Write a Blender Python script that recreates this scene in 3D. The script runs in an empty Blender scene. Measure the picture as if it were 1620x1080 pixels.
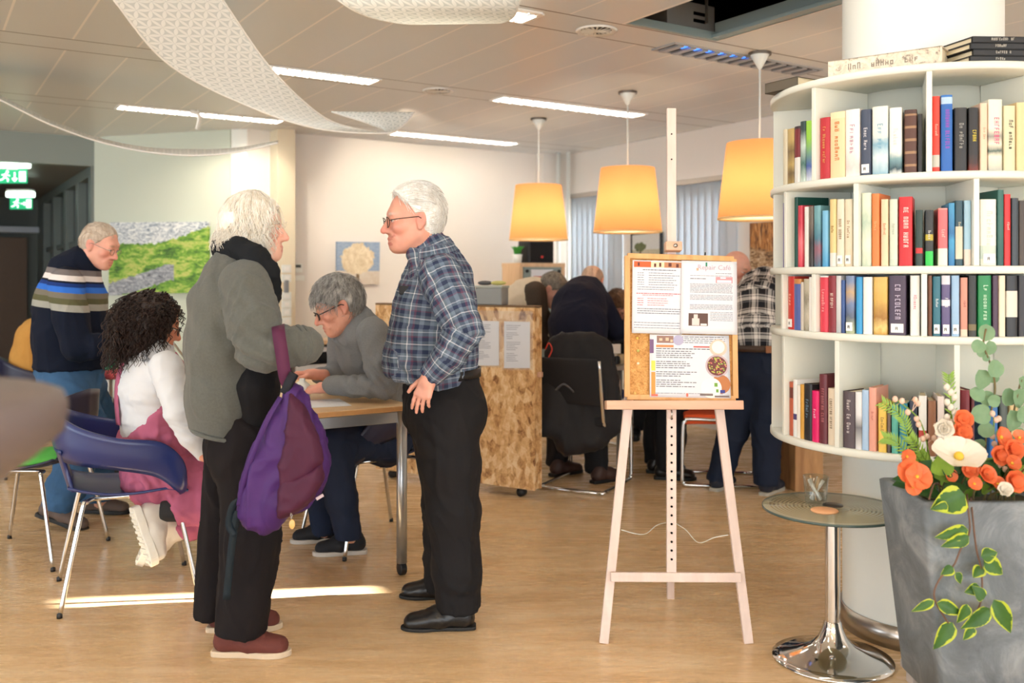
import bpy, bmesh, math, random
import numpy as np
from mathutils import Vector, Matrix, Quaternion
random.seed(7)
RNG = np.random.RandomState(11)
SC = bpy.context.scene
COL = SC.collection
F, CX, HY, HC = 1480.0, 810.0, 440.0, 1.35        # focal length in px, centre column, horizon row, camera height
CEIL = 2.70
UA = Vector((0.842, 0.539, 0)); VB = Vector((-0.539, 0.842, 0))   # room axes

def P(px, py, d):
    return Vector(((px-CX)/F*d, d, HC-(py-HY)/F*d))
def PX(px, d): return (px-CX)/F*d
def G(px, py):                                     # floor point under a pixel
    d = F*HC/(py-HY); return Vector(((px-CX)/F*d, d, 0))
def RM(u, v, z=0): return Vector((u*UA.x+v*VB.x, u*UA.y+v*VB.y, z))
def srgb(c):
    if isinstance(c, str):
        c = [int(c[i:i+2], 16) for i in (0, 2, 4)]
    o = []
    for v in c[:3]:
        v = v/255.0
        o.append(v/12.92 if v <= 0.04045 else ((v+0.055)/1.055)**2.4)
    return o

# ------------------------------------------------------------------ materials
MATS = {}
class NT:
    def __init__(s, m):
        m.use_nodes = True
        s.t = m.node_tree; s.n = s.t.nodes; s.l = s.t.links
        s.b = s.n['Principled BSDF']; s.out = s.n['Material Output']
    def node(s, typ, **kw):
        n = s.n.new(typ)
        for k, v in kw.items(): setattr(n, k, v)
        return n
    def link(s, a, b): s.l.new(a, b)
    def val(s, sock, v):
        if hasattr(v, 'is_linked') or isinstance(v, bpy.types.NodeSocket): s.link(v, sock)
        else: sock.default_value = v
    def math(s, op, a, b=0.0, c=0.0):
        n = s.node('ShaderNodeMath', operation=op)
        s.val(n.inputs[0], a); s.val(n.inputs[1], b); s.val(n.inputs[2], c)
        return n.outputs[0]
    def mix(s, f, a, b, blend='MIX'):
        n = s.node('ShaderNodeMix', data_type='RGBA', blend_type=blend)
        s.val(n.inputs[0], f)
        for i, v in ((6, a), (7, b)):
            if isinstance(v, (list, tuple)): v = list(v)[:3]+[1]
            s.val(n.inputs[i], v)
        return n.outputs[2]
    def ramp(s, f, stops, interp='LINEAR'):
        n = s.node('ShaderNodeValToRGB'); r = n.color_ramp; r.interpolation = interp
        while len(r.elements) < len(stops): r.elements.new(0.5)
        for e, (p, c) in zip(r.elements, stops):
            e.position = p; e.color = list(c)[:3]+[1]
        s.val(n.inputs[0], f); return n.outputs[0]
    def coord(s, kind='Object', scale=(1, 1, 1), rot=(0, 0, 0), loc=(0, 0, 0)):
        n = s.node('ShaderNodeTexCoord'); m = s.node('ShaderNodeMapping')
        m.inputs['Scale'].default_value = scale; m.inputs['Rotation'].default_value = rot; m.inputs['Location'].default_value = loc
        s.link(n.outputs[kind], m.inputs[0]); return m.outputs[0]
    def noise(s, vec, scale, detail=4, rough=0.55, dist=0.0):
        n = s.node('ShaderNodeTexNoise')
        if vec is not None: s.link(vec, n.inputs['Vector'])
        n.inputs['Scale'].default_value = scale; n.inputs['Detail'].default_value = detail
        n.inputs['Roughness'].default_value = rough; n.inputs['Distortion'].default_value = dist
        return n.outputs['Fac']
    def sep(s, vec):
        n = s.node('ShaderNodeSeparateXYZ'); s.link(vec, n.inputs[0]); return n.outputs
    def attr(s, name):
        n = s.node('ShaderNodeAttribute', attribute_name=name); return n
    def bump(s, h, strength=0.2, dist=0.01):
        n = s.node('ShaderNodeBump'); n.inputs['Strength'].default_value = strength; n.inputs['Distance'].default_value = dist
        s.link(h, n.inputs['Height']); s.link(n.outputs[0], s.b.inputs['Normal'])
    def color(s, c): s.val(s.b.inputs['Base Color'], c if isinstance(c, bpy.types.NodeSocket) else list(c)[:3]+[1])

def mat(name, c=(200, 200, 200), rough=0.6, metal=0.0, spec=0.5, var=0.06, nscale=30, bump=0.0, bscale=200, bdist=0.002, sheen=0.0, coat=0.0):
    if name in MATS: return MATS[name]
    m = bpy.data.materials.new(name); t = NT(m); c = srgb(c)
    vec = t.coord('Object')
    if var > 0:
        f = t.noise(vec, nscale, 4)
        t.color(t.mix(f, [x*(1-var) for x in c], [min(1, x*(1+var)) for x in c]))
    else: t.color(c)
    t.b.inputs['Roughness'].default_value = rough; t.b.inputs['Metallic'].default_value = metal
    t.b.inputs['Specular IOR Level'].default_value = spec
    if sheen: t.b.inputs['Sheen Weight'].default_value = sheen; t.b.inputs['Sheen Roughness'].default_value = 0.6
    if coat: t.b.inputs['Coat Weight'].default_value = coat
    if bump: t.bump(t.noise(vec, bscale, 3), bump, bdist)
    MATS[name] = m; return m

def emit(name, c, strength):
    if name in MATS: return MATS[name]
    m = bpy.data.materials.new(name); t = NT(m); c = srgb(c)
    t.color(c); t.b.inputs['Emission Color'].default_value = c+[1]; t.b.inputs['Emission Strength'].default_value = strength
    MATS[name] = m; return m

def wood(name, c1, c2, scale=6, stretch=(1, 1, 0.08), rough=0.5, rot=(0, 0, 0), bump=0.05):
    if name in MATS: return MATS[name]
    m = bpy.data.materials.new(name); t = NT(m)
    vec = t.coord('Object', stretch, rot)
    n = t.noise(vec, scale*6, 5, 0.6, 0.4)
    t.color(t.ramp(n, [(0.3, srgb(c1)), (0.7, srgb(c2))])); t.b.inputs['Roughness'].default_value = rough
    t.bump(n, bump, 0.002); MATS[name] = m; return m

# ------------------------------------------------------------------ mesh building
class MB:
    def __init__(s, xf=None): s.v = []; s.f = []; s.sm = []; s.mi = []; s.m = 0; s.xf = xf
    def _add(s, vs, fs, smooth=False):
        o = len(s.v)
        for p in vs:
            p = Vector(p)
            s.v.append(s.xf @ p if s.xf is not None else p)
        for f in fs: s.f.append([i+o for i in f]); s.sm.append(smooth); s.mi.append(s.m)
        return s
    def box(s, c, d, rz=0.0, ax=None):
        c = Vector(c)
        if ax is None: R = Matrix.Rotation(rz, 3, 'Z'); ax = (R.col[0], R.col[1], R.col[2])
        h = [Vector(a)*(x/2) for a, x in zip(ax, d)]
        vs = [c+i*h[0]+j*h[1]+k*h[2] for k in (-1, 1) for j in (-1, 1) for i in (-1, 1)]
        return s._add(vs, [(0, 2, 3, 1), (4, 5, 7, 6), (0, 1, 5, 4), (2, 6, 7, 3), (1, 3, 7, 5), (0, 4, 6, 2)])
    def beam(s, a, b, w, h, up=(0, 0, 1)):            # w across, h along 'up'
        a, b = Vector(a), Vector(b); d = (b-a); L = d.length; d.normalize()
        x = d.cross(Vector(up));
        if x.length < 1e-4: x = d.cross(Vector((1, 0, 0)))
        x.normalize(); u = x.cross(d)
        return s.box((a+b)/2, (w, L, h), ax=(x, d, u))
    def tube(s, pts, r, n=8, cap=True, flat=1.0, flatdir=None):
        pts = [Vector(p) for p in pts]; N = len(pts)
        rs = r if isinstance(r, (list, tuple)) else [r]*N
        t0 = (pts[1]-pts[0]).normalized()
        u = Vector(flatdir) if flatdir is not None else t0.orthogonal()
        u = (u-t0*u.dot(t0)).normalized()
        vs = []
        for i, p in enumerate(pts):
            t = (pts[min(i+1, N-1)]-pts[max(i-1, 0)]).normalized()
            u = (u-t*u.dot(t))
            u = u.normalized() if u.length > 1e-6 else t.orthogonal()
            w = t.cross(u)
            for k in range(n):
                a = 2*math.pi*k/n
                vs.append(p+(u*math.cos(a)*flat+w*math.sin(a))*rs[i])
        fs = [(i*n+k, i*n+(k+1) % n, (i+1)*n+(k+1) % n, (i+1)*n+k) for i in range(N-1) for k in range(n)]
        if cap: fs += [tuple(range(n))[::-1], tuple((N-1)*n+k for k in range(n))]
        return s._add(vs, fs, True)
    def ribbon(s, pts, dirs, w, th):                  # flat strap: width w along dirs, thickness th
        N = len(pts); vs = []
        for i in range(N):
            p = Vector(pts[i]); t = (Vector(pts[min(i+1, N-1)])-Vector(pts[max(i-1, 0)])).normalized()
            d = Vector(dirs[i] if isinstance(dirs, list) else dirs); d = (d-t*d.dot(t)).normalized(); n = t.cross(d)
            ww = w[i] if isinstance(w, (list, tuple)) else w
            vs += [p+d*ww/2+n*th/2, p-d*ww/2+n*th/2, p-d*ww/2-n*th/2, p+d*ww/2-n*th/2]
        fs = [(i*4+k, i*4+(k+1) % 4, (i+1)*4+(k+1) % 4, (i+1)*4+k) for i in range(N-1) for k in range(4)]
        fs += [(3, 2, 1, 0), tuple((N-1)*4+k for k in range(4))]
        return s._add(vs, fs, True)
    def lathe(s, prof, c=(0, 0, 0), n=32, a0=0.0, a1=2*math.pi, smooth=True, closed_prof=False):
        c = Vector(c); full = abs(a1-a0) > 6.28; m = n if full else n+1; K = len(prof)
        vs = []
        for j in range(m):
            a = a0+(a1-a0)*j/n
            for r, z in prof: vs.append(c+Vector((r*math.cos(a), r*math.sin(a), z)))
        fs = []
        kk = K if closed_prof else K-1
        for j in range(n):
            j2 = (j+1) % m
            for i in range(kk):
                i2 = (i+1) % K
                fs.append((j*K+i, j2*K+i, j2*K+i2, j*K+i2))
        if closed_prof and not full:
            fs += [tuple(range(K)), tuple((m-1)*K+i for i in range(K))[::-1]]
        return s._add(vs, fs, smooth)
    def disc(s, c, r, n=32, nrm=(0, 0, 1)):
        nrm = Vector(nrm).normalized(); u = nrm.orthogonal().normalized(); w = nrm.cross(u); c = Vector(c)
        return s._add([c+(u*math.cos(2*math.pi*k/n)+w*math.sin(2*math.pi*k/n))*r for k in range(n)], [tuple(range(n))])
    def cyl(s, a, b, r, n=24, r2=None):
        return s.tube([a, b], [r, r if r2 is None else r2], n)
    def sphere(s, c, r, n=12, ax=None):
        c = Vector(c); r = (r, r, r) if isinstance(r, (int, float)) else r
        ax = ax or (Vector((1, 0, 0)), Vector((0, 1, 0)), Vector((0, 0, 1)))
        vs = []; m = n//2
        for i in range(m+1):
            th = math.pi*i/m
            for k in range(n):
                a = 2*math.pi*k/n
                vs.append(c+ax[0]*r[0]*math.sin(th)*math.cos(a)+ax[1]*r[1]*math.sin(th)*math.sin(a)+ax[2]*r[2]*math.cos(th))
        fs = [(i*n+k, (i+1)*n+k, (i+1)*n+(k+1) % n, i*n+(k+1) % n) for i in range(m) for k in range(n)]
        return s._add(vs, fs, True)
    def prism(s, poly, ext):                          # planar polygon (3D points) extruded by vector ext
        ext = Vector(ext); n = len(poly); a = [Vector(p) for p in poly]
        vs = a+[p+ext for p in a]
        fs = [tuple(range(n))[::-1], tuple(range(n, 2*n))]+[(k, (k+1) % n, (k+1) % n+n, k+n) for k in range(n)]
        return s._add(vs, fs)
    def grid(s, fn, nu, nv, smooth=True, th=0.0):
        vs = [Vector(fn(i/nu, j/nv)) for j in range(nv+1) for i in range(nu+1)]
        W = nu+1
        fs = [(j*W+i, j*W+i+1, (j+1)*W+i+1, (j+1)*W+i) for j in range(nv) for i in range(nu)]
        return s._add(vs, fs, smooth)
    def mesh(s, name, org):
        me = bpy.data.meshes.new(name)
        me.from_pydata([tuple(p-org) for p in s.v], [], s.f)
        me.polygons.foreach_set('use_smooth', s.sm)
        me.polygons.foreach_set('material_index', s.mi)
        me.update(); return me

def org_of(parent):
    return Vector(parent['_org']) if parent is not None and '_org' in parent else Vector((0, 0, 0))
def obj(name, mb, m, parent=None, org=None, bevel=0.0, label=None, solid=0.0, fixn=True, sub=0):
    """one mesh object; vertices are given in world space"""
    o_ = Vector(org) if org is not None else (org_of(parent) if parent is not None else Vector((0, 0, 0)))
    me = mb.mesh(name, o_)
    if fixn:
        bm = bmesh.new(); bm.from_mesh(me); bmesh.ops.recalc_face_normals(bm, faces=bm.faces); bm.to_mesh(me); bm.free()
    o = bpy.data.objects.new(name, me); COL.objects.link(o)
    for mm in (m if isinstance(m, (list, tuple)) else [m]): me.materials.append(mm)
    o['_org'] = list(o_)
    if parent is not None: o.parent = parent; o.location = o_-org_of(parent)
    else: o.location = o_
    if solid: md = o.modifiers.new('solid', 'SOLIDIFY'); md.thickness = solid; md.offset = 0
    if bevel:
        md = o.modifiers.new('bevel', 'BEVEL'); md.width = bevel; md.segments = 2; md.limit_method = 'ANGLE'
    if sub: md = o.modifiers.new('sub', 'SUBSURF'); md.levels = sub; md.render_levels = sub
    if label: o['label'] = label
    return o
def tag(o, label, cat, group=None):
    o['label'] = label; o['category'] = cat
    if group: o['group'] = group
    return o
def thing(name, loc, label, cat, group=None):
    o = bpy.data.objects.new(name, None); COL.objects.link(o); o.location = loc; o['_org'] = list(Vector(loc))
    o.empty_display_size = 0.05
    return tag(o, label, cat, group)
def struct(name, mb, m, bevel=0.0, parent=None):
    o = obj(name, mb, m, parent=parent, bevel=bevel)
    if parent is None: o['kind'] = 'structure'
    return o
def frame(loc, rz=0.0, tilt=None):
    M = Matrix.Translation(Vector(loc)) @ Matrix.Rotation(rz, 4, 'Z')
    return M @ tilt if tilt is not None else M
def bez(pts, n=8):                                     # Catmull-Rom through points
    pts = [Vector(p) for p in pts]; o = []
    for i in range(len(pts)-1):
        p0 = pts[max(i-1, 0)]; p1 = pts[i]; p2 = pts[i+1]; p3 = pts[min(i+2, len(pts)-1)]
        for k in range(n):
            t = k/n
            o.append(0.5*((2*p1)+(p2-p0)*t+(2*p0-5*p1+4*p2-p3)*t*t+(3*p1-p0-3*p2+p3)*t**3))
    return o+[pts[-1]]
_DG = None
def text_mesh(name, body, size, m, parent, loc, ex, ey, depth=0.0004, align='CENTER', bold=0.0):
    """lettering as a mesh: ex is the reading direction, ey the letters' up"""
    cu = bpy.data.curves.new(name, 'FONT'); cu.body = body; cu.size = size; cu.extrude = depth; cu.align_x = align; cu.align_y = 'CENTER'
    cu.resolution_u = 2; cu.offset = bold
    to = bpy.data.objects.new(name+'_tmp', cu); COL.objects.link(to)
    dg = bpy.context.evaluated_depsgraph_get(); me = bpy.data.meshes.new_from_object(to.evaluated_get(dg))
    bpy.data.objects.remove(to); bpy.data.curves.remove(cu)
    ex = Vector(ex).normalized(); ey = Vector(ey); ey = (ey-ex*ey.dot(ex)).normalized(); ez = ex.cross(ey)
    M = Matrix((ex, ey, ez)).transposed().to_4x4(); M.translation = Vector(loc)-org_of(parent)
    me.transform(M); me.materials.clear(); me.materials.append(m)
    o = bpy.data.objects.new(name, me); COL.objects.link(o); o.parent = parent
    o['_org'] = list(org_of(parent))
    return o
# ------------------------------------------------------------------ signed-distance sculpting for bodies, cloth and hair
_T = np.random.RandomState(5).rand(32, 32, 32).astype(np.float32)
def vnoise(p, s):
    q = p*s; i = np.floor(q).astype(int); f = q-i; f = f*f*(3-2*f); o = 0
    for a in (0, 1):
        for b in (0, 1):
            for c in (0, 1):
                w = (f[:, 0] if a else 1-f[:, 0])*(f[:, 1] if b else 1-f[:, 1])*(f[:, 2] if c else 1-f[:, 2])
                o = o+w*_T[(i[:, 0]+a) % 32, (i[:, 1]+b) % 32, (i[:, 2]+c) % 32]
    return o*2-1
def A3(v): return np.array([v[0], v[1], v[2]], dtype=np.float32)
def unit(v): v = np.asarray(v, dtype=np.float64); return v/np.linalg.norm(v)

class SDF:
    """a list of primitives blended into one surface"""
    def __init__(s): s.p = []
    def rc(s, a, b, ra, rb=None, side=None, k=1.0, sm=0.02, sub=False, clip=(), tag=0):
        a, b = A3(a), A3(b); rb = ra if rb is None else rb
        s.p.append(dict(t='rc', a=a, b=b, ra=ra, rb=rb, side=None if side is None else A3(unit(side)), k=k, sm=sm, sub=sub,
                        clip=[(A3(c), A3(unit(n))) for c, n in clip], tag=tag, R=max(ra, rb)*max(1, k)))
        return s
    def ell(s, c, r, ax=None, sm=0.02, sub=False, clip=(), tag=0):
        ax = np.eye(3) if ax is None else np.array([unit(x) for x in ax])
        s.p.append(dict(t='el', a=A3(c), b=A3(c), r=np.array(r, dtype=np.float32), ax=ax.astype(np.float32), sm=sm, sub=sub,
                        clip=[(A3(q), A3(unit(n))) for q, n in clip], tag=tag, R=max(r)))
        return s
    def poly(s, org, ex, ey, pts, th, rnd, sm=0.01, sub=False, tag=0):
        """flat outline in the plane (ex,ey), half thickness th, rounded by rnd"""
        pts = np.array(pts, dtype=np.float32); ex = A3(unit(ex)); ey = A3(unit(ey)); o = A3(org)
        w = o+pts[:, :1]*ex+pts[:, 1:]*ey
        s.p.append(dict(t='po', a=w.min(0), b=w.max(0), o=o, ex=ex, ey=ey, ez=np.cross(ex, ey), pts=pts, th=th, rnd=rnd, sm=sm, sub=sub, clip=[], tag=tag, R=th+0.02))
        return s
    @staticmethod
    def ev(q, p):
        if q['t'] == 'rc':
            pa = p-q['a']; ba = q['b']-q['a']
            if q['side'] is not None:
                sd = q['side']; f = 1-1/q['k']
                pa = pa-(pa@sd)[..., None]*sd*f; ba = ba-(ba@sd)*sd*f
            t = np.clip((pa@ba)/max(float(ba@ba), 1e-9), 0, 1)
            d = np.linalg.norm(pa-t[..., None]*ba, axis=-1)-(q['ra']+t*(q['rb']-q['ra']))
        elif q['t'] == 'el':
            l = (p-q['a'])@q['ax'].T; k0 = np.linalg.norm(l/q['r'], axis=-1); k1 = np.linalg.norm(l/(q['r']**2), axis=-1)
            d = k0*(k0-1)/np.maximum(k1, 1e-6)
        else:
            l = p-q['o']; x = l@q['ex']; y = l@q['ey']; z = l@q['ez']; V = q['pts']; n = len(V)
            dm = np.full(x.shape, 1e9, np.float32); sg = np.ones(x.shape, np.float32)
            for i in range(n):
                a = V[i]; b = V[i-1]; e = b-a; wx = x-a[0]; wy = y-a[1]
                t = np.clip((wx*e[0]+wy*e[1])/max(float(e@e), 1e-9), 0, 1)
                dm = np.minimum(dm, (wx-e[0]*t)**2+(wy-e[1]*t)**2)
                c1 = y >= a[1]; c2 = y < b[1]; c3 = e[0]*wy > e[1]*wx
                sg = np.where((c1 & c2 & c3) | (~c1 & ~c2 & ~c3), -sg, sg)
            d2 = sg*np.sqrt(dm); r = q['rnd']
            th = q['th']
            dz = np.abs(z)/th*r
            d = np.sqrt(np.maximum(d2+r, 0)**2+dz**2)-r
        for c, n in q['clip']: d = np.maximum(d, (p-c)@n)
        return d
    def mesh(s, h):
        add = [q for q in s.p if not q['sub']]
        lo = np.min([np.minimum(q['a'], q['b'])-q['R']-0.03 for q in add], axis=0)
        hi = np.max([np.maximum(q['a'], q['b'])+q['R']+0.03 for q in add], axis=0)
        n = np.ceil((hi-lo)/h).astype(int)+2
        D = np.full(n, 1.0, np.float32)
        for q in s.p:
            pad = q['R']+max(0.03, q['sm']*1.5)
            i0 = np.maximum(np.floor((np.minimum(q['a'], q['b'])-pad-lo)/h).astype(int), 0)
            i1 = np.minimum(np.ceil((np.maximum(q['a'], q['b'])+pad-lo)/h).astype(int)+1, n)
            if (i1 <= i0).any(): continue
            g = np.stack(np.meshgrid(*[lo[k]+h*np.arange(i0[k], i1[k]) for k in range(3)], indexing='ij'), -1).astype(np.float32)
            d = s.ev(q, g).astype(np.float32); sl = tuple(slice(i0[k], i1[k]) for k in range(3)); o = D[sl]; k = q['sm']
            if q['sub']:
                d = -d; w = np.clip(0.5-0.5*(o-d)/k, 0, 1); D[sl] = o*(1-w)+d*w+k*w*(1-w)
            else:
                w = np.clip(0.5+0.5*(o-d)/k, 0, 1); D[sl] = o*(1-w)+d*w-k*w*(1-w)
        return surface_nets(D, lo, h)
    def nearest(s, V):
        add = [q for q in s.p if not q['sub']]
        dd = np.stack([s.ev(q, V) for q in add]); i = dd.argmin(0); return add, i

def surface_nets(D, lo, h):
    S = D < 0; nx, ny, nz = D.shape
    c = np.zeros((nx-1, ny-1, nz-1), np.int8)
    for a in (0, 1):
        for b in (0, 1):
            for e in (0, 1): c += S[a:nx-1+a, b:ny-1+b, e:nz-1+e]
    act = (c > 0) & (c < 8); idx = np.argwhere(act)
    vid = np.full(act.shape, -1, np.int64); vid[act] = np.arange(len(idx))
    cor = [(a, b, e) for a in (0, 1) for b in (0, 1) for e in (0, 1)]
    val = {k: D[idx[:, 0]+k[0], idx[:, 1]+k[1], idx[:, 2]+k[2]] for k in cor}
    acc = np.zeros((len(idx), 3)); cnt = np.zeros(len(idx))
    for k in cor:
        for ax in range(3):
            if k[ax] == 0:
                k2 = list(k); k2[ax] = 1; k2 = tuple(k2); v0, v1 = val[k], val[k2]
                m = (v0 < 0) != (v1 < 0); t = np.where(m, v0/np.where(m, v0-v1, 1), 0)
                p = np.zeros((len(idx), 3)); p[:] = k; p[:, ax] = t
                acc += p*m[:, None]; cnt += m
    V = (idx+acc/cnt[:, None])*h+lo
    Fs = []
    for ax in range(3):
        b, e = [(1, 2), (2, 0), (0, 1)][ax]
        s0 = [slice(None)]*3; s1 = [slice(None)]*3; s0[ax] = slice(0, -1); s1[ax] = slice(1, None)
        d = S[tuple(s0)] != S[tuple(s1)]; ii = np.argwhere(d)
        ok = (ii[:, b] > 0) & (ii[:, e] > 0) & (ii[:, b] < D.shape[b]-1) & (ii[:, e] < D.shape[e]-1); ii = ii[ok]
        ins = S[tuple(ii.T)]; q = []
        for db, de in ((1, 1), (0, 1), (0, 0), (1, 0)):
            j = ii.copy(); j[:, b] -= db; j[:, e] -= de; q.append(vid[tuple(j.T)])
        q = np.stack(q, 1); q[~ins] = q[~ins][:, ::-1]; Fs.append(q)
    return V, np.concatenate(Fs)

def vnormals(V, Fq):
    a = V[Fq[:, 2]]-V[Fq[:, 0]]; b = V[Fq[:, 3]]-V[Fq[:, 1]]; n = np.cross(a, b); N = np.zeros_like(V)
    for k in range(4): np.add.at(N, Fq[:, k], n)
    return N/np.maximum(np.linalg.norm(N, axis=1), 1e-12)[:, None]
def relax(V, Fq, it=2, w=0.5):
    for _ in range(it):
        S = np.zeros_like(V); C = np.zeros(len(V))
        for k in range(4):
            np.add.at(S, Fq[:, k], V[Fq[:, (k+1) % 4]]+V[Fq[:, (k-1) % 4]]); np.add.at(C, Fq[:, k], 2)
        V = V*(1-w)+w*S/C[:, None]
    return V

def npobj(name, V, Fq, m, parent=None, org=None, tint=None, uv=None, smooth=True, label=None):
    o_ = Vector(org) if org is not None else org_of(parent)
    me = bpy.data.meshes.new(name); Vl = (V-np.array(o_)).astype(np.float32)
    me.vertices.add(len(Vl)); me.vertices.foreach_set('co', Vl.ravel())
    n = len(Fq); me.loops.add(n*4); me.loops.foreach_set('vertex_index', Fq.astype(np.int32).ravel())
    me.polygons.add(n); me.polygons.foreach_set('loop_start', np.arange(n, dtype=np.int32)*4)
    me.polygons.foreach_set('loop_total', np.full(n, 4, np.int32)); me.polygons.foreach_set('use_smooth', np.full(n, smooth))
    me.update(calc_edges=True); me.validate()
    if tint is not None:
        a = me.attributes.new('tint', 'FLOAT_COLOR', 'POINT'); c = np.ones((len(Vl), 4), np.float32); c[:, :3] = tint; a.data.foreach_set('color', c.ravel())
    if uv is not None:
        for nm, arr in uv.items():
            a = me.attributes.new(nm, 'FLOAT', 'POINT'); a.data.foreach_set('value', arr.astype(np.float32))
    o = bpy.data.objects.new(name, me); COL.objects.link(o); o['_org'] = list(o_)
    for mm in (m if isinstance(m, (list, tuple)) else [m]): me.materials.append(mm)
    if parent is not None: o.parent = parent; o.location = o_-org_of(parent)
    else: o.location = o_
    if label: o['label'] = label
    return o
def merge(parts):
    Vs, Fs, o = [], [], 0
    for V, Fq in parts: Vs.append(V); Fs.append(Fq+o); o += len(V)
    return np.concatenate(Vs), np.concatenate(Fs)
def folds(V, Fq, amp=0.006, s=(14, 14, 7), seed=0, ridged=True):
    """cloth wrinkles: ridged noise pushed along the normal"""
    N = vnormals(V, Fq); q = V*np.array(s)+seed*3.7
    q = q+0.7*np.stack([vnoise(q*0.7+k*9, 1.0) for k in range(3)], 1)
    n = vnoise(q, 1.0)
    if ridged: n = (1-2*np.abs(n))**3*.9+.3*vnoise(q*.6+2, 1.0); n2 = vnoise(q*2.2+7, 1.0); n = n+.42*(1-2*np.abs(n2))**3
    return V+N*(amp*n+0.25*amp*vnoise(q*3.1+5, 1.0))[:, None]
def limbuv(sdf, V):
    """cloth coordinates: along and around the nearest limb, in metres"""
    add, i = sdf.nearest(V); u = np.zeros(len(V)); w = np.zeros(len(V)); tg = np.zeros(len(V))
    for k, q in enumerate(add):
        m = i == k
        if not m.any(): continue
        p = V[m]-q['a']; ax = q['b']-q['a']; L = np.linalg.norm(ax)
        ax = ax/L if L > 1e-6 else np.array([0, 0, 1.0])
        ref = q.get('ref'); ref = np.array([1.0, 0.35, 0.0]) if ref is None else ref
        r1 = ref-ax*(ref@ax); r1 = r1/np.linalg.norm(r1); r2 = np.cross(ax, r1)
        u[m] = p@ax+q.get('u0', 0); R = q.get('uvR') or (q['R'] if q['t'] != 'rc' else (q['ra']+q['rb'])/2*(1+q['k'])/2)
        w[m] = np.arctan2(p@r2, p@r1)*R; tg[m] = q['tag']
    return u, w, tg
# ================================================================== THE ROOM
def m_floor():
    m = bpy.data.materials.new('wood_linoleum'); t = NT(m)
    rot = (0, 0, -math.atan2(UA.y, UA.x))
    vec = t.coord('Object', (0.55, 3.2, 1), rot)
    n1 = t.noise(vec, 2.2, 6, 0.62, 0.9); n2 = t.noise(t.coord('Object', (1.5, 16, 1), rot), 3.0, 4, 0.6, 0.4)
    c = t.ramp(n1, [(0.30, srgb((210, 176, 130))), (0.5, srgb((226, 194, 150))), (0.72, srgb((240, 216, 178)))])
    c = t.mix(t.math('MULTIPLY', n2, 0.55), c, srgb((200, 162, 114)))
    t.color(c); t.b.inputs['Roughness'].default_value = 0.3; t.b.inputs['Specular IOR Level'].default_value = 0.55
    t.val(t.b.inputs['Roughness'], t.math('MULTIPLY_ADD', n2, 0.14, 0.2)); return m
def m_ceiling():
    m = bpy.data.materials.new('ceiling_planks'); t = NT(m)
    rot = (0, 0, -math.atan2(UA.y, UA.x)); x = t.sep(t.coord('Object', (1, 1, 1), rot)); u, v = x[0], x[1]
    def lines(s, period, off, w):
        f = t.math('FRACT', t.math('DIVIDE', t.math('SUBTRACT', s, off), period)); f = t.math('ABSOLUTE', t.math('SUBTRACT', f, 0.5))
        return t.math('GREATER_THAN', f, 0.5-w/period)
    ln = lines(u, 0.345, 0.07, 0.006)
    fb = t.math('ABSOLUTE', t.math('SUBTRACT', t.math('FRACT', t.math('ADD', t.math('DIVIDE', t.math('SUBTRACT', v, 4.02), 1.922), 0.5)), 0.5))
    band = t.math('LESS_THAN', fb, 0.073); edge = t.math('LESS_THAN', t.math('ABSOLUTE', t.math('SUBTRACT', fb, 0.073)), 0.0035)
    ln = t.math('MULTIPLY', ln, t.math('SUBTRACT', 1.0, band))
    base = t.mix(t.noise(None, 1.0), srgb((216, 217, 216)), srgb((220, 221, 220)))
    c = t.mix(ln, base, srgb((246, 240, 234))); c = t.mix(edge, c, srgb((120, 108, 98)))
    t.color(c); t.b.inputs['Roughness'].default_value = 0.36; t.b.inputs['Specular IOR Level'].default_value = 0.35; return m
M_floor, M_ceil = m_floor(), m_ceiling()
M_wall = mat('cream_wall_paint', (232, 226, 218), 0.8, var=0.015, nscale=3)
M_green = mat('pale_green_wall_paint', (206, 213, 198), 0.8, var=0.015, nscale=3)
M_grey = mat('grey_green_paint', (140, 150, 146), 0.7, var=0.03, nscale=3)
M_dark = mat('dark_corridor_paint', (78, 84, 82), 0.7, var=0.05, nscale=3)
M_white = mat('white_satin_paint', (236, 238, 232), 0.45, var=0.01)
M_steel = mat('brushed_steel', (190, 184, 178), 0.28, 1.0, var=0.08, nscale=60)
M_chrome = mat('chrome', (215, 215, 215), 0.09, 1.0, var=0.0)
M_black = mat('black_plastic', (24, 24, 26), 0.5, var=0.05)
M_void = mat('black_plenum', (8, 8, 9), 0.95, var=0.0, spec=0.0)
M_teal = mat('grey_panel_edge', (150, 166, 166), 0.4, 0.3, var=0.03)

U0, U1, V0, V1 = -9.0, 6.02, -6.0, 14.6
fl = MB(); fl._add([RM(U0, V0), RM(9, V0), RM(9, V1), RM(U0, V1)], [(0, 1, 2, 3)]); struct('floor', fl, M_floor)
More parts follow.
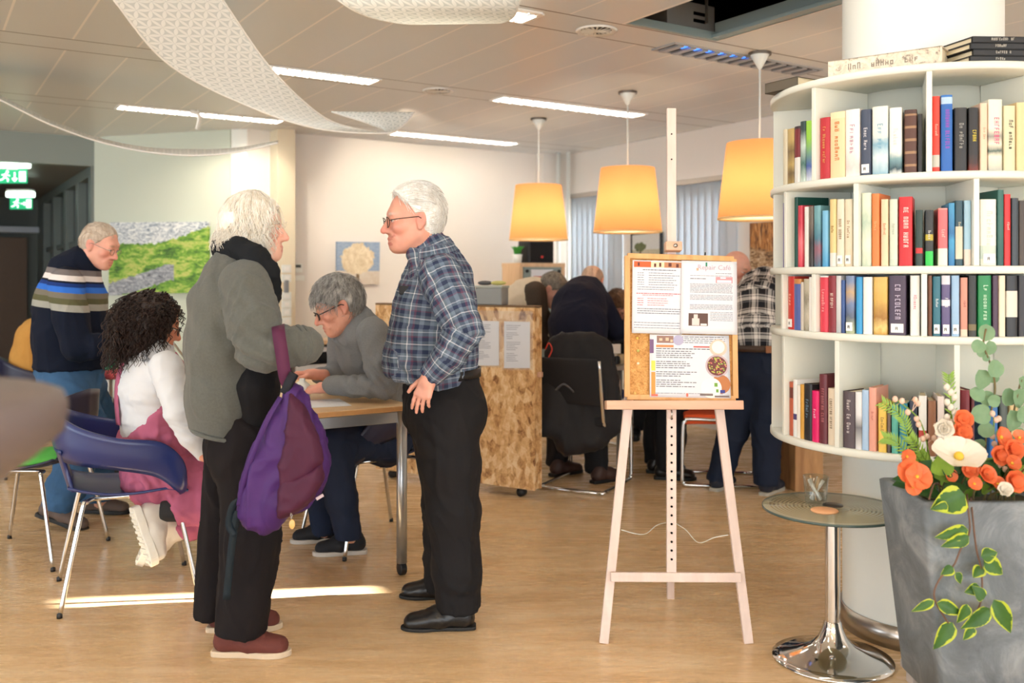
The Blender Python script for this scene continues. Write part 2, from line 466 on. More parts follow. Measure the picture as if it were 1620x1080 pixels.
# ceiling with the open hatch
ou0, ou1, ov0, ov1 = 3.19, 3.85, 2.28, 3.86
ce = MB(); hc = CEIL
def cq(a, b, c, d, z=CEIL): ce._add([RM(a, c, z), RM(b, c, z), RM(b, d, z), RM(a, d, z)], [(0, 3, 2, 1)])
VF = 9.72
cq(U0, ou0, V0, VF); cq(ou1, U1+.1, V0, VF); cq(ou0, ou1, V0, ov0); cq(ou0, ou1, ov1, VF)
struct('ceiling', ce, M_ceil)
h = MB(); hz = CEIL+0.75
for a, b in (((ou0-.6, ov0-.3), (ou1+.6, ov0-.3)), ((ou1+.6, ov0-.3), (ou1+.6, ov1+.5)), ((ou1+.6, ov1+.5), (ou0-.6, ov1+.5)), ((ou0-.6, ov1+.5), (ou0-.6, ov0-.3))):
    h._add([RM(*a, CEIL+.012), RM(*b, CEIL+.012), RM(*b, hz), RM(*a, hz)], [(0, 1, 2, 3)])
h._add([RM(ou0-.6, ov0-.3, hz), RM(ou1+.6, ov0-.3, hz), RM(ou1+.6, ov1+.5, hz), RM(ou0-.6, ov1+.5, hz)], [(0, 1, 2, 3)])
for a, b, c, d in ((ou0-.6, ou0, ov0-.3, ov1+.5), (ou1, ou1+.6, ov0-.3, ov1+.5), (ou0, ou1, ov0-.3, ov0), (ou0, ou1, ov1, ov1+.5)):
    h._add([RM(a, c, CEIL+.012), RM(b, c, CEIL+.012), RM(b, d, CEIL+.012), RM(a, d, CEIL+.012)], [(0, 1, 2, 3)])
struct('ceiling_plenum', h, M_void)
tr = MB(); ax = (UA, VB, Vector((0, 0, 1)))
tr.box(RM(ou1+.0, (ov0+ov1)/2, CEIL+.05), (.02, ov1-ov0, .10), ax=ax); tr.box(RM(ou1-.03, (ov0+ov1)/2, CEIL+.012), (.06, ov1-ov0, .02), ax=ax)
tr.box(RM((ou0+ou1)/2, ov1-.01, CEIL+.02), (ou1-ou0, .025, .045), ax=ax); tr.box(RM(ou0, (ov0+ov1)/2, CEIL+.012), (.012, ov1-ov0, .02), ax=ax)
struct('trim_1', tr, M_teal, 0.002)
# service tray seen in the hatch
t_ = thing('cable_tray', RM(3.62, 3.98, CEIL+.03), 'grey metal service box with two slots inside the dark ceiling hatch', 'cable tray')
b = MB(); b.box(RM(3.68, 3.98, CEIL+.115), (.36, .2, .17), ax=ax); obj('housing', b, mat('zinc_grey', (150, 150, 148), 0.5, 0.4), t_, bevel=.004)
b = MB()
for k in (0, 1): b.box(RM(3.74, 3.879, CEIL+.10+.04*k), (.09, .008, .018), ax=ax)
obj('slot', b, M_void, t_)
b = MB(); b.tube([RM(3.62, 3.70, CEIL+.03), RM(3.62, 3.70, CEIL+.7)], .009, 8); obj('hanger_rod', b, M_black, t_)

# walls
def wallbox(name, a, b, z0, z1, m, th=.12, side=1):
    w = MB(); a, b = Vector((a[0], a[1], 0)), Vector((b[0], b[1], 0)); d = (b-a).normalized(); n = Vector((-d.y, d.x, 0))*side
    c = (a+b)/2+n*th/2; c.z = (z0+z1)/2
    w.box(c, ((b-a).length, th, z1-z0), ax=(d, n, Vector((0, 0, 1)))); return struct(name, w, m)
wallbox('wall_back', RM(2.55, 8.43), RM(6.14, 8.43), 0, CEIL, M_wall)
gA, gB = RM(1.46, 9.70), RM(2.42, 8.52)
wallbox('wall_green', gA, gB, 0, CEIL, M_green)
# bulkhead over the corridor, corridor shell
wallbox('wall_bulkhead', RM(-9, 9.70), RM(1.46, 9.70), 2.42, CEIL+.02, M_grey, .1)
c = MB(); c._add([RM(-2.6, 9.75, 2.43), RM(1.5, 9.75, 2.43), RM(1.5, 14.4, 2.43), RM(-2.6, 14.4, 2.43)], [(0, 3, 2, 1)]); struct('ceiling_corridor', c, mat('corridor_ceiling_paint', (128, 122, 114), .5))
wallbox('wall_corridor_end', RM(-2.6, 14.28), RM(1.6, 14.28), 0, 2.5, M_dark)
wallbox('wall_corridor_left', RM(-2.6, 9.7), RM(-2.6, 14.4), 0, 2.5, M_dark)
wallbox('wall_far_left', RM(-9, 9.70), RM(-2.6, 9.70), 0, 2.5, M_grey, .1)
# corridor side: posts, sills and dark glazing
w = MB()
for v in (9.78, 10.62, 11.55, 12.6, 13.9): w.box(RM(1.49, v, 1.215), (.12, .16 if v < 13 else .7, 2.43), ax=ax)
w.box(RM(1.49, 12.0, .35), (.10, 4.5, .7), ax=ax); w.box(RM(1.49, 12.0, 2.38), (.12, 4.5, .1), ax=ax); w.box(RM(1.49, 12., 1.72), (.06, 4.5, .05), ax=ax)
struct('wall_corridor_right', w, mat('grey_frame_paint', (112, 122, 120), .5), .004)
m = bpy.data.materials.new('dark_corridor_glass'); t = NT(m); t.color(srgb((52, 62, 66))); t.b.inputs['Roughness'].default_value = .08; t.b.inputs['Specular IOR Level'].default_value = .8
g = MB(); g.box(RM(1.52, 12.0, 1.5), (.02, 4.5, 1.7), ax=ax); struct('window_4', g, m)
d = MB(); d.box(RM(.55, 14.24, .95), (1.5, .06, 1.9), ax=ax); struct('door_1', d, mat('brown_door_veneer', (104, 80, 62), .5, var=.1), .004)
d = MB(); d.box(RM(.35, 14.16, 2.0), (2.2, .2, .08), ax=ax); struct('trim_2', d, mat('pale_lintel', (176, 184, 196), .4), .004)

# round column on the left, cream post, corner pipes
def column(name, c, r, z0, z1, m, n=64):
    b = MB(); b.lathe([(r, z0), (r, z1)], (c.x, c.y, 0), n); return struct(name, b, m)
column('trim_column_rear', P(391, 440, 8.7), .225, 0, CEIL, M_white)
b = MB(); pc = RM(2.845, 8.33); b.box((pc.x, pc.y, CEIL/2), (.17, .2, CEIL), ax=ax); struct('trim_post', b, mat('cream_post_paint', (226, 214, 188), .6, var=.02), .004)
b = MB(); b.box(RM(5.86, 8.36, CEIL/2), (.32, .14, CEIL), ax=ax); struct('trim_4', b, M_wall)
for k in (0, 1):
    b = MB(); p = RM(5.84+.09*k, 8.2-.06*k); b.tube([p, p+Vector((0, 0, CEIL))], .022, 12)
    p_ = obj('heating_pipe', b, M_white, None, p); tag(p_, 'white vertical pipe in the far room corner, '+('left' if k == 0 else 'right')+' of the two', 'pipe', 'corner pipes')

# window wall: u = 6.02, holes at windows 1, 2 and an unseen slit added to throw the floor's sun streak
wins = [(8.43-1.10, 8.43-.32, .85, 2.23), (8.43-2.65, 8.43-1.89, .85, 2.23), (1.38, 1.74, 1.60, 2.08)]
w = MB(); vs = sorted({V0, 8.55} | {x for q in wins for x in q[:2]})
for a, b_ in zip(vs[:-1], vs[1:]):
    q = [x for x in wins if abs(x[0]-a) < 1e-6]
    spans = [(0, CEIL)] if not q else [(0, q[0][2]), (q[0][3], CEIL)]
    for z0, z1 in spans: w.box(RM(6.11, (a+b_)/2, (z0+z1)/2), (.18, b_-a, z1-z0), ax=ax)
struct('wall_right', w, M_wall)
m = bpy.data.materials.new('window_glass'); t = NT(m); gl = t.node('ShaderNodeBsdfGlossy'); gl.inputs['Roughness'].default_value = .02
tp = t.node('ShaderNodeBsdfTransparent'); mx = t.node('ShaderNodeMixShader'); mx.inputs[0].default_value = .08
t.link(tp.outputs[0], mx.inputs[1]); t.link(gl.outputs[0], mx.inputs[2]); t.link(mx.outputs[0], t.out.inputs[0]); M_glass = m
M_blind = bpy.data.materials.new('blind_fabric'); t = NT(M_blind); t.color(srgb((204, 214, 224))); t.b.inputs['Roughness'].default_value = .9
tl = t.node('ShaderNodeBsdfTranslucent'); tl.inputs[0].default_value = srgb((190, 214, 230))+[1]; mx = t.node('ShaderNodeMixShader'); mx.inputs[0].default_value = .06
t.link(t.b.outputs[0], mx.inputs[1]); t.link(tl.outputs[0], mx.inputs[2]); t.link(mx.outputs[0], t.out.inputs[0])
for i, (a, b_, z0, z1) in enumerate(wins):
    f = MB(); s = .05 if i < 2 else .012; vm, zm = (a+b_)/2, (z0+z1)/2
    for v in (a+s/2, b_-s/2): f.box(RM(6.11, v, zm), (.1, s, z1-z0), ax=ax)
    for z in (z0+s/2, z1-s/2): f.box(RM(6.11, vm, z), (.1, b_-a-2*s, s), ax=ax)
    fr = struct('window_%d' % (i+1), f, mat('grey_window_frame', (120, 116, 112), .5), .004)
    g = MB(); g._add([RM(6.12, a+s, z0+s), RM(6.12, b_-s, z0+s), RM(6.12, b_-s, z1-s), RM(6.12, a+s, z1-s)], [(0, 1, 2, 3)]); obj('pane', g, M_glass, fr)
    if i < 2:
        bl = thing('vertical_blind', RM(5.97, vm, z1), ('grey vertical blind half closed at the window beside the far corner', 'grey vertical blind at the window behind the easel mast')[i], 'blind', 'vertical blinds')
        r = MB(); r.box(RM(5.98, vm, z1+.0), (.05, b_-a+.06, .05), ax=ax); obj('head_rail', r, M_steel, bl, bevel=.004)
        n = 9
        for k in range(n):
            q = MB(); v = a+.03+(b_-a-.06)*k/(n-1); an = math.radians(-14); dx = UA*math.sin(an)+VB*math.cos(an); nn = UA*math.cos(an)-VB*math.sin(an)
            def sl(s_, z_): 
                bow = .006*(1-(2*s_-1)**2); return RM(5.98, v)+dx*(s_-.5)*.12+nn*bow+Vector((0, 0, z0-.02+(z1-z0)*z_))
            q.grid(sl, 4, 1); obj('slat', q, M_blind, bl, solid=.001, fixn=False)

# ------------------------------------------------------------------ ceiling fittings
M_lamp = emit('lit_diffuser', (255, 246, 232), 8.0)
M_louv = mat('white_louvre', (245, 243, 238), .35, var=0)
def ceiling_light(u0, u1, v, label, lit=True, group='recessed ceiling lights', w=.17):
    c = RM((u0+u1)/2, v, CEIL); L = u1-u0
    t = thing('ceiling_light', c, label, 'ceiling light', group)
    b = MB()
    for s in (-1, 1):
        b.box(c+VB*s*(w/2+.008)+Vector((0, 0, -.004)), (L+.03, .016, .012), ax=ax); b.box(c+UA*s*(L/2+.008)+Vector((0, 0, -.004)), (.016, w, .012), ax=ax)
    obj('frame', b, M_louv if lit else mat('dull_louvre_frame', (176, 176, 176), .4, .3), t)
    b = MB(); b.box(c+Vector((0, 0, -.003)), (L, w, .004), ax=ax); obj('diffuser', b, M_lamp if lit else mat('dark_unlit_reflector', (96, 98, 104), .25, .7), t)
    n = 13; b = MB()
    for k in range(n):
        b.box(c+UA*(L*((k+.5)/n-.5))+Vector((0, 0, -.011)), (.012 if lit else .045, w, .012), ax=(UA, VB, Vector((0, 0, 1))))
    obj('louvre', b, M_louv if lit else mat('grey_louvre', (168, 168, 172), .35, .4), t); return t
ceiling_light(1.38, 2.66, 5.91, 'lit ceiling strip light running behind the large hanging fabric sail')
ceiling_light(1.36, 2.66, 7.86, 'lit ceiling strip light in front of the pale green wall')
ceiling_light(3.69, 5.06, 5.96, 'lit ceiling strip light between the front and middle orange pendant canopies')
ceiling_light(3.75, 5.08, 7.90, 'lit ceiling strip light nearest the cream back wall')
t5 = ceiling_light(3.68, 4.93, 4.10, 'unlit louvred ceiling light with a painted blue reflection beside the open hatch', False)
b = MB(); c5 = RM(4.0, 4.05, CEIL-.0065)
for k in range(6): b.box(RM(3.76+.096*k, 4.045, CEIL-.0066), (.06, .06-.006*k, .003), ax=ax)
obj('painted_reflection', b, emit('blue_reflection_glow', (50, 120, 240), 2.2), t5)  # glowing strips paint the blue reflection into the louvres
for u0, v in ((-.95, 5.91), (-.95, 4.02), (1.38, 4.02), (-.95, 2.1), (1.38, 2.1), (3.7, .15), (1.38, .15), (-.95, .15), (-3.3, 4.02), (-3.3, 2.1), (-3.3, 5.91), (-.95, 7.86)):
    ceiling_light(u0, u0+1.3, v, 'lit ceiling strip light outside the photograph', True, 'ceiling lights out of view')
t_ = thing('recessed_spotlight', RM(2.62, 4.04, CEIL), 'square recessed ceiling spotlight with white rim beside the second fabric sail', 'spotlight')
b = MB(); b.box(RM(2.62, 4.04, CEIL-.004), (.2, .2, .008), ax=ax); obj('frame', b, M_louv, t_); b = MB(); b.box(RM(2.62, 4.04, CEIL-.0095), (.14, .14, .004), ax=ax); obj('diffuser', b, M_lamp, t_)
for (u, v), lb in (((3.13, 4.04), 'round slotted air vent in the ceiling by the open hatch'), ((3.18, 5.95), 'round slotted air vent in the ceiling at the end of the strip light')):
    c = RM(u, v, CEIL); t_ = thing('ceiling_vent', c, lb, 'air vent', 'round ceiling vents')
    b = MB(); b.lathe([(.085, -.004), (.105, -.012), (.115, -.002), (.085, 0)], c, 40); obj('rim', b, M_louv, t_)
    b = MB(); b.disc(c+Vector((0, 0, -.001)), .087, 40); obj('backing', b, mat('vent_dark', (52, 50, 46), .6), t_)
    b = MB()
    for k in range(16):
        a = k*math.pi/8; d = Vector((math.cos(a), math.sin(a), 0)); b.beam(c+d*.018+Vector((0, 0, -.008)), c+d*.084+Vector((0, 0, -.006)), .010, .004, up=(math.sin(a)*.6, -math.cos(a)*.6, 1))
    b.sphere(c+Vector((0, 0, -.008)), (.02, .02, .006), 12); obj('vane', b, mat('vane_white', (225, 220, 210), .4), t_)

# pendant lamps
m = bpy.data.materials.new('orange_lampshade'); t = NT(m); t.b.inputs['Roughness'].default_value = .85
n = t.noise(t.coord('Object', (300, 300, 300)), 1, 2); oc = t.mix(n, srgb((240, 172, 106)), srgb((246, 184, 122))); t.color(oc)
tl = t.node('ShaderNodeBsdfTranslucent'); tl.inputs[0].default_value = srgb((250, 184, 126))+[1]; mx = t.node('ShaderNodeMixShader'); mx.inputs[0].default_value = .62
t.link(t.b.outputs[0], mx.inputs[1]); t.link(tl.outputs[0], mx.inputs[2]); t.link(mx.outputs[0], t.out.inputs[0]); M_shade = m
m = bpy.data.materials.new('shade_diffuser'); t = NT(m); t.color(srgb((250, 244, 230)))
tl = t.node('ShaderNodeBsdfTranslucent'); tl.inputs[0].default_value = srgb((255, 246, 226))+[1]; mx = t.node('ShaderNodeMixShader'); mx.inputs[0].default_value = .7
t.link(t.b.outputs[0], mx.inputs[1]); t.link(tl.outputs[0], mx.inputs[2]); t.link(mx.outputs[0], t.out.inputs[0]); M_sdiff = m
for (cx, cy, d, yt, yb), lb in (((852, 187, 7.9, 293, 380), 'orange pendant lampshade hanging above the speaker on the cabinet'),
                                ((993, 145, 6.77, 266, 368), 'orange pendant lampshade hanging left of the easel mast'),
                                ((1202, 83, 5.6, 226, 347), 'orange pendant lampshade hanging beside the round bookcase')):
    x = PX(cx, d); z0 = P(0, yb, d).z; z1 = P(0, yt, d).z; base = Vector((x, d, z0))
    t_ = thing('pendant_lamp', Vector((x, d, CEIL)), lb, 'pendant lamp', 'orange pendant lamps')
    b = MB(); b.lathe([(.248, z0), (.195, z1)], (x, d, 0), 64); obj('lamp_shade', b, M_shade, t_, fixn=False)
    b = MB(); b.lathe([(.243, z0+.012), (.0, z0+.012)], (x, d, 0), 64); obj('diffuser', b, M_sdiff, t_, fixn=False)
    b = MB(); b.lathe([(.249, z0), (.249, z0+.012), (.246, z0+.012), (.246, z0)], (x, d, 0), 64, closed_prof=True); obj('shade_rim', b, mat('rim_cream', (250, 214, 150), .6), t_)
    b = MB()
    for k in range(3):
        a = k*2.094; b.tube([(x, d, z1-.03), (x+.19*math.cos(a), d+.19*math.sin(a), z1-.005)], .003, 6)
    b.tube([(x, d, z1-.10), (x, d, z1-.03)], .018, 12); obj('lamp_holder', b, M_white, t_)
    b = MB(); b.sphere((x, d, z0+.2), (.04, .04, .05), 16); obj('bulb', b, emit('bulb_glow', (255, 226, 180), 22), t_)
    b = MB(); b.tube([(x, d, z1-.05), (x, d, CEIL-.03)], .006, 8); obj('cord', b, M_white, t_)
    b = MB(); b.lathe([(.004, CEIL-.10), (.012, CEIL-.095), (.062, CEIL-.004), (.058, CEIL)], (x, d, 0), 32); obj('canopy', b, M_white, t_)
    b = MB(); b.lathe([(.068, CEIL-.016), (.068, CEIL-.001)], (x, d, 0), 32); b.lathe([(.0, CEIL-.016), (.068, CEIL-.016)], (x, d, 0), 32); obj('canopy_ring', b, mat('dull_metal', (120, 112, 104), .35, .8), t_)
    li = bpy.data.lights.new('pendant_bulb', 'POINT'); li.energy = 6.5; li.color = (1, .78, .52); li.shadow_soft_size = .05
    lo = bpy.data.objects.new('pendant_bulb', li); lo.location = (x, d, z0+.2); lo.parent = None; COL.objects.link(lo)

# hanging printed fabric sails
def m_sail():
    m = bpy.data.materials.new('printed_white_fabric'); t = NT(m)
    a, b_ = t.attr('su').outputs['Fac'], t.attr('sv').outputs['Fac']
    # six-petal lattice: three families of lens-shaped petals on a triangular grid
    tot = None
    cx, cy = t.math('MULTIPLY', a, 1/.062), t.math('MULTIPLY', b_, 1/.062)
    for k in range(3):
        an = k*math.pi/3; s1 = t.math('ADD', t.math('MULTIPLY', cx, math.cos(an)), t.math('MULTIPLY', cy, math.sin(an)))
        s2 = t.math('ADD', t.math('MULTIPLY', cx, -math.sin(an)), t.math('MULTIPLY', cy, math.cos(an)))
        row = t.math('DIVIDE', s2, .866); ri = t.math('ROUND', row); dy = t.math('MULTIPLY', t.math('ABSOLUTE', t.math('SUBTRACT', row, ri)), .866)
        ph = t.math('FRACT', t.math('ADD', s1, t.math('MULTIPLY', ri, .5)))
        w = t.math('MULTIPLY', t.math('MULTIPLY', ph, t.math('SUBTRACT', 1.0, ph)), .62)
        pet = t.math('LESS_THAN', dy, t.math('SUBTRACT', w, .012)); tot = pet if tot is None else t.math('MAXIMUM', tot, pet)
    mask = t.attr('sm').outputs['Fac']
    nn = t.noise(t.coord('Object'), 6, 3); mask = t.math('GREATER_THAN', t.math('ADD', mask, t.math('MULTIPLY', t.math('SUBTRACT', nn, .5), .5)), .5)
    f = t.math('MULTIPLY', tot, mask)
    c = t.mix(f, srgb((222, 226, 224)), srgb((250, 251, 248))); t.color(c); t.b.inputs['Roughness'].default_value = .7
    tl = t.node('ShaderNodeBsdfTranslucent'); t.link(c, tl.inputs[0]); mx = t.node('ShaderNodeMixShader'); mx.inputs[0].default_value = .3
    t.link(t.b.outputs[0], mx.inputs[1]); t.link(tl.outputs[0], mx.inputs[2]); t.link(mx.outputs[0], t.out.inputs[0]); return m
M_sail = m_sail()
def sail(rows, label, nu=26, mask=lambda u, v: 1.0):
    Lp = bez([r[0] for r in rows], 10); Rp = bez([r[1] for r in rows], 10); b = MB(); n = len(Lp)-1
    cl = [0]
    for i in range(n): cl.append(cl[-1]+((Lp[i+1]+Rp[i+1])/2-(Lp[i]+Rp[i])/2).length)
    def fn(i, j): k = round(j*n); return Lp[k].lerp(Rp[k], i)
    b.grid(fn, nu, n); o = obj('hanging_fabric', b, M_sail, None, (Lp[0]+Rp[0])/2, fixn=False)
    me = o.data; W = [(Lp[k]-Rp[k]).length for k in range(n+1)]
    for nm in ('su', 'sv', 'sm'):
        at = me.attributes.new(nm, 'FLOAT', 'POINT')
        at.data.foreach_set('value', [(i/nu*W[j] if nm == 'su' else cl[j] if nm == 'sv' else mask(i/nu, j/n)) for j in range(n+1) for i in range(nu+1)])
    md = o.modifiers.new('solid', 'SOLIDIFY'); md.thickness = .004
    e = MB()
    for S in (Lp, Rp): e.tube(S, .006, 6)
    obj('hem', e, mat('sail_hem', (235, 232, 226), .6), o)
    return tag(o, label, 'hanging fabric', 'printed ceiling sails')
sail([(P(120, -75, 3.9), P(300, -78, 4.15)), (P(180, 0, 4.1), P(352, 0, 4.35)), (P(270, 104, 4.45), P(428, 108, 4.75)), (P(400, 171, 4.85), P(505, 181, 5.15)), (P(500, 203, 5.15), P(560, 203, 5.4)),
      (P(598, 211, 5.4), P(610, 208, 5.6)), (P(632, 203, 5.55), P(585, 196, 5.75)), (P(656, 178, 5.7), P(525, 177, 5.9))],
     'large white printed fabric sail sweeping down from the upper left ceiling', mask=lambda u, v: 1.25-abs(u-.5)*1.5-max(0, v-.45)*.5 if v < .62 else 1.0)
sail([(P(480, -60, 4.0), P(840, -60, 4.3)), (P(535, 0, 4.05), P(822, 0, 4.35)), (P(590, 28, 4.25), P(812, 26, 4.5)), (P(660, 38, 4.5), P(790, 36, 4.65)), (P(720, 30, 4.8), P(760, 28, 4.85))],
     'white patterned fabric sail bulging at the top edge of the photo')
sail([(P(-90, 118, 5.6), P(-88, 108, 5.95)), (P(0, 158, 5.8), P(0, 152, 6.15)), (P(75, 195, 6.0), P(75, 189, 6.3)), (P(150, 222, 6.2), P(150, 217, 6.5)), (P(225, 239, 6.3), P(225, 233, 6.6)), (P(300, 246, 6.4), P(300, 237, 6.7)), (P(370, 241, 6.5), P(370, 235, 6.8)), (P(440, 226, 6.6), P(440, 223, 6.9))],
     'thin white fabric sail seen edge-on, sagging before the pale green wall', nu=8)
# bent hook under the strip light, exit signs
b = MB(); b.tube(bez([P(302, 176, 7.5), P(312, 180, 7.5), P(316, 187, 7.48), P(312, 205, 7.46)], 6), .016, 8); b.tube([P(313, 162, 7.5), P(313, 182, 7.5)], .006, 6)
tag(obj('ceiling_hook', b, M_louv, None, P(312, 165, 7.5)), 'small bent white hook hanging beneath the strip light', 'hook')
M_exit = emit('exit_green', (24, 158, 104), .75); M_exw = emit('exit_white', (226, 250, 236), 1.4); M_tube = emit('emergency_tube', (236, 255, 238), 2.5)
def exit_sign(x0, x1, y0, y1, d, ly0, ly1, lx0, lx1, kind, label):
    t_ = thing('exit_sign', P((x0+x1)/2, ly0-6, d), label, 'exit sign', 'green exit signs')
    def q(mb, px, py, w, h, z=0): c = P(px, py, d-z); mb.box(c, (w/F*d, .004, h/F*d))
    b = MB(); b.box(P((x0+x1)/2, (y0+y1)/2, d), ((x1-x0)/F*d, .02, (y1-y0)/F*d)); obj('sign_panel', b, M_exit, t_, bevel=.003)
    b = MB(); b.box(P((lx0+lx1)/2, (ly0+ly1)/2, d), ((lx1-lx0)/F*d, .07, (ly1-ly0)/F*d)); obj('light_tube', b, M_tube, t_, bevel=.012)
    b = MB(); b.box(P((lx0+lx1)/2, ly0-2, d), ((lx1-lx0)/F*d*.9, .09, .02)); b.box(P((lx0+lx1)/2, (y0+ly1)/2, d), ((lx1-lx0)/F*d*.3, .02, (y0-ly1+2)/F*d)); obj('bracket', b, M_white, t_)
    W, H = x1-x0, y1-y0; b = MB(); z = .014
    def s(fx, fy): return P(x0+fx*W, y0+fy*H, d-z)
    def bar(a, c, w): b.beam(s(*a), s(*c), w*H/F*d, .004, up=(0, 1, 0))
    q(b, x0+.84*W, y0+.5*H, .22*W, .72*H, z)
    bar((.30, .28), (.24, .55), .16); b.sphere(s(.33, .18), (.055*H/F*d*2, .003, .055*H/F*d*2), 10)
    bar((.24, .55), (.36, .68), .09); bar((.36, .68), (.34, .88), .09); bar((.24, .55), (.16, .72), .09); bar((.16, .72), (.06, .76), .09); bar((.29, .36), (.42, .46), .07); bar((.29, .34), (.14, .40), .07)
    if kind == 0:
        bar((.58, .2), (.58, .7), .09); bar((.58, .84), (.5, .62), .09); bar((.58, .84), (.66, .62), .09)
    else:
        bar((.48, .5), (.68, .5), .09); bar((.70, .5), (.62, .36), .09); bar((.70, .5), (.62, .64), .09)
    obj('pictogram_print', b, M_exw, t_)
exit_sign(-4, 43, 268, 290, 8.75, 257, 266, -8, 47, 0, 'green exit sign with running man and downward arrow, the nearer corridor sign')
exit_sign(16, 51, 313, 331, 10.2, 303, 312, 11, 54, 1, 'green exit sign with running man deeper in the corridor')

# ------------------------------------------------------------------ pictures on the walls
def canvas(name, corners, m, th=.03):                 # corners TL TR BR BL, extruded back
    b = MB(); n = (corners[1]-corners[0]).cross(corners[3]-corners[0]).normalized()
    if n.y < 0: n = -n
    b.prism(corners, n*th); return obj(name, b, m, None, sum(corners, Vector())/4)
def onwall(px, py, a, b):                             # pixel onto the vertical plane through a,b
    t = (px-CX)/F; d = b-a; k = (t*a.y-a.x)/(d.x-t*d.y); p = a+d*k; return P(px, py, p.y)
def m_landscape():
    m = bpy.data.materials.new('landscape_painting'); t = NT(m); g = t.coord('Generated'); s = t.sep(g); x, z = s[0], s[2]
    n = t.noise(g, 5, 6, .7, 1.6); n2 = t.noise(t.coord('Generated', (3.5, 3.5, 9), (0, .5, 0)), 2.2, 6, .75, 2.2)
    zz = t.math('ADD', z, t.math('MULTIPLY', t.math('SUBTRACT', n, .5), .16))
    hill = t.math('ADD', .70, t.math('MULTIPLY', t.math('MAXIMUM', t.math('SUBTRACT', x, .5), 0), .42))
    big = t.noise(t.coord('Generated', (1, 1, 2.4)), 3.2, 3, .5, .6)
    sky = t.ramp(n2, [(.36, srgb((96, 110, 130))), (.46, srgb((176, 186, 196))), (.56, srgb((236, 238, 236)))])
    land = t.ramp(t.math('ADD', t.math('MULTIPLY', n2, .5), t.math('MULTIPLY', big, .5)), [(.34, srgb((40, 60, 34))), (.42, srgb((74, 118, 42))), (.50, srgb((128, 178, 58))), (.56, srgb((206, 204, 116))), (.62, srgb((112, 166, 56))), (.72, srgb((60, 96, 40)))])
    stone = t.ramp(n2, [(.35, srgb((70, 76, 84))), (.55, srgb((168, 172, 180))), (.7, srgb((222, 222, 224)))])
    c = t.mix(t.math('GREATER_THAN', zz, hill), land, sky)
    sl = t.math('MULTIPLY_ADD', x, .42, .05); sd = t.math('ABSOLUTE', t.math('SUBTRACT', zz, sl))
    c = t.mix(t.math('MULTIPLY', t.math('LESS_THAN', sd, .11), t.math('LESS_THAN', x, .66)), c, stone)
    t.color(c); t.b.inputs['Roughness'].default_value = .6; return m
def m_tree(name, sky1, sky2, crown1, crown2, low, cx=.5, cz=.6, r=.36):
    m = bpy.data.materials.new(name); t = NT(m); g = t.coord('Generated'); s = t.sep(g); x, z = s[0], s[2]; n = t.noise(g, 7, 6, .7, .8); n2 = t.noise(t.coord('Generated', (2, 2, 9)), 4, 4)
    dx = t.math('SUBTRACT', x, cx); dz = t.math('SUBTRACT', z, cz); d = t.math('SQRT', t.math('ADD', t.math('MULTIPLY', dx, dx), t.math('MULTIPLY', dz, dz)))
    d = t.math('ADD', d, t.math('MULTIPLY', t.math('SUBTRACT', n, .5), .3))
    c = t.mix(n2, srgb(sky1), srgb(sky2)); c = t.mix(t.math('LESS_THAN', z, .32), c, t.mix(n, srgb(low), srgb((226, 222, 214))))
    trunk = t.math('MULTIPLY', t.math('LESS_THAN', t.math('ABSOLUTE', dx), .035), t.math('LESS_THAN', z, cz))
    c = t.mix(trunk, c, srgb((120, 98, 70))); c = t.mix(t.math('LESS_THAN', d, r), c, t.ramp(n, [(.35, srgb(crown1)), (.65, srgb(crown2))]))
    t.color(c); t.b.inputs['Roughness'].default_value = .6; return m
q = [onwall(x, y, gA, gB)+Vector((.0, -.035, 0)) for x, y in ((176, 352), (331, 351), (331, 462), (174, 467))]
tag(canvas('landscape_painting', q, m_landscape()), 'large green landscape painting with grey stones on the pale green wall', 'painting')
bA, bB = RM(2.6, 8.39), RM(6, 8.39)
q = [onwall(x, y, bA, bB) for x, y in ((533, 382), (601, 383), (600, 450), (533, 448))]
tag(canvas('tree_painting', q, m_tree('birch_painting', (96, 132, 176), (176, 190, 204), (206, 186, 150), (238, 226, 200), (196, 176, 150))), 'blue canvas of a pale round tree on the cream back wall', 'painting')
wA, wB = RM(5.99, 8), RM(5.99, 3)
t_ = thing('framed_print', onwall(1024, 390, wA, wB), 'small framed landscape print on the window wall behind the easel', 'picture')
q = [onwall(x, y, wA, wB) for x, y in ((1000, 370), (1049, 366), (1049, 408), (1000, 406))]
b = MB(); b.prism(q, UA*-.02); obj('picture_frame', b, M_black, t_)
cq_ = sum(q, Vector())/4; q2 = [cq_+(p-cq_)*.88-UA*.022 for p in q]
b = MB(); b.prism(q2, UA*.004); obj('print', b, m_tree('meadow_print', (196, 204, 206), (226, 228, 224), (70, 84, 52), (120, 128, 84), (150, 150, 84), .3, .45, .2), t_)
q = [onwall(x, y, wA, wB) for x, y in ((1186, 353), (1262, 348), (1262, 440), (1186, 430))]
m = bpy.data.materials.new('autumn_painting'); t = NT(m); g = t.coord('Generated'); x, _, z = t.sep(g); nv = t.noise(t.coord('Generated', (9, 9, 1.6)), 2.4, 5, .7, .8); nh = t.noise(t.coord('Generated', (3, 3, 7), (0, .5, 0)), 2.2, 5, .65, 1.2)
woods = t.ramp(nv, [(.34, srgb((58, 52, 56))), (.44, srgb((128, 84, 48))), (.54, srgb((200, 138, 72))), (.64, srgb((214, 178, 130)))]); ground = t.ramp(nh, [(.36, srgb((92, 66, 44))), (.5, srgb((176, 140, 100))), (.62, srgb((214, 194, 162)))])
t.color(t.mix(t.math('GREATER_THAN', t.math('ADD', z, t.math('MULTIPLY', t.math('SUBTRACT', nh, .5), .3)), t.math('MULTIPLY_ADD', x, -.18, .55)), ground, woods)); t.b.inputs['Roughness'].default_value = .6
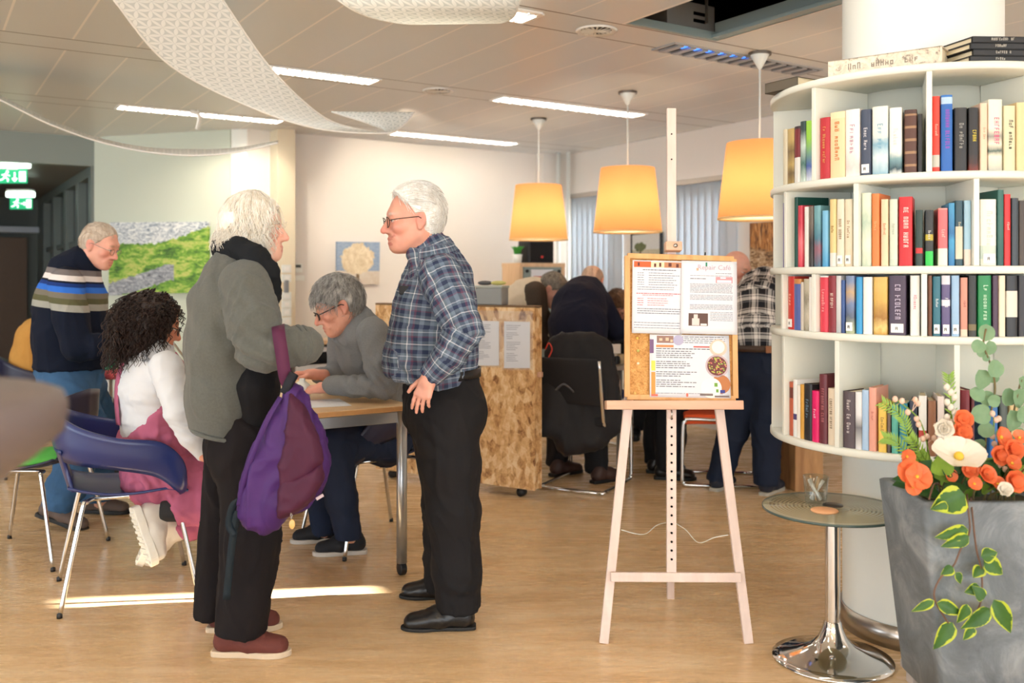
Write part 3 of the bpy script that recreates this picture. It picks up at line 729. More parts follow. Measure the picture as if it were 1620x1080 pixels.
tag(canvas('autumn_painting', q, m, .025), 'brown autumn woodland painting on the window wall beside the bookcase', 'painting')
# thermostat and the column of switches
p = onwall(471, 424, bA, bB); t_ = thing('thermostat', p, 'white wall thermostat with dark display on the cream back wall', 'thermostat')
b = MB(); b.box(p, (.085, .03, .085), ax=ax); obj('housing', b, M_white, t_, bevel=.005)
b = MB(); b.box(p+VB*-.017+Vector((0, 0, .018)), (.05, .004, .026), ax=ax); obj('display', b, mat('lcd_dark', (60, 66, 62), .3), t_)
p = onwall(473, 440, bA, bB); b = MB(); b.box(p, (.1, .03, .05), ax=ax); tag(obj('junction_box', b, M_white, None, p, bevel=.005), 'white junction box under the wall thermostat', 'junction box')
for k, y in enumerate((425, 440, 468, 481, 494, 508)):
    p = P(453, y, 8.34); c = Vector((p.x, p.y, p.z))
    t_ = thing('light_switch', c, 'white wall switch on the cream post, '+('topmost', 'second', 'third', 'fourth', 'fifth', 'lowest')[k]+' of the column', 'light switch', 'switches on the cream post')
    b = MB(); b.box(c, (.085, .025, .07), ax=ax); obj('switch_plate', b, M_white, t_, bevel=.004)
    b = MB(); b.box(c+VB*-.015, (.04, .01, .036), ax=ax); obj('rocker', b, mat('rocker_white', (246, 244, 238), .35), t_, bevel=.002)
p = P(453, 453, 8.33); b = MB(); b.box(p, (.04, .03, .11), ax=ax); tag(obj('key_holder', b, mat('grey_plastic', (140, 142, 146), .4), None, p, bevel=.005), 'small grey key holder among the switches on the cream post', 'key holder')
WORLD, EXPO = 3.0, 0.66
# ================================================================== ROUND BOOKCASE AND ITS BOOKS
BX, BY, BR, CR = 1.5825, 3.62, .5626, .2935
bc = Vector((BX, BY, 0)); M_shelf = mat('pale_bookcase_paint', (226, 228, 218), .4, var=.01)
column('trim_column_front', bc, CR-.006, 0, CEIL, M_white, 96)
def ang(px, r):                                        # angle (from the camera side) whose point at radius r falls on column px
    t = (px-CX)/F; lo, hi = -math.pi*.62, math.pi*.62
    f = lambda a: (BX+r*math.sin(a))-t*(BY-r*math.cos(a))
    a, b = -1.83, 1.0
    for _ in range(50):
        m_ = (a+b)/2
        if f(m_) > 0: b = m_
        else: a = m_
    return (a+b)/2
def pol(a, r, z=0): return Vector((BX+r*math.sin(a), BY-r*math.cos(a), z))
SH = [2.062, 1.703, 1.391, 1.157, .757]; TH = .026    # shelf tops, from the top board down
bk = thing('bookcase', bc, 'round white bookcase of five curved shelves built around the column', 'bookcase')
for i, z in enumerate(SH):
    b = MB(); b.lathe([(CR+.001, z-TH), (BR-.004, z-TH), (BR, z-TH+.004), (BR, z-.004), (BR-.004, z), (CR+.001, z)], (BX, BY, 0), 128, closed_prof=True)
    obj('shelf', b, M_shelf, bk)
DIV = [[1287, 1470, 1655], [1242, 1354, 1545], [1237, 1287, 1462, 1640], [1239, 1324, 1514]]
for i, row in enumerate(DIV):
    angs = [ang(x, BR-.006) for x in row]; step = math.radians(45)
    while angs[-1] < 2*math.pi+angs[0]-step*1.2: angs.append(angs[-1]+step)
    for a in angs:
        d = pol(a, 1)-bc; n = Vector((-d.y, d.x, 0)); d = Vector((d.x, d.y, 0)).normalized(); n = Vector((-d.y, d.x, 0))
        z0, z1 = SH[i+1], SH[i]-TH; b = MB(); b.box(pol(a, (CR+BR-.004)/2, (z0+z1)/2), (BR-.004-CR-.002, .018, z1-z0), ax=(d, n, Vector((0, 0, 1))))
        obj('divider', b, M_shelf, bk, bevel=.002)
b = MB(); b.lathe([(CR-.004, SH[4]-TH), (CR-.001, SH[4]-TH), (CR-.001, SH[0]), (CR-.004, SH[0])], (BX, BY, 0), 96, closed_prof=True); obj('back_panel', b, M_shelf, bk)
b = MB(); b.lathe([(CR-.004, .0), (CR+.004, .0), (CR+.004, .085), (CR-.004, .085)], (BX, BY, 0), 96, closed_prof=True); s_ = struct('trim_kickplate', b, M_steel)

M_pages = mat('book_pages', (226, 212, 182), .9, var=.08, nscale=120)
def spine_mat(name, stops, rough=.45, mottled=None):
    """stops: (height fraction, colour) bands from the foot up"""
    m = bpy.data.materials.new(name); t = NT(m); g = t.coord('Generated'); z = t.sep(g)[2]
    if len(stops) == 1: c = t.mix(t.noise(g, 20), [x*.93 for x in srgb(stops[0][1])], srgb(stops[0][1]))
    else:
        zz = t.math('ADD', z, t.math('MULTIPLY', t.math('SUBTRACT', t.noise(g, 9, 3), .5), mottled or 0.0)) if mottled else z
        c = t.ramp(zz, [(p, srgb(c_)) for p, c_ in stops], 'CONSTANT' if not mottled else 'LINEAR')
    t.color(c); t.b.inputs['Roughness'].default_value = rough; return m
INKS = {}
def lettering(name, s_, size, m, parent, loc, ex, ey):
    """small print too soft to read in the photo: letter-like strokes with word gaps"""
    rg = random.Random(len(s_)*7+ord(s_[0])); ex = Vector(ex).normalized(); ey = Vector(ey).normalized(); n = ex.cross(ey); b = MB(); adv = size*.72; x = -adv*len(s_)/2; loc = Vector(loc)
    for ch in s_:
        if ch != ' ':
            st_ = 0; h_ = size*(1.0 if ch.isupper() or ch in 'bdfhklt' else .66); st = size*.13; w_ = size*.46
            def bar(cx, cy, bw, bh): b.box(loc+ex*(x+cx)+ey*(cy-size*.4), (bw, bh, .0005), ax=(ex, ey, n))
            bar(st/2, h_/2, st, h_)
            if rg.random() < .7: bar(w_/2, h_-st/2, w_, st)
            if rg.random() < .6: bar(w_/2, h_*.5, w_*.8, st)
            if rg.random() < .6: bar(w_-st/2, h_*.5, st, h_)
            if rg.random() < .4: bar(w_/2, st/2, w_, st)
        x += adv
    return obj(name, b, m, parent, fixn=False)
def ink(c):
    k = tuple(c) if not isinstance(c, str) else c
    if k not in INKS: INKS[k] = mat('ink_%d' % len(INKS), c, .6, var=0)
    return INKS[k]
def make_book(a, face, r, w, hgt, dep, z, m, label, title=None, tcol=(240, 236, 226), tag_w=False, tsize=.6, group=None, tpos=.55):
    """spine centre at polar angle a, radius r; 'face' is the direction angle the spine looks to"""
    o = pol(a, r, z); out = Vector((math.sin(face), -math.cos(face), 0)); sx = Vector((math.cos(face), math.sin(face), 0)); up = Vector((0, 0, 1))
    b = MB(); hw = w/2; rd = min(.007, w*.22); n = 4
    prof = [(-hw, -dep), (-hw, -rd)]+[(-hw*math.cos(math.pi*k/(2*n)) if k < n else 0, -rd+rd*math.sin(math.pi*k/(2*n))) for k in range(1, n+1)]
    prof = prof+[(-x, y) for x, y in prof[:-1][::-1]]
    t_ = min(.0025, w*.15)
    inn = [(hw-t_, -dep), (hw-t_, -rd-.003), (-hw+t_, -rd-.003), (-hw+t_, -dep)]
    outl = prof+inn
    def q(x, y, zz): return o+sx*(x*(1+min(0, y)/r*1.02))+out*y+up*zz
    # cover as outer strip plus inner strip, capped along top and bottom
    N = len(prof); vs = [q(x, y, 0) for x, y in prof]+[q(x, y, hgt) for x, y in prof]
    ins = []
    for x, y in prof: ins.append((x*(hw-t_)/hw, min(y, -rd-.002) if abs(x) < hw-1e-6 else y))
    ins = [(max(-hw+t_, min(hw-t_, x)), y if y <= -rd else -rd-.0015) for x, y in prof]
    vs += [q(x, y, 0) for x, y in ins]+[q(x, y, hgt) for x, y in ins]
    fs = []
    for k in range(N-1):
        fs += [(k, k+1, N+k+1, N+k), (2*N+k+1, 2*N+k, 3*N+k, 3*N+k+1), (N+k, N+k+1, 3*N+k+1, 3*N+k), (k+1, k, 2*N+k, 2*N+k+1)]
    fs += [(0, N, 3*N, 2*N), (N-1, 2*N-1+2*N, 0, 0)][:1]+[(N-1, 3*N-1, 4*N-1, 2*N-1)]
    b._add(vs, fs, False)
    bo = obj('book', b, m, None, o); tag(bo, label, 'book', group)
    p = MB(); pw = hw-t_-.0002; ya, yb = -rd-.003, -dep+.004; p.prism([q(-pw, ya, .004), q(pw, ya, .004), q(pw, yb, .004), q(-pw, yb, .004)], (0, 0, hgt-.008)); obj('pages', p, M_pages, bo)
    if title:
        L = len(title); size = min(w*.34, hgt*.6/(L*.72))
        lettering('spine_lettering', title, size, ink(tcol), bo, q(0, .0007, hgt*tpos), -up, sx)
    if tag_w:
        g = MB(); g.box(q(0, .0008, .024), (w*.72, .0016, .030), ax=(sx, out, up)); lb = obj('spine_label', g, ink((244, 244, 240)), bo, label='white spine label')
        lettering('label_lettering', 'r', .016, ink((30, 30, 34)), bo, q(0, .0018, .024), sx, up)
    return bo
ROWN = ['top shelf', 'second shelf', 'third shelf', 'bottom shelf']
# (x0, x1, ytop, bands, look, title, title colour, label, [mottled]) in picture pixels, shelf by shelf
B = [[
 (1237.5, 1243.5, 205, [(0, (226, 216, 188))], 'thin cream', None, None, False),
 (1244, 1254, 204, [(0, (170, 142, 84)), (.2, (112, 92, 60)), (.35, (190, 164, 104)), (.6, (120, 98, 60)), (.8, (196, 170, 108))], 'ornate gold-brown', None, None, False, .12),
 (1255, 1264, 200, [(0, (226, 222, 216)), (.45, (120, 40, 46)), (.95, (50, 40, 44))], 'dark red and white', None, None, False),
 (1264.5, 1273, 192, [(0, (206, 222, 212)), (.3, (56, 104, 98)), (.6, (196, 214, 206)), (.85, (44, 66, 66))], 'teal and white', None, None, False, .2),
 (1273.5, 1283, 191, [(0, (226, 232, 240)), (.25, (70, 96, 170)), (.7, (150, 206, 70))], 'lime green and blue', None, None, False, .1),
 (1291, 1307, 186, [(0, (188, 42, 52))], 'plain crimson', 'De kleine zaken', (214, 170, 96), False),
 (1308.5, 1333, 177, [(0, (240, 208, 164)), (.9, (246, 220, 180))], 'wide peach', 'Het verhaal', (206, 120, 60), False),
 (1335, 1359, 173, [(0, (236, 228, 222)), (.15, (216, 204, 200)), (.4, (240, 236, 230))], 'white floral', 'Memoires', (190, 150, 170), False, .2),
 (1360.5, 1377.5, 173, [(0, (60, 70, 92))], 'slate navy', 'Naar huis', (214, 214, 220), True),
 (1378.5, 1405, 168, [(0, (140, 178, 196)), (.25, (206, 222, 226)), (.45, (128, 172, 194)), (.6, (226, 228, 218))], 'pale blue seascape', 'Aan zee', (120, 170, 196), False, .15),
 (1406, 1427, 170, [(0, (222, 224, 218)), (.08, (48, 76, 86)), (.22, (120, 156, 164)), (.34, (232, 234, 228))], 'white teal-footed', 'Winter', (196, 200, 200), False, .08),
 (1430, 1451, 173, [(0, (84, 50, 38)), (.1, (150, 116, 84)), (.14, (84, 50, 38)), (.3, (150, 116, 84)), (.34, (84, 50, 38)), (.5, (150, 116, 84)), (.54, (84, 50, 38)), (.7, (150, 116, 84)), (.74, (84, 50, 38)), (.9, (150, 116, 84)), (.93, (70, 42, 32))], 'ribbed brown leather', None, None, False),
 (1452, 1459.5, 180, [(0, (34, 32, 34))], 'narrow black', None, None, False),
 (1472.5, 1485, 152, [(0, (226, 60, 44)), (.06, (190, 190, 180)), (.22, (228, 62, 44))], 'slim scarlet', 'Vermist', (250, 190, 170), False),
 (1488.5, 1508, 150, [(0, (30, 96, 178)), (.88, (170, 200, 226)), (.97, (36, 110, 190))], 'bright blue', 'SUZANNE VERMEER', (158, 60, 176), False),
 (1510, 1531, 170, [(0, (34, 34, 36))], 'glossy black', 'De stilte', (150, 150, 146), False),
 (1532.5, 1549.5, 170, [(0, (120, 40, 26)), (.12, (60, 30, 24)), (.28, (28, 26, 28))], 'black red-footed', 'NACHT', (226, 206, 60), False, .1),
 (1551, 1563, 163, [(0, (240, 202, 176))], 'slim salmon', 'Een dag', (220, 150, 120), False),
 (1564, 1587.5, 157, [(0, (176, 178, 168)), (.2, (236, 230, 206)), (.28, (70, 96, 88)), (.38, (236, 228, 206)), (.48, (150, 150, 142)), (.6, (238, 232, 210))], 'cream landscape-banded', 'ROOSBOOM', (232, 96, 136), False, .06),
 (1589, 1608, 167, [(0, (222, 214, 178))], 'beige dark-titled', 'Het geheim', (60, 66, 56), False),
 (1609.5, 1628, 162, [(0, (232, 206, 156))], 'yellow-cream', None, None, False)],
 [(1238, 1241, 321, [(0, (70, 64, 150))], 'thin violet', None, None, False),
 (1255.5, 1260.5, 312, [(0, (22, 74, 66))], 'tall dark green', None, None, False),
 (1261, 1268, 325, [(0, (206, 54, 76)), (.4, (236, 120, 130)), (.7, (200, 60, 80))], 'rose-red mottled', None, None, False, .3),
 (1271.5, 1278, 327, [(0, (226, 226, 222))], 'slim white', None, None, False),
 (1278.5, 1285.5, 326, [(0, (70, 66, 66)), (.4, (44, 42, 46)), (.7, (110, 100, 92))], 'dark photographic', None, None, False, .2),
 (1286, 1297, 325, [(0, (70, 110, 130)), (.3, (150, 96, 110)), (.45, (70, 120, 140)), (.8, (110, 160, 170))], 'teal marbled', None, None, False, .3),
 (1299.5, 1309, 333, [(0, (70, 150, 200)), (.4, (120, 184, 220))], 'sky-blue', None, None, False, .1),
 (1311.5, 1322, 315, [(0, (226, 222, 214)), (.2, (222, 200, 140))], 'cream-and-gold', 'Gids', (150, 110, 40), False),
 (1322.5, 1335, 315, [(0, (230, 222, 200))], 'cream emblem-stamped', 'OUDE KUNST', (150, 116, 60), 'C'),
 (1335.5, 1348, 315, [(0, (232, 214, 186)), (.25, (228, 216, 190))], 'cream brown-lettered', 'De tijden', (160, 122, 70), 'k'),
 (1362, 1378, 305, [(0, (186, 200, 178)), (.3, (222, 226, 206)), (.6, (176, 196, 176)), (.8, (214, 222, 200))], 'pale green map-patterned', None, None, False, .3),
 (1378.5, 1391, 306, [(0, (238, 126, 60))], 'orange', 'Zomer', (250, 190, 130), False),
 (1393, 1405, 315, [(0, (240, 206, 170))], 'pale peach', 'Dagboek', (200, 120, 80), False),
 (1406.5, 1420, 315, [(0, (196, 208, 190)), (.1, (206, 214, 196))], 'mint green', 'Tuinen', (170, 180, 160), False),
 (1421, 1444, 311, [(0, (200, 28, 36))], 'large glossy red', 'DE RODE KAMER', (244, 226, 220), False),
 (1448, 1460, 332, [(0, (26, 52, 44)), (.22, (190, 40, 40)), (.32, (26, 52, 44))], 'dark green red-spotted', None, None, False),
 (1463.5, 1477, 332, [(0, (40, 190, 76)), (.26, (40, 42, 40)), (.45, (176, 160, 40)), (.56, (38, 40, 40))], 'black lime-footed', 'Groen', (220, 220, 220), False),
 (1484, 1500, 329, [(0, (232, 222, 206)), (.3, (234, 106, 110)), (.97, (236, 150, 140))], 'coral white-footed', 'Lief', (250, 200, 190), False),
 (1501, 1511, 321, [(0, (36, 110, 168)), (.4, (60, 150, 196)), (.5, (36, 104, 160)), (.9, (60, 140, 186))], 'blue picture-backed', None, None, False, .2),
 (1511.5, 1524, 317, [(0, (36, 70, 84)), (.1, (206, 198, 176)), (.6, (36, 70, 84))], 'teal-navy cream-titled', 'Havenstad', (216, 208, 176), False),
 (1525.5, 1537, 317, [(0, (214, 200, 190)), (.25, (150, 186, 206))], 'powder-blue', None, None, False),
 (1551, 1578, 315, [(0, (216, 220, 206)), (.1, (190, 206, 196)), (.3, (230, 230, 218))], 'wide off-white', 'Landschap', (200, 206, 196), 'b'),
 (1579, 1589, 300, [(0, (32, 78, 76)), (.5, (44, 96, 88))], 'tall teal-green', None, None, False, .2),
 (1589.5, 1600, 307, [(0, (206, 34, 38))], 'slim bright red', 'Bloed', (240, 200, 190), False),
 (1601.5, 1613, 313, [(0, (50, 60, 70))], 'dark slate', None, None, False),
 (1613.5, 1626, 317, [(0, (66, 54, 46))], 'dark brown', None, None, False)],
 [(1242.5, 1251.5, 437, [(0, (206, 58, 50))], 'orange-red', 'Vuur', (240, 190, 170), 'f'),
 (1252.5, 1263.5, 441, [(0, (84, 104, 170)), (.9, (206, 140, 80))], 'orange-topped blue', None, None, False),
 (1264, 1268.5, 446, [(0, (206, 198, 186))], 'thin stone-grey', None, None, False),
 (1269, 1278, 441, [(0, (150, 142, 120)), (.3, (196, 190, 172)), (.6, (140, 132, 112)), (.8, (190, 182, 160))], 'speckled grey', None, None, False, .4),
 (1279, 1283.5, 438, [(0, (236, 234, 228))], 'thin white', None, None, False),
 (1292, 1305.5, 433, [(0, (214, 60, 78)), (.97, (240, 240, 240))], 'pinkish red', 'Rozentuin', (240, 170, 170), False),
 (1306.5, 1319.5, 434, [(0, (136, 40, 50))], 'maroon', 'BERICHT', (232, 220, 206), False),
 (1321, 1329, 432, [(0, (176, 178, 180)), (.5, (206, 206, 208))], 'silver-grey', None, None, False, .1),
 (1330, 1336, 443, [(0, (40, 66, 120)), (.5, (60, 90, 150))], 'narrow navy', None, None, False, .1),
 (1336.5, 1351, 434, [(0, (180, 190, 150)), (.3, (90, 100, 120)), (.5, (110, 130, 170)), (.7, (190, 160, 120)), (.9, (120, 140, 176))], 'patchwork blue and olive', None, None, 't', .2),
 (1353.5, 1363.5, 438, [(0, (56, 156, 214))], 'cyan', None, None, False),
 (1364, 1379.5, 438, [(0, (240, 238, 232))], 'plain white', None, None, False),
 (1380.5, 1404, 438, [(0, (190, 140, 40)), (.12, (226, 196, 120)), (.3, (160, 112, 40)), (.6, (206, 166, 80)), (.85, (214, 178, 96))], 'mustard photographic', None, None, False, .2),
 (1405, 1434, 431, [(0, (66, 50, 74))], 'wide dark purple', 'LA CARESSE', (196, 186, 206), True),
 (1439.5, 1455.5, 432, [(0, (238, 238, 234))], 'white with colour dots', 'Kleurig', (226, 110, 140), False),
 (1468, 1474.5, 433, [(0, (110, 66, 40))], 'narrow brown', None, None, False),
 (1475.5, 1488.5, 437, [(0, (40, 106, 124))], 'petrol-blue', 'Water', (206, 220, 220), True),
 (1489.5, 1504, 430, [(0, (90, 80, 124)), (.5, (214, 214, 224)), (.6, (90, 80, 124)), (.85, (206, 206, 216))], 'violet and white', 'Avond', (226, 226, 232), 'A'),
 (1505.5, 1518.5, 430, [(0, (150, 184, 216))], 'light blue', None, None, 'n'),
 (1520, 1531.5, 439, [(0, (226, 198, 176)), (.12, (206, 140, 120))], 'dusty pink', 'Stof', (150, 84, 76), False),
 (1532.5, 1546, 433, [(0, (40, 40, 36)), (.1, (110, 96, 60)), (.2, (24, 26, 24))], 'very dark green', None, None, False),
 (1547.5, 1570, 428, [(0, (24, 130, 72))], 'wide emerald green', 'De reiziger', (196, 226, 200), False),
 (1571, 1580, 430, [(0, (66, 40, 66))], 'dark aubergine', None, None, False),
 (1581, 1591.5, 434, [(0, (226, 214, 190))], 'ivory', None, None, False),
 (1593, 1612, 436, [(0, (30, 32, 38)), (.32, (214, 208, 196)), (.75, (34, 36, 42))], 'black white-labelled', None, None, False),
 (1613, 1628, 434, [(0, (36, 34, 40))], 'plain black', None, None, False)],
 [(1240.5, 1243, 620, [(0, (190, 50, 60))], 'thin red', None, None, False),
 (1244, 1250, 604, [(0, (190, 96, 66)), (.7, (110, 50, 40)), (.9, (196, 100, 70))], 'rust', None, None, False),
 (1250.5, 1256, 600, [(0, (232, 232, 230)), (.3, (70, 60, 110)), (.4, (236, 236, 234))], 'white and navy', None, None, False),
 (1256.5, 1262, 609, [(0, (236, 230, 220))], 'thin ivory', None, None, False),
 (1262.5, 1268, 608, [(0, (214, 160, 66))], 'narrow golden', None, None, False),
 (1268.5, 1281, 607, [(0, (36, 36, 40))], 'black blue-lettered', 'Schaduw', (120, 150, 170), False),
 (1282, 1293.5, 618, [(0, (222, 26, 104))], 'hot pink', 'Hart', (250, 210, 226), False),
 (1294.5, 1307.5, 592, [(0, (104, 44, 54))], 'tall burgundy', 'VERZAMELD WERK', (190, 120, 124), False),
 (1308.5, 1320, 614, [(0, (222, 206, 182))], 'beige', 'KONINGIN MARGOT', (110, 90, 60), False),
 (1328, 1348, 619, [(0, (80, 66, 72))], 'wide mauve-brown', 'Over de brug', (206, 196, 196), False),
 (1349.5, 1360.5, 620, [(0, (222, 222, 224)), (.38, (120, 120, 124)), (.6, (226, 226, 228))], 'white photo-backed', None, None, False, .05),
 (1361.5, 1372.5, 617, [(0, (170, 200, 232))], 'baby-blue', None, None, False),
 (1373.5, 1386, 613, [(0, (232, 164, 144))], 'large salmon-pink', 'Samen', (196, 110, 96), False),
 (1388.5, 1402.5, 638, [(0, (240, 200, 90))], 'sunny yellow', 'Zonlicht', (120, 84, 30), False),
 (1403.5, 1409, 641, [(0, (70, 60, 56)), (.5, (110, 90, 80))], 'dark multicoloured', None, None, False, .3),
 (1410, 1421, 641, [(0, (90, 176, 160))], 'sea-green', None, None, False),
 (1422, 1436, 638, [(0, (30, 130, 156))], 'deep turquoise', None, None, False),
 (1438, 1451.5, 634, [(0, (40, 48, 70))], 'midnight blue', None, None, False),
 (1453, 1466.5, 626, [(0, (236, 232, 226)), (.3, (190, 60, 50)), (.42, (236, 234, 228))], 'white red-banded', None, None, False),
 (1468, 1481.5, 634, [(0, (150, 100, 70))], 'wide tan', None, None, False),
 (1483, 1494.5, 627, [(0, (238, 222, 216))], 'pale rose', None, None, False),
 (1519.5, 1536, 617, [(0, (120, 24, 36)), (.4, (206, 160, 70)), (.5, (120, 24, 36))], 'dark red gold-banded', None, None, False),
 (1537, 1542, 618, [(0, (96, 30, 40))], 'narrow wine-red', None, None, False),
 (1566, 1580, 632, [(0, (50, 110, 176))], 'royal blue', None, None, False),
 (1582, 1596, 628, [(0, (70, 80, 76))], 'grey-green', None, None, False),
 (1598, 1612, 634, [(0, (206, 180, 130))], 'sand-coloured', None, None, False)]]
nb = 0
for ri, row in enumerate(B):
    rs = BR-.022; z = SH[ri+1]+.0005; dv = sorted(ang(x, BR-.006) for x in DIV[ri]); dv = [-1.6]+dv+[dv[-1]+math.pi/4]
    cells = {}
    for q in row:
        a = (ang(q[0], rs)+ang(q[1], rs))/2; ci = max(i for i, d in enumerate(dv) if d <= a); cells.setdefault(ci, []).append((a, q))
    for ci, bs in cells.items():
        hb = (.009+.0012)/rs; endp = dv[ci]+hb; top_ = dv[ci+1]-hb if ci+1 < len(dv) else 9
        for k, (a, q) in enumerate(bs):
            w = abs(ang(q[1], rs)-ang(q[0], rs))*rs*.95; w = max(w, .0062)
            a = max(a, endp+w/2/rs/.97)
            if a+w/2/rs/.97 > top_: w = (top_-endp)*rs*.95; a = (top_+endp)/2
            if w < .004: continue
            endp = a+w/2/rs/.97; p = pol(a, rs)
            hgt = HC-(q[2]-HY)/F*p.y-z; hgt = max(.12, min(hgt, SH[ri]-TH-z-.006)); face = a
            dep = .135
            nbr = bs[k-1][1][4] if k else (bs[1][1][4] if len(bs) > 1 else None)
            side = 'right of' if k else 'left of'
            lab = '%s book on the %s of the bookcase' % (q[4], ROWN[ri])
            if nbr and len(lab.split()) <= 11: lab += ', %s the %s one' % (side, nbr)
            m = spine_mat('book_cover_%d' % nb, q[3], .4, q[8] if len(q) > 8 else None); nb += 1
            ww = w
            make_book(a, face, rs, ww, hgt, dep, z, m, ' '.join(lab.split()[:16]), q[5], q[6] or (240, 236, 226), q[7] if q[7] else False, group='books on the '+ROWN[ri])
# books lying on the top board
def flat_book(name, corners, z, th, m, label, group=None, spine=None):
    """four ground-plan corners (spine edge first two), lying flat"""
    cs = [Vector((x, y, 0)) for x, y in corners]; o = sum(cs, Vector())/4+Vector((0, 0, z)); b = MB(); t_ = .003
    def sh(k): c = sum(cs, Vector())/4; return [c+(p-c)*k for p in cs]
    for z0 in (z, z+th-t_): b.prism([p+Vector((0, 0, z0)) for p in cs], (0, 0, t_))
    b.prism([cs[0]+Vector((0, 0, z)), cs[1]+Vector((0, 0, z)), cs[1].lerp(cs[2], .03)+Vector((0, 0, z)), cs[0].lerp(cs[3], .03)+Vector((0, 0, z))], (0, 0, th))
    bo = obj('book', b, m, None, o); tag(bo, label, 'book', group)
    i = sh(.965); p = MB(); p.prism([i[0].lerp(cs[0], .0)+Vector((0, 0, z+t_)), i[1]+Vector((0, 0, z+t_)), i[2]+Vector((0, 0, z+t_)), i[3]+Vector((0, 0, z+t_))], (0, 0, th-2*t_)); obj('pages', p, M_pages, bo); return bo
zt = SH[0]+.0005
def TP(px, py, z): d = F*(HC-z)/(py-HY); return ((px-CX)/F*d, d)
m = bpy.data.materials.new('flowered_cover'); t = NT(m); g = t.coord('Object'); n = t.noise(g, 28, 4, .7, 1.2)
t.color(t.ramp(n, [(.4, srgb((226, 214, 196))), (.56, srgb((206, 192, 172))), (.64, srgb((120, 110, 98))), (.75, srgb((214, 200, 184)))])); t.b.inputs['Roughness'].default_value = .5
sp0, sp1 = (1.130, 3.345), (1.432, 3.115)
dv_ = Vector((sp1[0]-sp0[0], sp1[1]-sp0[1])); nn = Vector((-dv_.y, dv_.x)).normalized()*.20
if nn.y < 0: nn = -nn
fb = flat_book('book', [sp0, sp1, (sp1[0]+nn.x, sp1[1]+nn.y), (sp0[0]+nn.x, sp0[1]+nn.y)], zt, .062, m, 'thick cream flowered book lying flat on top of the bookcase')
ex = Vector((dv_.x, dv_.y, 0)).normalized()
lettering('spine_lettering', 'Sul  vhlon  ain', .022, ink((120, 110, 98)), fb, Vector(((sp0[0]+sp1[0])/2, (sp0[1]+sp1[1])/2, zt+.031))-Vector((nn.x, nn.y, 0)).normalized()*.0006, ex, (0, 0, 1))
# open-backed old book at the left edge
o1 = pol(ang(1243, BR-.02), BR-.06); d1 = Vector((math.cos(.55), math.sin(.55), 0)); n1 = Vector((-d1.y, d1.x, 0))
cs = [o1-d1*.06-n1*.06, o1-d1*.06+n1*.10, o1+d1*.10+n1*.10, o1+d1*.10-n1*.06]
flat_book('book', [(p.x, p.y) for p in cs], zt, .040, mat('old_grey_cover', (96, 88, 76), .7), 'worn grey book with yellowed pages at the left edge of the bookcase top')
for k in range(4):
    z = zt+.0215*k; off = (-.006, .004, -.004, .002)[k]; f0, f1 = (1.518+off, 3.085), (1.86+off, 3.10)
    q = Vector((f1[0]-f0[0], f1[1]-f0[1])).normalized(); n2 = Vector((-q.y, q.x))*.26; sk = Vector((-.06, 0))
    bo = flat_book('book', [f0, f1, (f1[0]+n2.x+sk.x, f1[1]+n2.y), (f0[0]+n2.x+sk.x, f0[1]+n2.y)], z, .021, mat('black_hardcover', (26, 26, 28), .4),
        'black slim book in the pile on the bookcase top, '+('lowest', 'second from the bottom', 'third from the bottom', 'topmost')[k], 'pile of black books')
    lettering('spine_lettering', ('Abdfe', 'Rethkl d', 'Nblakt', 'Ohtkdelbf hl')[k], .009, ink((200, 196, 186)), bo, Vector((f0[0]+.10, f0[1]-.0006, z+.0105)), (1, 0, 0), (0, 0, 1))

# ================================================================== GLASS SIDE TABLE
sx_, sy_ = PX(1317, 3.31), 3.31; st = thing('side_table', (sx_, sy_, 0), 'round glass side table on a chrome trumpet pedestal before the column', 'side table')
zt_ = .540
b = MB(); b.lathe([(.0, .012), (.0, .0), (.2, .0), (.207, .004), (.206, .010), (.17, .018), (.12, .032), (.075, .055), (.048, .085), (.034, .118), (.030, .135), (.026, .14)], (sx_, sy_, 0), 96); obj('base', b, M_chrome, st)
b = MB(); b.lathe([(.026, .13), (.026, zt_-.012)], (sx_, sy_, 0), 48); obj('pole', b, M_chrome, st)
b = MB(); b.lathe([(.0, zt_-.012), (.055, zt_-.012), (.055, zt_-.008), (.0, zt_-.008)], (sx_, sy_, 0), 48); obj('mounting_plate', b, M_chrome, st)
m = bpy.data.materials.new('patterned_glass'); t = NT(m)
x = t.sep(t.coord('Object')); r = t.math('SQRT', t.math('ADD', t.math('MULTIPLY', x[0], x[0]), t.math('MULTIPLY', x[1], x[1])))
rg = t.math('GREATER_THAN', t.math('FRACT', t.math('MULTIPLY', r, 1/.0135)), .55); rg = t.math('MULTIPLY', rg, t.math('MULTIPLY', t.math('GREATER_THAN', r, .06), t.math('LESS_THAN', r, .222)))
t.color(t.mix(rg, srgb((206, 200, 176)), srgb((150, 132, 96)))); t.b.inputs['Roughness'].default_value = .06; t.b.inputs['Specular IOR Level'].default_value = .6
tp = t.node('ShaderNodeBsdfTransparent'); tp.inputs[0].default_value = (.86, .92, .86, 1); mx = t.node('ShaderNodeMixShader'); t.val(mx.inputs[0], t.math('MULTIPLY_ADD', rg, .3, .5)); t.link(tp.outputs[0], mx.inputs[1]); t.link(t.b.outputs[0], mx.inputs[2]); t.link(mx.outputs[0], t.out.inputs[0])
b = MB(); b.lathe([(.0, zt_-.008), (.236, zt_-.008), (.240, zt_-.005), (.240, zt_-.002), (.237, zt_), (.0, zt_)], (sx_, sy_, 0), 96); obj('table_top', b, m, st)
b = MB(); b.lathe([(.2395, zt_-.009), (.2415, zt_-.009), (.2415, zt_-.0005), (.2395, zt_-.0005)], (sx_, sy_, 0), 96, closed_prof=True); obj('glass_edge', b, mat('dark_glass_edge', (66, 84, 80), .15), st)
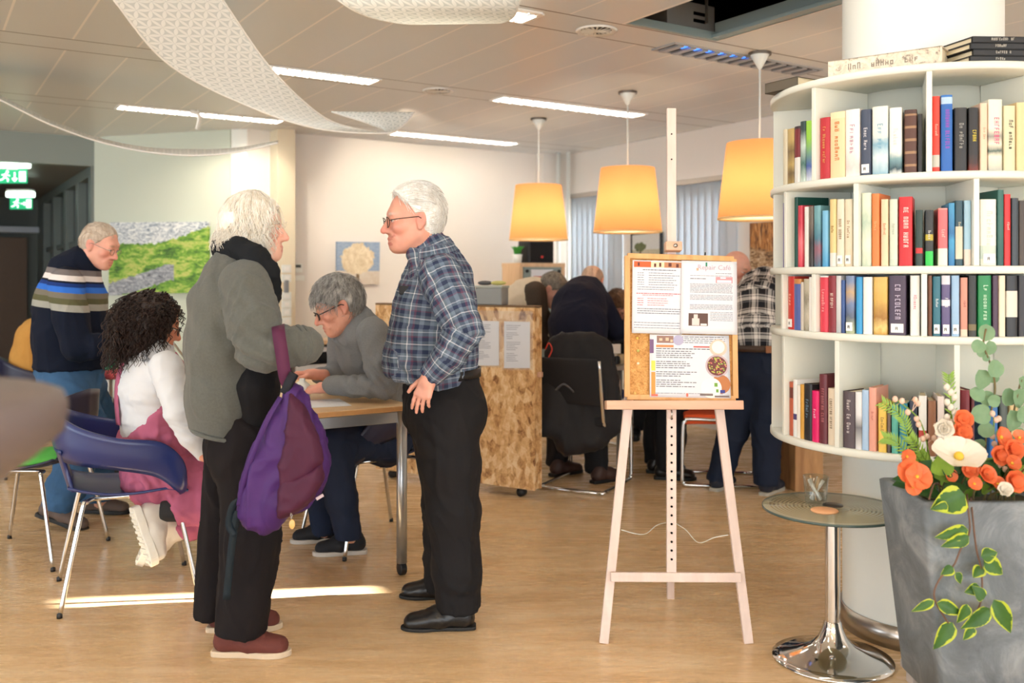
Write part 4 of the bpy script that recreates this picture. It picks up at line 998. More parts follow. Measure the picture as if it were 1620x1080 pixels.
b = MB(); b.lathe([(.0, zt_+.003), (.034, zt_+.003), (.036, zt_)], (sx_+.012, sy_+.03, 0), 32); obj('hub_cap', b, mat('dark_hub', (60, 54, 50), .3), st)
gx, gy = PX(1295, 3.33), 3.36; z = zt_+.0005
m = bpy.data.materials.new('clear_tumbler'); t = NT(m); gl = t.node('ShaderNodeBsdfGlossy'); gl.inputs['Roughness'].default_value = .04; tp = t.node('ShaderNodeBsdfTransparent'); tp.inputs[0].default_value = (.94, .96, .95, 1)
fr = t.node('ShaderNodeLayerWeight'); fr.inputs[0].default_value = .35; mx = t.node('ShaderNodeMixShader'); t.link(t.math('MULTIPLY_ADD', fr.outputs['Facing'], .45, .04), mx.inputs[0]); t.link(tp.outputs[0], mx.inputs[1]); t.link(gl.outputs[0], mx.inputs[2]); t.link(mx.outputs[0], t.out.inputs[0])
b = MB(); b.lathe([(.0, z), (.034, z), (.037, z+.01), (.045, z+.10), (.043, z+.10), (.035, z+.014), (.0, z+.012)], (gx, gy, 0), 40)
tag(obj('drinking_glass', b, m, None, (gx, gy, z)), 'clear glass tumbler holding sugar sticks on the glass side table', 'glass')
for k in range(7):
    a = k*.9; b = MB(); p0 = Vector((gx+.018*math.cos(a), gy+.018*math.sin(a), z+.016)); p1 = Vector((gx+.026*math.cos(a+2.4+.3*k), gy+.026*math.sin(a+2.4+.3*k), z+.085+.006*(k % 3)))
    b.ribbon([p0, p0.lerp(p1, .5), p1], Vector((math.cos(a), math.sin(a), .1)), .012, .005)
    tag(obj('sugar_stick', b, mat(('sugar_paper_white', 'sugar_paper_grey', 'sugar_paper_tan')[k % 3], ((240, 238, 232), (198, 196, 190), (196, 160, 120))[k % 3], .6), None, p0), ('white', 'grey', 'tan')[k % 3]+' paper sugar stick standing in the glass tumbler', 'sugar stick', 'sugar sticks in the tumbler')
b = MB(); b.lathe([(.0, z), (.045, z), (.047, z+.003), (.045, z+.006), (.0, z+.006)], (PX(1306, 3.24), 3.25, 0), 40)
tag(obj('coaster', b, mat('peach_coaster', (240, 178, 128), .5), None, (PX(1306, 3.24), 3.25, z)), 'round peach coaster on the glass side table', 'coaster')

# ================================================================== STONE PLANTER WITH ARTIFICIAL FLOWERS
m = bpy.data.materials.new('slate_planter'); t = NT(m); g = t.coord('Object'); n = t.noise(g, 6, 8, .65, .8); n2 = t.noise(g, 40, 5, .6)
t.color(t.ramp(n, [(.3, srgb((86, 93, 98))), (.5, srgb((110, 118, 124))), (.68, srgb((146, 152, 156)))])); t.b.inputs['Roughness'].default_value = .62
t.bump(t.math('ADD', n, t.math('MULTIPLY', n2, .4)), .35, .012)
zt_p = .700; px0, px1, py0, py1 = 1.195, 1.675, 2.715, 3.06
pl = thing('planter', ((px0+px1)/2, 2.9, .09), 'tall tapered grey slate planter full of artificial orange and white flowers', 'planter')
def ring(i, z): # rounded rectangle, tapering to the foot
    k = (zt_p-z)/zt_p; x0, x1, y0, y1 = px0+i+.075*k, px1-i-.075*k, py0+i+.03*k, py1-i-.03*k; r = .018; o = []
    for cx, cy, a0 in ((x1-r, y0+r, -90), (x1-r, y1-r, 0), (x0+r, y1-r, 90), (x0+r, y0+r, 180)):
        for s in range(5): a = math.radians(a0+22.5*s); o.append(Vector((cx+r*math.cos(a), cy+r*math.sin(a), z)))
    return o
b = MB(); rs_ = [ring(0, .095), ring(0, .25), ring(0, .5), ring(0, zt_p-.004), ring(.006, zt_p), ring(.022, zt_p), ring(.026, zt_p-.004), ring(.026, zt_p-.06)]
K = len(rs_[0]); vs = [p for r_ in rs_ for p in r_]; b._add(vs, [(i*K+k, i*K+(k+1) % K, (i+1)*K+(k+1) % K, (i+1)*K+k) for i in range(len(rs_)-1) for k in range(K)]+[tuple(range(K))[::-1]], True)
o = obj('pot', b, m, pl, fixn=False)
b = MB(); b._add(ring(.024, zt_p-.05), [tuple(range(K))]); obj('soil', b, mat('dark_moss', (58, 54, 36), .95, var=.3, bump=.5), pl)
dl = thing('plant_trolley', (1.49, 2.90, 0), 'low grey slatted wooden trolley beneath the slate planter', 'plant trolley'); Mw = wood('weathered_grey_wood', (150, 140, 132), (196, 186, 178), 4, (1, .1, 1))
for k in range(6): b = MB(); b.box((1.315+.07*k, 2.90, .08), (.06, .40, .026)); obj('slat', b, Mw, dl, bevel=.004)
for s in (2.76, 3.04): b = MB(); b.box((1.49, s, .05), (.40, .05, .034)); obj('rail', b, Mw, dl, bevel=.003)
for x in (1.33, 1.64):
    for y in (2.76, 3.04): b = MB(); b.cyl((x-.012, y, .017), (x+.012, y, .017), .0165, 16); obj('caster', b, M_black, dl)

def leafmat(name, c1, c2, edge=None, rough=.45):
    if name in MATS: return MATS[name]
    m = bpy.data.materials.new(name); t = NT(m); n = t.noise(t.coord('Object'), 22, 4, .6, .6); c = t.mix(n, srgb(c1), srgb(c2))
    if edge is not None:
        e = t.attr('edge').outputs['Fac']; c = t.mix(t.math('GREATER_THAN', t.math('ADD', e, t.math('MULTIPLY', t.math('SUBTRACT', n, .5), 1.3)), .78), c, srgb(edge))
    t.color(c); t.b.inputs['Roughness'].default_value = rough
    tl = t.node('ShaderNodeBsdfTranslucent'); t.link(c, tl.inputs[0]); mx = t.node('ShaderNodeMixShader'); mx.inputs[0].default_value = .25
    t.link(t.b.outputs[0], mx.inputs[1]); t.link(tl.outputs[0], mx.inputs[2]); t.link(mx.outputs[0], t.out.inputs[0]); MATS[name] = m; return m
def leaf(mb, base, d, nrm, L, W, curl=.25, shape='heart', edges=None, nu=6, nv=8):
    """one blade with midrib fold and droop"""
    d = Vector(d).normalized(); nrm = Vector(nrm); nrm = (nrm-d*nrm.dot(d)).normalized(); s = d.cross(nrm); base = Vector(base); o = len(mb.v)
    for j in range(nv+1):
        v = j/nv
        w = {'heart': 1.15*math.sin(math.pi*min(1, v**.62))**.9, 'round': math.sqrt(max(0, 1-(2*v-1)**2)), 'lance': math.sin(math.pi*v**.8), 'petal': math.sin(math.pi*min(1, v**1.5*.86+.07))}[shape]*W/2
        for i in range(nu+1):
            u = 2*i/nu-1; p = base+d*L*v*(1-.12*curl*v)+s*w*u+nrm*(abs(u)*w*.28-curl*L*v*v*.7)
            mb.v.append(p)
            if edges is not None: edges.append(max(abs(u), 1-2.2*min(v, 1-v)-.35))
    W_ = nu+1
    for j in range(nv):
        for i in range(nu): mb.f.append([o+j*W_+i, o+j*W_+i+1, o+(j+1)*W_+i+1, o+(j+1)*W_+i]); mb.sm.append(True); mb.mi.append(mb.m)
M_var = leafmat('variegated_leaf', (40, 84, 40), (84, 130, 52), (196, 210, 62)); M_euc = leafmat('eucalyptus_leaf', (106, 146, 110), (146, 178, 140), None, .6)
M_dkleaf = leafmat('dark_green_leaf', (34, 72, 38), (60, 106, 48)); M_stem = mat('plant_stem', (108, 96, 60), .7); M_grass = leafmat('fresh_green_leaf', (110, 150, 50), (160, 196, 80))
M_or = leafmat('orange_petal', (234, 104, 56), (248, 148, 96)); M_wh = leafmat('white_petal', (238, 228, 210), (250, 246, 236)); M_bud = leafmat('blush_bud', (240, 196, 172), (250, 226, 208)); M_yel = mat('pollen_yellow', (220, 180, 60), .8)
PD = 2.80
def obj_leaves(name, mb, m, par, edges): 
    o = obj(name, mb, m, par, fixn=False)
    if edges is not None: a = o.data.attributes.new('edge', 'FLOAT', 'POINT'); a.data.foreach_set('value', edges)
    return o
rr = random.Random(3)
# trailing ivy over the front: thing per trail with its leaves as parts
def trail(path, leaves, label):
    t_ = thing('ivy_trail', path[0], label, 'ivy trail', 'variegated ivy trails'); b = MB(); b.tube(bez(path, 6), .0028, 6); obj('stem', b, mat('ivy_stem', (110, 82, 66), .7), t_)
    for (px, py, d, ang_, L, W, tilt) in leaves:
        b = MB(); e = []; dr = Vector((math.cos(ang_), -.12, math.sin(ang_))); leaf(b, P(px, py, d), dr, Vector((tilt, -1, .25)), L*.86, W*.78, .3, 'heart', e); obj_leaves('leaf', b, M_var, t_, e)
fd = 2.685
trail([P(1530, 782, 2.74), P(1531, 800, fd), P(1534, 840, fd), P(1520, 868, fd), P(1508, 895, fd), P(1487, 915, fd-.01), P(1478, 945, fd-.02), P(1500, 985, fd)],
      [(1527, 783, fd-.02, 3.5, .125, .090, -.2), (1532, 838, fd-.01, 3.35, .115, .05, .1), (1533, 848, fd-.02, 3.5, .10, .045, .2), (1508, 897, fd-.01, 3.7, .05, .035, 0), (1512, 905, fd, 5.2, .045, .03, .2),
       (1478, 950, fd-.03, 3.55, .085, .03, -.3), (1482, 953, fd-.02, 5.9, .10, .045, .1), (1507, 984, fd, 4.1, .115, .055, -.1)], 'leafy ivy trail hanging down the left of the slate planter front')
trail([P(1536, 786, 2.74), P(1540, 830, fd), P(1545, 870, fd), P(1553, 905, fd), P(1552, 950, fd-.005), P(1540, 975, fd)],
      [(1552, 880, fd-.01, .25, .06, .05, .2), (1556, 886, fd-.01, 5.7, .085, .06, 0), (1553, 895, fd, 4.1, .05, .045, 0), (1550, 928, fd, 3.5, .055, .04, .2), (1556, 948, fd-.01, 2.2, .06, .045, .2),
       (1530, 955, fd-.02, 4.3, .075, .045, .3), (1566, 962, fd-.02, 3.8, .12, .055, .3), (1572, 948, fd-.02, 5.2, .135, .06, -.2), (1540, 990, fd-.01, 4.1, .06, .035, 0)], 'leafy ivy trail hanging down the centre of the slate planter front')
trail([P(1490, 770, 2.80), P(1478, 765, 2.75), P(1470, 790, 2.70)], [(1500, 800, fd-.03, 3.25, .05, .035, .1)], 'short ivy sprig over the left rim of the slate planter')
# eucalyptus: one tall and one short branch
def eucalyptus(path, leaves, label):
    t_ = thing('eucalyptus_branch', path[0], label, 'eucalyptus', 'eucalyptus branches'); b = MB(); b.tube(bez(path, 6), .003, 6); obj('stem', b, M_stem, t_)
    for (px, py, w, d) in leaves:
        b = MB(); c = P(px, py, d); R = w/F*d/2; a = rr.uniform(0, 6.28); dr = Vector((math.cos(a), rr.uniform(-.3, .3), math.sin(a))).normalized()
        leaf(b, c-dr*R, dr, Vector((rr.uniform(-.3, .3), -1, rr.uniform(-.2, .4))), 2*R, 2*R*.92, .12, 'round'); obj_leaves('leaf', b, M_euc, t_, None)
eucalyptus([P(1560, 780, 2.84), P(1560, 690, 2.82), P(1574, 620, 2.8), P(1568, 580, 2.8), P(1556, 545, 2.8), P(1560, 520, 2.8)],
           [(1560, 526, 28, 2.8), (1548, 548, 24, 2.79), (1566, 550, 24, 2.81), (1553, 555, 22, 2.8), (1560, 566, 12, 2.8), (1574, 583, 30, 2.79), (1553, 600, 34, 2.8), (1572, 598, 18, 2.82), (1546, 624, 26, 2.8), (1562, 630, 26, 2.81), (1573, 634, 22, 2.79),
            (1552, 655, 34, 2.8), (1560, 680, 26, 2.8), (1548, 705, 26, 2.82)], 'tall round-leaved eucalyptus branch reaching up from the planter')
eucalyptus([P(1590, 780, 2.86), P(1596, 700, 2.85), P(1606, 640, 2.84), P(1616, 600, 2.84)],
           [(1612, 630, 34, 2.84), (1595, 628, 30, 2.85), (1602, 665, 36, 2.83), (1612, 690, 30, 2.85), (1585, 690, 26, 2.83), (1620, 655, 30, 2.82), (1618, 605, 22, 2.84)], 'broad eucalyptus branch at the right edge above the planter')
# flowers
def flower(px, py, d, w, m, npet, label, cup=.35, shape='petal', group='flowers in the planter', kind='flower', rows=1, centre=True, ruffle=0.0):
    c = P(px, py, d); R = w/F*d/2*.74; t_ = thing(kind, c, label, 'flower', group)
    ax_ = Vector((rr.uniform(-.35, .35), -1, rr.uniform(.1, .7) if kind != 'white_anemone' else 2.0)).normalized(); u = ax_.orthogonal().normalized(); v = ax_.cross(u)
    for r_ in range(rows):
        for k in range(npet):
            a = 2*math.pi*(k+.5*r_)/npet+rr.uniform(-.15, .15); out = (u*math.cos(a)+v*math.sin(a)); dr = (out+ax_*(cup+.55*r_)).normalized(); s = 1-.22*r_
            b = MB(); leaf(b, c, dr, ax_+Vector((rr.uniform(-ruffle, ruffle),)*3), R*1.1*s, R*1.5*s*(6/npet)**.5, -.12+rr.uniform(-ruffle, ruffle), shape, None, 4, 6); obj_leaves('petal', b, m, t_, None)
    if centre: b = MB(); b.sphere(c+ax_*R*.15, R*.2, 10); obj('flower_centre', b, M_yel, t_)
    b = MB(); foot = Vector((min(max(c.x, px0+.06), px1-.06), max(c.y, py0+.08), zt_p-.04)); b.tube(bez([c, c.lerp(foot, .5)+Vector((0, .02, .01)), foot], 5), .003, 6); obj('stem', b, M_stem, t_)
    return t_
for (px, py, d, w, m, n, lb, cup, rows) in [
 (1437, 745, 2.70, 50, M_or, 5, 'orange flower at the far left rim of the planter', .3, 1), (1450, 755, 2.69, 56, M_or, 5, 'large orange flower drooping over the left rim of the planter', .3, 1), (1434, 722, 2.72, 34, M_or, 5, 'small orange flower highest at the left rim of the planter', .5, 1),
 (1444, 770, 2.68, 34, M_or, 5, 'small orange flower lowest at the left rim of the planter', .2, 1), (1522, 664, 2.80, 42, M_or, 7, 'orange carnation uppermost in the planter, beside the white rose', .4, 2), (1520, 684, 2.79, 44, M_or, 7, 'orange carnation just beneath the uppermost one', .4, 2),
 (1502, 702, 2.79, 24, M_or, 6, 'small orange blossom under the white rose', .5, 1), (1534, 745, 2.73, 38, M_or, 6, 'orange flower right of the big white open flower', .5, 2), (1558, 752, 2.72, 44, M_or, 6, 'orange flower in the middle of the planter front', .5, 2),
 (1541, 765, 2.71, 30, M_or, 6, 'orange bloom tucked low in the middle of the planter', .4, 1), (1582, 692, 2.78, 44, M_or, 6, 'orange flower by the eucalyptus branches', .5, 1), (1601, 712, 2.76, 46, M_or, 6, 'large orange flower right of the eucalyptus', .5, 2),
 (1578, 720, 2.76, 44, M_or, 7, 'orange flower under the tall eucalyptus branch', .4, 2), (1600, 733, 2.74, 36, M_or, 6, 'orange flower above the right planter rim', .5, 1), (1602, 762, 2.71, 50, M_or, 7, 'orange carnation low at the right planter rim', .4, 2), (1578, 766, 2.71, 32, M_or, 6, 'orange flower low beside the right carnation', .4, 1),
 (1612, 693, 2.77, 34, M_or, 6, 'orange flower at the right edge of the picture', .5, 1), (1502, 752, 2.75, 30, M_or, 6, 'orange bloom behind the variegated leaf', .5, 1), (1528, 722, 2.78, 30, M_or, 6, 'orange bloom behind the open white flower', .5, 1)]:
    flower(px, py, d, w, m, n, lb, cup, rows=rows, centre=(rows == 1), kind='orange_flower', ruffle=.15)
flower(1492, 678, 2.78, 54, M_wh, 6, 'full white rose standing above the planter', 1.0, rows=3, centre=False, kind='white_rose')
flower(1516, 726, 2.70, 104, M_wh, 6, 'large open white anemone in front of the planter flowers', .25, rows=1, kind='white_anemone')
flower(1588, 776, 2.69, 40, M_wh, 6, 'small white rose low on the planter rim', .9, rows=2, centre=False, kind='white_rose'); flower(1622, 740, 2.70, 50, M_wh, 6, 'white rose cut by the right picture edge', .9, rows=2, centre=False, kind='white_rose')
# sprigs of buds and filler greenery
def sprig(path, buds, label, m=M_bud, R=.0085):
    t_ = thing('bud_sprig', path[0], label, 'flower', 'bud sprigs'); pt = bez(path, 6); b = MB(); b.tube(pt, .002, 6); obj('stem', b, M_grass, t_)
    for (px, py, d) in buds:
        b = MB(); c = P(px, py, d); b.sphere(c, (R, R, R*1.15), 10); q = min(pt, key=lambda p: (p-c).length); b.tube([q, c], .0012, 5); obj('bud', b, m, t_)
sprig([P(1480, 775, 2.84), P(1470, 720, 2.82), P(1455, 665, 2.80), P(1418, 632, 2.78)], [(1416, 631, 2.78), (1427, 634, 2.78), (1436, 652, 2.79), (1450, 662, 2.80), (1453, 671, 2.80), (1448, 632, 2.8), (1452, 638, 2.8), (1466, 690, 2.81), (1478, 693, 2.81), (1460, 694, 2.8)], 'sprig of blush buds leaning left over the bookcase')
sprig([P(1576, 780, 2.84), P(1574, 720, 2.82), P(1572, 660, 2.80)], [(1570, 654, 2.8), (1576, 664, 2.8), (1580, 662, 2.8), (1570, 690, 2.8), (1573, 702, 2.8), (1568, 688, 2.81), (1580, 736, 2.78), (1590, 742, 2.78)], 'sprig of blush buds between the eucalyptus branches')
sprig([P(1508, 780, 2.86), P(1506, 700, 2.84), P(1503, 620, 2.82), P(1501, 596, 2.82)], [(1498+6*(k % 3), 612+8*k, 2.82) for k in range(10)], 'upright spike of cream snapdragon buds above the white rose', M_wh, .010)
for k, (x, y) in enumerate(((1612, 604), (1618, 612))): pass
t_ = thing('fern_sprig', P(1470, 780, 2.82), 'feathery light green fern sprigs at the left of the planter', 'fern')
for path in ([P(1480, 780, 2.83), P(1450, 740, 2.8), P(1420, 700, 2.78), P(1398, 692, 2.77)], [P(1480, 780, 2.83), P(1440, 700, 2.8), P(1428, 660, 2.79), P(1395, 636, 2.78)], [P(1490, 780, 2.83), P(1460, 720, 2.8), P(1440, 690, 2.78)], [P(1510, 780, 2.83), P(1505, 640, 2.82), P(1501, 592, 2.82)]):
    pt = bez(path, 8); b = MB(); b.tube(pt, .0018, 5)
    for i in range(4, len(pt)-1):
        t__ = (pt[i+1]-pt[i]).normalized()
        for s in (-1, 1): sd = Vector((t__.z, 0, -t__.x))*s; leaf(b, pt[i], (sd+t__*.9), Vector((0, -1, .3)), .028, .006, .2, 'lance', None, 2, 4)
    obj('frond', b, M_grass, t_, fixn=False)
t_ = thing('foliage_bed', P(1560, 785, 2.85), 'dark green leaves filling the planter beneath the flowers', 'foliage'); 
for k in range(70):
    px = 1448+rr.random()*180; py = 745+rr.random()*40; d = 2.74+rr.random()*.2; a = rr.uniform(.1, 3.0)
    b = MB(); leaf(b, P(px, py, d), Vector((math.cos(a), rr.uniform(-.6, .1), math.sin(a)*.7)), Vector((0, -.7, 1)), rr.uniform(.06, .10), rr.uniform(.035, .06), .3, 'heart' if k % 3 else 'lance'); obj_leaves('leaf', b, (M_dkleaf, M_dkleaf, M_grass)[k % 3], t_, None)
# ================================================================== TABLES, CHAIRS, EASEL AND THE REST OF THE FURNITURE
M_alu = mat('satin_aluminium', (186, 190, 194), .32, .85, var=.03)
M_topw = wood('pale_table_veneer', (214, 176, 128), (232, 200, 156), 3, (.35, 2.5, 1), .35, (0, 0, -math.atan2(UA.y, UA.x)))
M_edge = mat('birch_edge', (202, 150, 92), .5, var=.1, nscale=80)
K = Vector((-.447, 4.25, 0)); Z3 = Vector((0, 0, 1))
def work_table(o, L, W, label, h=.775, wheels=True):
    """o: near right corner on the floor; runs W along -A and L along B"""
    c = o-UA*W/2+VB*L/2; t_ = thing('work_table', c, label, 'table', 'wheeled work tables')
    b = MB(); b.box(c+Z3*(h-.012), (W, L, .024), ax=(UA, VB, Z3)); b.m = 0; tp = obj('table_top', b, M_topw, t_, bevel=.003)
    b = MB()
    for s in (-1, 1):
        b.box(c+UA*s*(W/2+.0004)+Z3*(h-.0125), (.0012, L-.004, .019), ax=(UA, VB, Z3)); b.box(c+VB*s*(L/2+.0004)+Z3*(h-.0125), (W-.004, .0012, .019), ax=(UA, VB, Z3))
    obj('table_edge', b, M_edge, t_)
    b = MB()
    for s in (-1, 1):
        b.box(c+UA*s*(W/2-.05)+Z3*(h-.055), (.03, L-.1, .05), ax=(UA, VB, Z3)); b.box(c+VB*s*(L/2-.05)+Z3*(h-.055), (W-.1, .03, .05), ax=(UA, VB, Z3))
    obj('frame', b, M_alu, t_, bevel=.003)
    for i in (-1, 1):
        for j in (-1, 1):
            p = c+UA*i*(W/2-.04)+VB*j*(L/2-.04); b = MB(); b.tube([p+Z3*.055, p+Z3*(h-.03)], .024, 20); lg = obj('leg', b, M_alu, t_)
            b = MB(); b.cyl(p+Z3*.03-UA*.014, p+Z3*.03+UA*.014, .03, 20); b.tube([p+Z3*.03, p+Z3*.06], .012, 10); obj('caster', b, M_black, lg, bevel=.003)
work_table(K, 1.42, .80, 'pale wooden wheeled work table between the seated man and woman')
work_table(K+VB*1.46, 1.42, .86, 'pale wooden work table in front of the man in the striped sweater')

M_navy = mat('navy_plastic_shell', (34, 48, 104), .28, var=.02, spec=.6); M_navydk = mat('dark_navy_plastic', (28, 30, 58), .35, var=.02)
def shell_chair(loc, fwd_deg, label, m=None, cushion=None):
    m = m or M_navy; X = Matrix.Translation(Vector(loc)) @ Matrix.Rotation(math.radians(fwd_deg-90), 4, 'Z')
    t_ = thing('shell_chair', loc, label, 'chair', 'navy shell chairs')
    key = [(.225, .205, .462, .022), (.262, .185, .53, .065), (.280, .10, .605, .072), (.282, -.05, .638, .066), (.245, -.175, .668, .078), (.14, -.255, .694, .098), (0, -.282, .704, .108)]
    half = bez([Vector((k[0], k[1], k[2])) for k in key], 6); hs = bez([Vector((k[3], 0, 0)) for k in key], 6)
    pts = half+[Vector((-p.x, p.y, p.z)) for p in half[:-1][::-1]]; hh = [h.x for h in hs]+[h.x for h in hs[:-1][::-1]]
    n = len(pts)-1; ns = 6
    def band(i, j):
        k = round(i*n); p = pts[k]; s = 2*j-1; out = Vector((p.x, p.y+.05, 0)).normalized(); return p+Vector((0, 0, hh[k]*s))+out*(.018*s*abs(s)+.012*(1-s*s))
    b = MB(X); b.grid(band, n, ns)
    def seat(i, j):
        u = 2*i-1; y = .225-.46*j; w = .232*(1-.10*j*j); z = .452+.022*abs(u)**3+.03*max(0, j-.65)**2/.12-.018*max(0, .18-j)/.18-.012*math.exp(-((j-.5)/.25)**2)
        return Vector((w*u, y, z))
    b.grid(seat, 16, 16)
    def spine(i, j):
        u = 2*i-1; w = .10+.075*abs(2*j-1)**2; y = -.232-.05*j+.02*u*u; return Vector((w*u, y, .478+j*.17))
    b.grid(spine, 10, 8)
    obj('seat_shell', b, m, t_, solid=.010, fixn=False)
    for sx in (-1, 1):
        for sy in (-1, 1):
            b = MB(X); pth = bez([Vector((sx*.12, sy*.14, .432)), Vector((sx*.185, sy*.165, .434)), Vector((sx*.21, sy*.185, .40)), Vector((sx*.255, sy*.265, .006))], 6); b.tube(pth, .0095, 12); lg = obj('leg', b, M_chrome, t_)
            b = MB(X); e = Vector((sx*.255, sy*.265, .006)); b.tube([e+Vector((0, 0, .012)), e-Vector((0, 0, .005))], .011, 12); obj('foot_glide', b, M_black, lg)
    b = MB(X)
    for sx in (-1, 1): b.tube([(sx*.12, .14, .432), (sx*.12, -.14, .432)], .009, 10)
    b.tube([(-.12, 0, .430), (.12, 0, .430)], .009, 10); obj('seat_frame', b, M_chrome, t_)
    if cushion:
        lb, cm = cushion; b = MB(X); b.sphere((0, -.02, .478), (.205, .20, .032), 28)
        cu = obj('seat_cushion', b, cm, None, Vector(loc)+Vector((0, 0, .45))); tag(cu, lb, 'cushion', 'green seat cushions')
    return t_
M_lime = mat('lime_green_cushion', (96, 206, 84), .55, var=.05)
shell_chair((-1.67, 4.06, 0), 26, 'navy plastic shell chair under the woman in pink dungarees')
shell_chair((-.735, 4.83, 0), 216, 'navy plastic shell chair under the seated man in grey', M_navydk, ('bright green round cushion beneath the seated man in grey', M_lime))
shell_chair((-2.36, 4.58, 0), 176, 'empty navy shell chair with a green cushion behind the dark stool', M_navydk, ('bright green round cushion on the empty navy chair', M_lime))
shell_chair((-3.30, 6.62, 0), 32, 'navy shell chair under the person in mustard', M_navydk)

# ------------------------------------------------------------------ easel with cork board
def EL(px, py, off=0.0):                                # the leaning plane of the easel front
    d = 3.5
    for _ in range(8): z = HC-(py-HY)/F*d; d = 3.43+.14*z+off
    return P(px, py, d)
M_pale = wood('whitewashed_beech', (214, 190, 178), (230, 210, 200), 4, (1, 1, .1), .5); M_beech = wood('beech_ledge', (206, 160, 132), (224, 184, 156), 4, (.1, 1, 1), .5)
up = Vector((0, .14, 1)).normalized(); nrm = Vector((0, -1, .14)).normalized(); exx = Vector((1, 0, 0))
ea = thing('easel', (PX(1062, 3.6), 3.6, 0), 'tall pale wooden studio easel holding the cork notice board', 'easel')
for a, c in (((955, 1019), (1014, 440)), ((1184, 1027), (1112, 440))):
    b = MB(); p, q = EL(*a, .035), EL(*c, .035); p.z = 0.0 if p.z < .03 else p.z; b.beam(p, q, .034, .022, up=nrm); obj('leg', b, M_pale, ea, bevel=.002)
b = MB(); b.beam(EL(1062, 907, .02), EL(1062, 172, .02), .036, .02, up=nrm); ms = obj('mast', b, M_pale, ea, bevel=.002)
for k in range(17):
    c = EL(1062.5, 662+k*13.9, .0085); b = MB(); b.cyl(c, c+nrm*.003, .0042, 10); obj('peg_hole', b, M_void, ms)
for y in (252, 212): c = EL(1062.5, y, .0085); b = MB(); b.cyl(c, c+nrm*.003, .003, 10); obj('peg_hole', b, M_void, ms)
b = MB(); b.beam(EL(1062, 560, .05), Vector((PX(1062, 3.93), 3.95, .0)), .030, .022, up=(0, -1, 0)); obj('rear_leg', b, M_pale, ea, bevel=.002)
b = MB(); b.beam(EL(966, 912, .012), EL(1172, 913, .012), .02, .034, up=up); obj('crossbar', b, M_pale, ea, bevel=.002)
b = MB(); b.box((EL(957, 637)+EL(1171, 644))/2+nrm*.02, ((EL(1171, 640)-EL(957, 640)).length, .075, .034), ax=(exx, nrm, up)); obj('ledge', b, M_beech, ea, bevel=.003)
b = MB(); b.box(EL(1064, 391)+nrm*.01, (.064, .05, .036), ax=(exx, nrm, up)); cl = obj('top_clamp', b, M_beech, ea, bevel=.004)
b = MB(); b.cyl(EL(1066, 391)+nrm*.03, EL(1066, 391)+nrm*.042, .008, 12); obj('clamp_screw', b, M_steel, cl)
b = MB(); L0, R0, M0 = EL(983, 838, .04), EL(1152, 846, .04), Vector((PX(1063, 3.86), 3.84, .352))
b.tube(bez([L0, P(1018, 845, 3.62), P(1040, 830, 3.74), M0], 6), .0018, 6); b.tube(bez([M0, P(1085, 838, 3.74), P(1105, 858, 3.62), P(1130, 850, 3.54), R0], 6), .0018, 6); obj('cord', b, M_white, ea)
b = MB(); b.tube(bez([EL(1062, 648, -.01), EL(1063, 655, -.015), EL(1062, 662, -.008)], 4), .003, 6); obj('adjusting_hook', b, M_steel, ea)
# board
bo0 = -.035; TLb, TRb, BRb, BLb = EL(992, 405, bo0+.03), EL(1160, 410, bo0+.03), EL(1163, 630, bo0+.03), EL(992, 628, bo0+.03)
m = bpy.data.materials.new('cork'); t = NT(m); n = t.noise(t.coord('Object'), 180, 3, .7); n2 = t.noise(t.coord('Object'), 40, 3); t.color(t.ramp(t.math('ADD', t.math('MULTIPLY', n, .6), t.math('MULTIPLY', n2, .4)), [(.35, srgb((168, 112, 58))), (.5, srgb((206, 152, 88))), (.65, srgb((226, 178, 114)))])); t.b.inputs['Roughness'].default_value = .9; M_cork = m
cbd = thing('notice_board', (TLb+BRb)/2, 'wood-framed cork notice board standing on the easel ledge', 'notice board')
b = MB(); b.prism([TLb, TRb, BRb, BLb], -nrm*.012); obj('cork_panel', b, M_cork, cbd)
M_frm = wood('oak_board_frame', (206, 152, 92), (224, 176, 118), 5, (1, 1, .1), .5); b = MB(); fw = .021
for p, q in ((TLb, TRb), (BLb, BRb)): b.beam(p+nrm*.001, q+nrm*.001, .022, fw, up=up)
for p, q in ((TLb, BLb), (TRb, BRb)): b.beam(p+nrm*.0012, q+nrm*.0012, fw, .022, up=nrm)
obj('frame', b, M_frm, cbd, bevel=.002)
M_paper = mat('white_paper', (222, 224, 230), .75, var=.01)
def sheet(name, quad, label, lift, curl=0.0, cat='notice', group=None):
    TL, TR, BR_, BL = [EL(*q, bo0+.03)+nrm*lift for q in quad]; b = MB()
    def fn(u, v): return TL.lerp(TR, u).lerp(BL.lerp(BR_, u), v)+nrm*curl*math.sin(math.pi*u)*.5*v
    b.grid(fn, 10, 12); o = obj(name, b, M_paper, None, (TL+BR_)/2, solid=.0006, fixn=False); tag(o, label, cat, group); return o, fn
def prints(o, fn, items, nm, m, z=.0012):
    """thin printed marks, items are (u0, v0, u1, v1) rectangles on the sheet"""
    b = MB()
    for u0, v0, u1, v1 in items: q = [fn(u0, v0), fn(u1, v0), fn(u1, v1), fn(u0, v1)]; b._add([p+nrm*z for p in q], [(0, 1, 2, 3)])
    return obj(nm, b, m, o, fixn=False)
def words(u0, u1, v, h, rg, fill=1.0):
    o = []; x = u0; end = u0+(u1-u0)*fill
    while x < end-.01: w = rg.uniform(.02, .075); w = min(w, end-x); o.append((x, v, x+w, v+h*.9)); x += w+.010
    return o
rg = random.Random(4)
o, fn = sheet('notice_sheet', [(1000, 412), (1081, 414), (1078, 529), (999, 527)], 'white printed notice with an orange photo strip, upper left on the cork board', .0128)
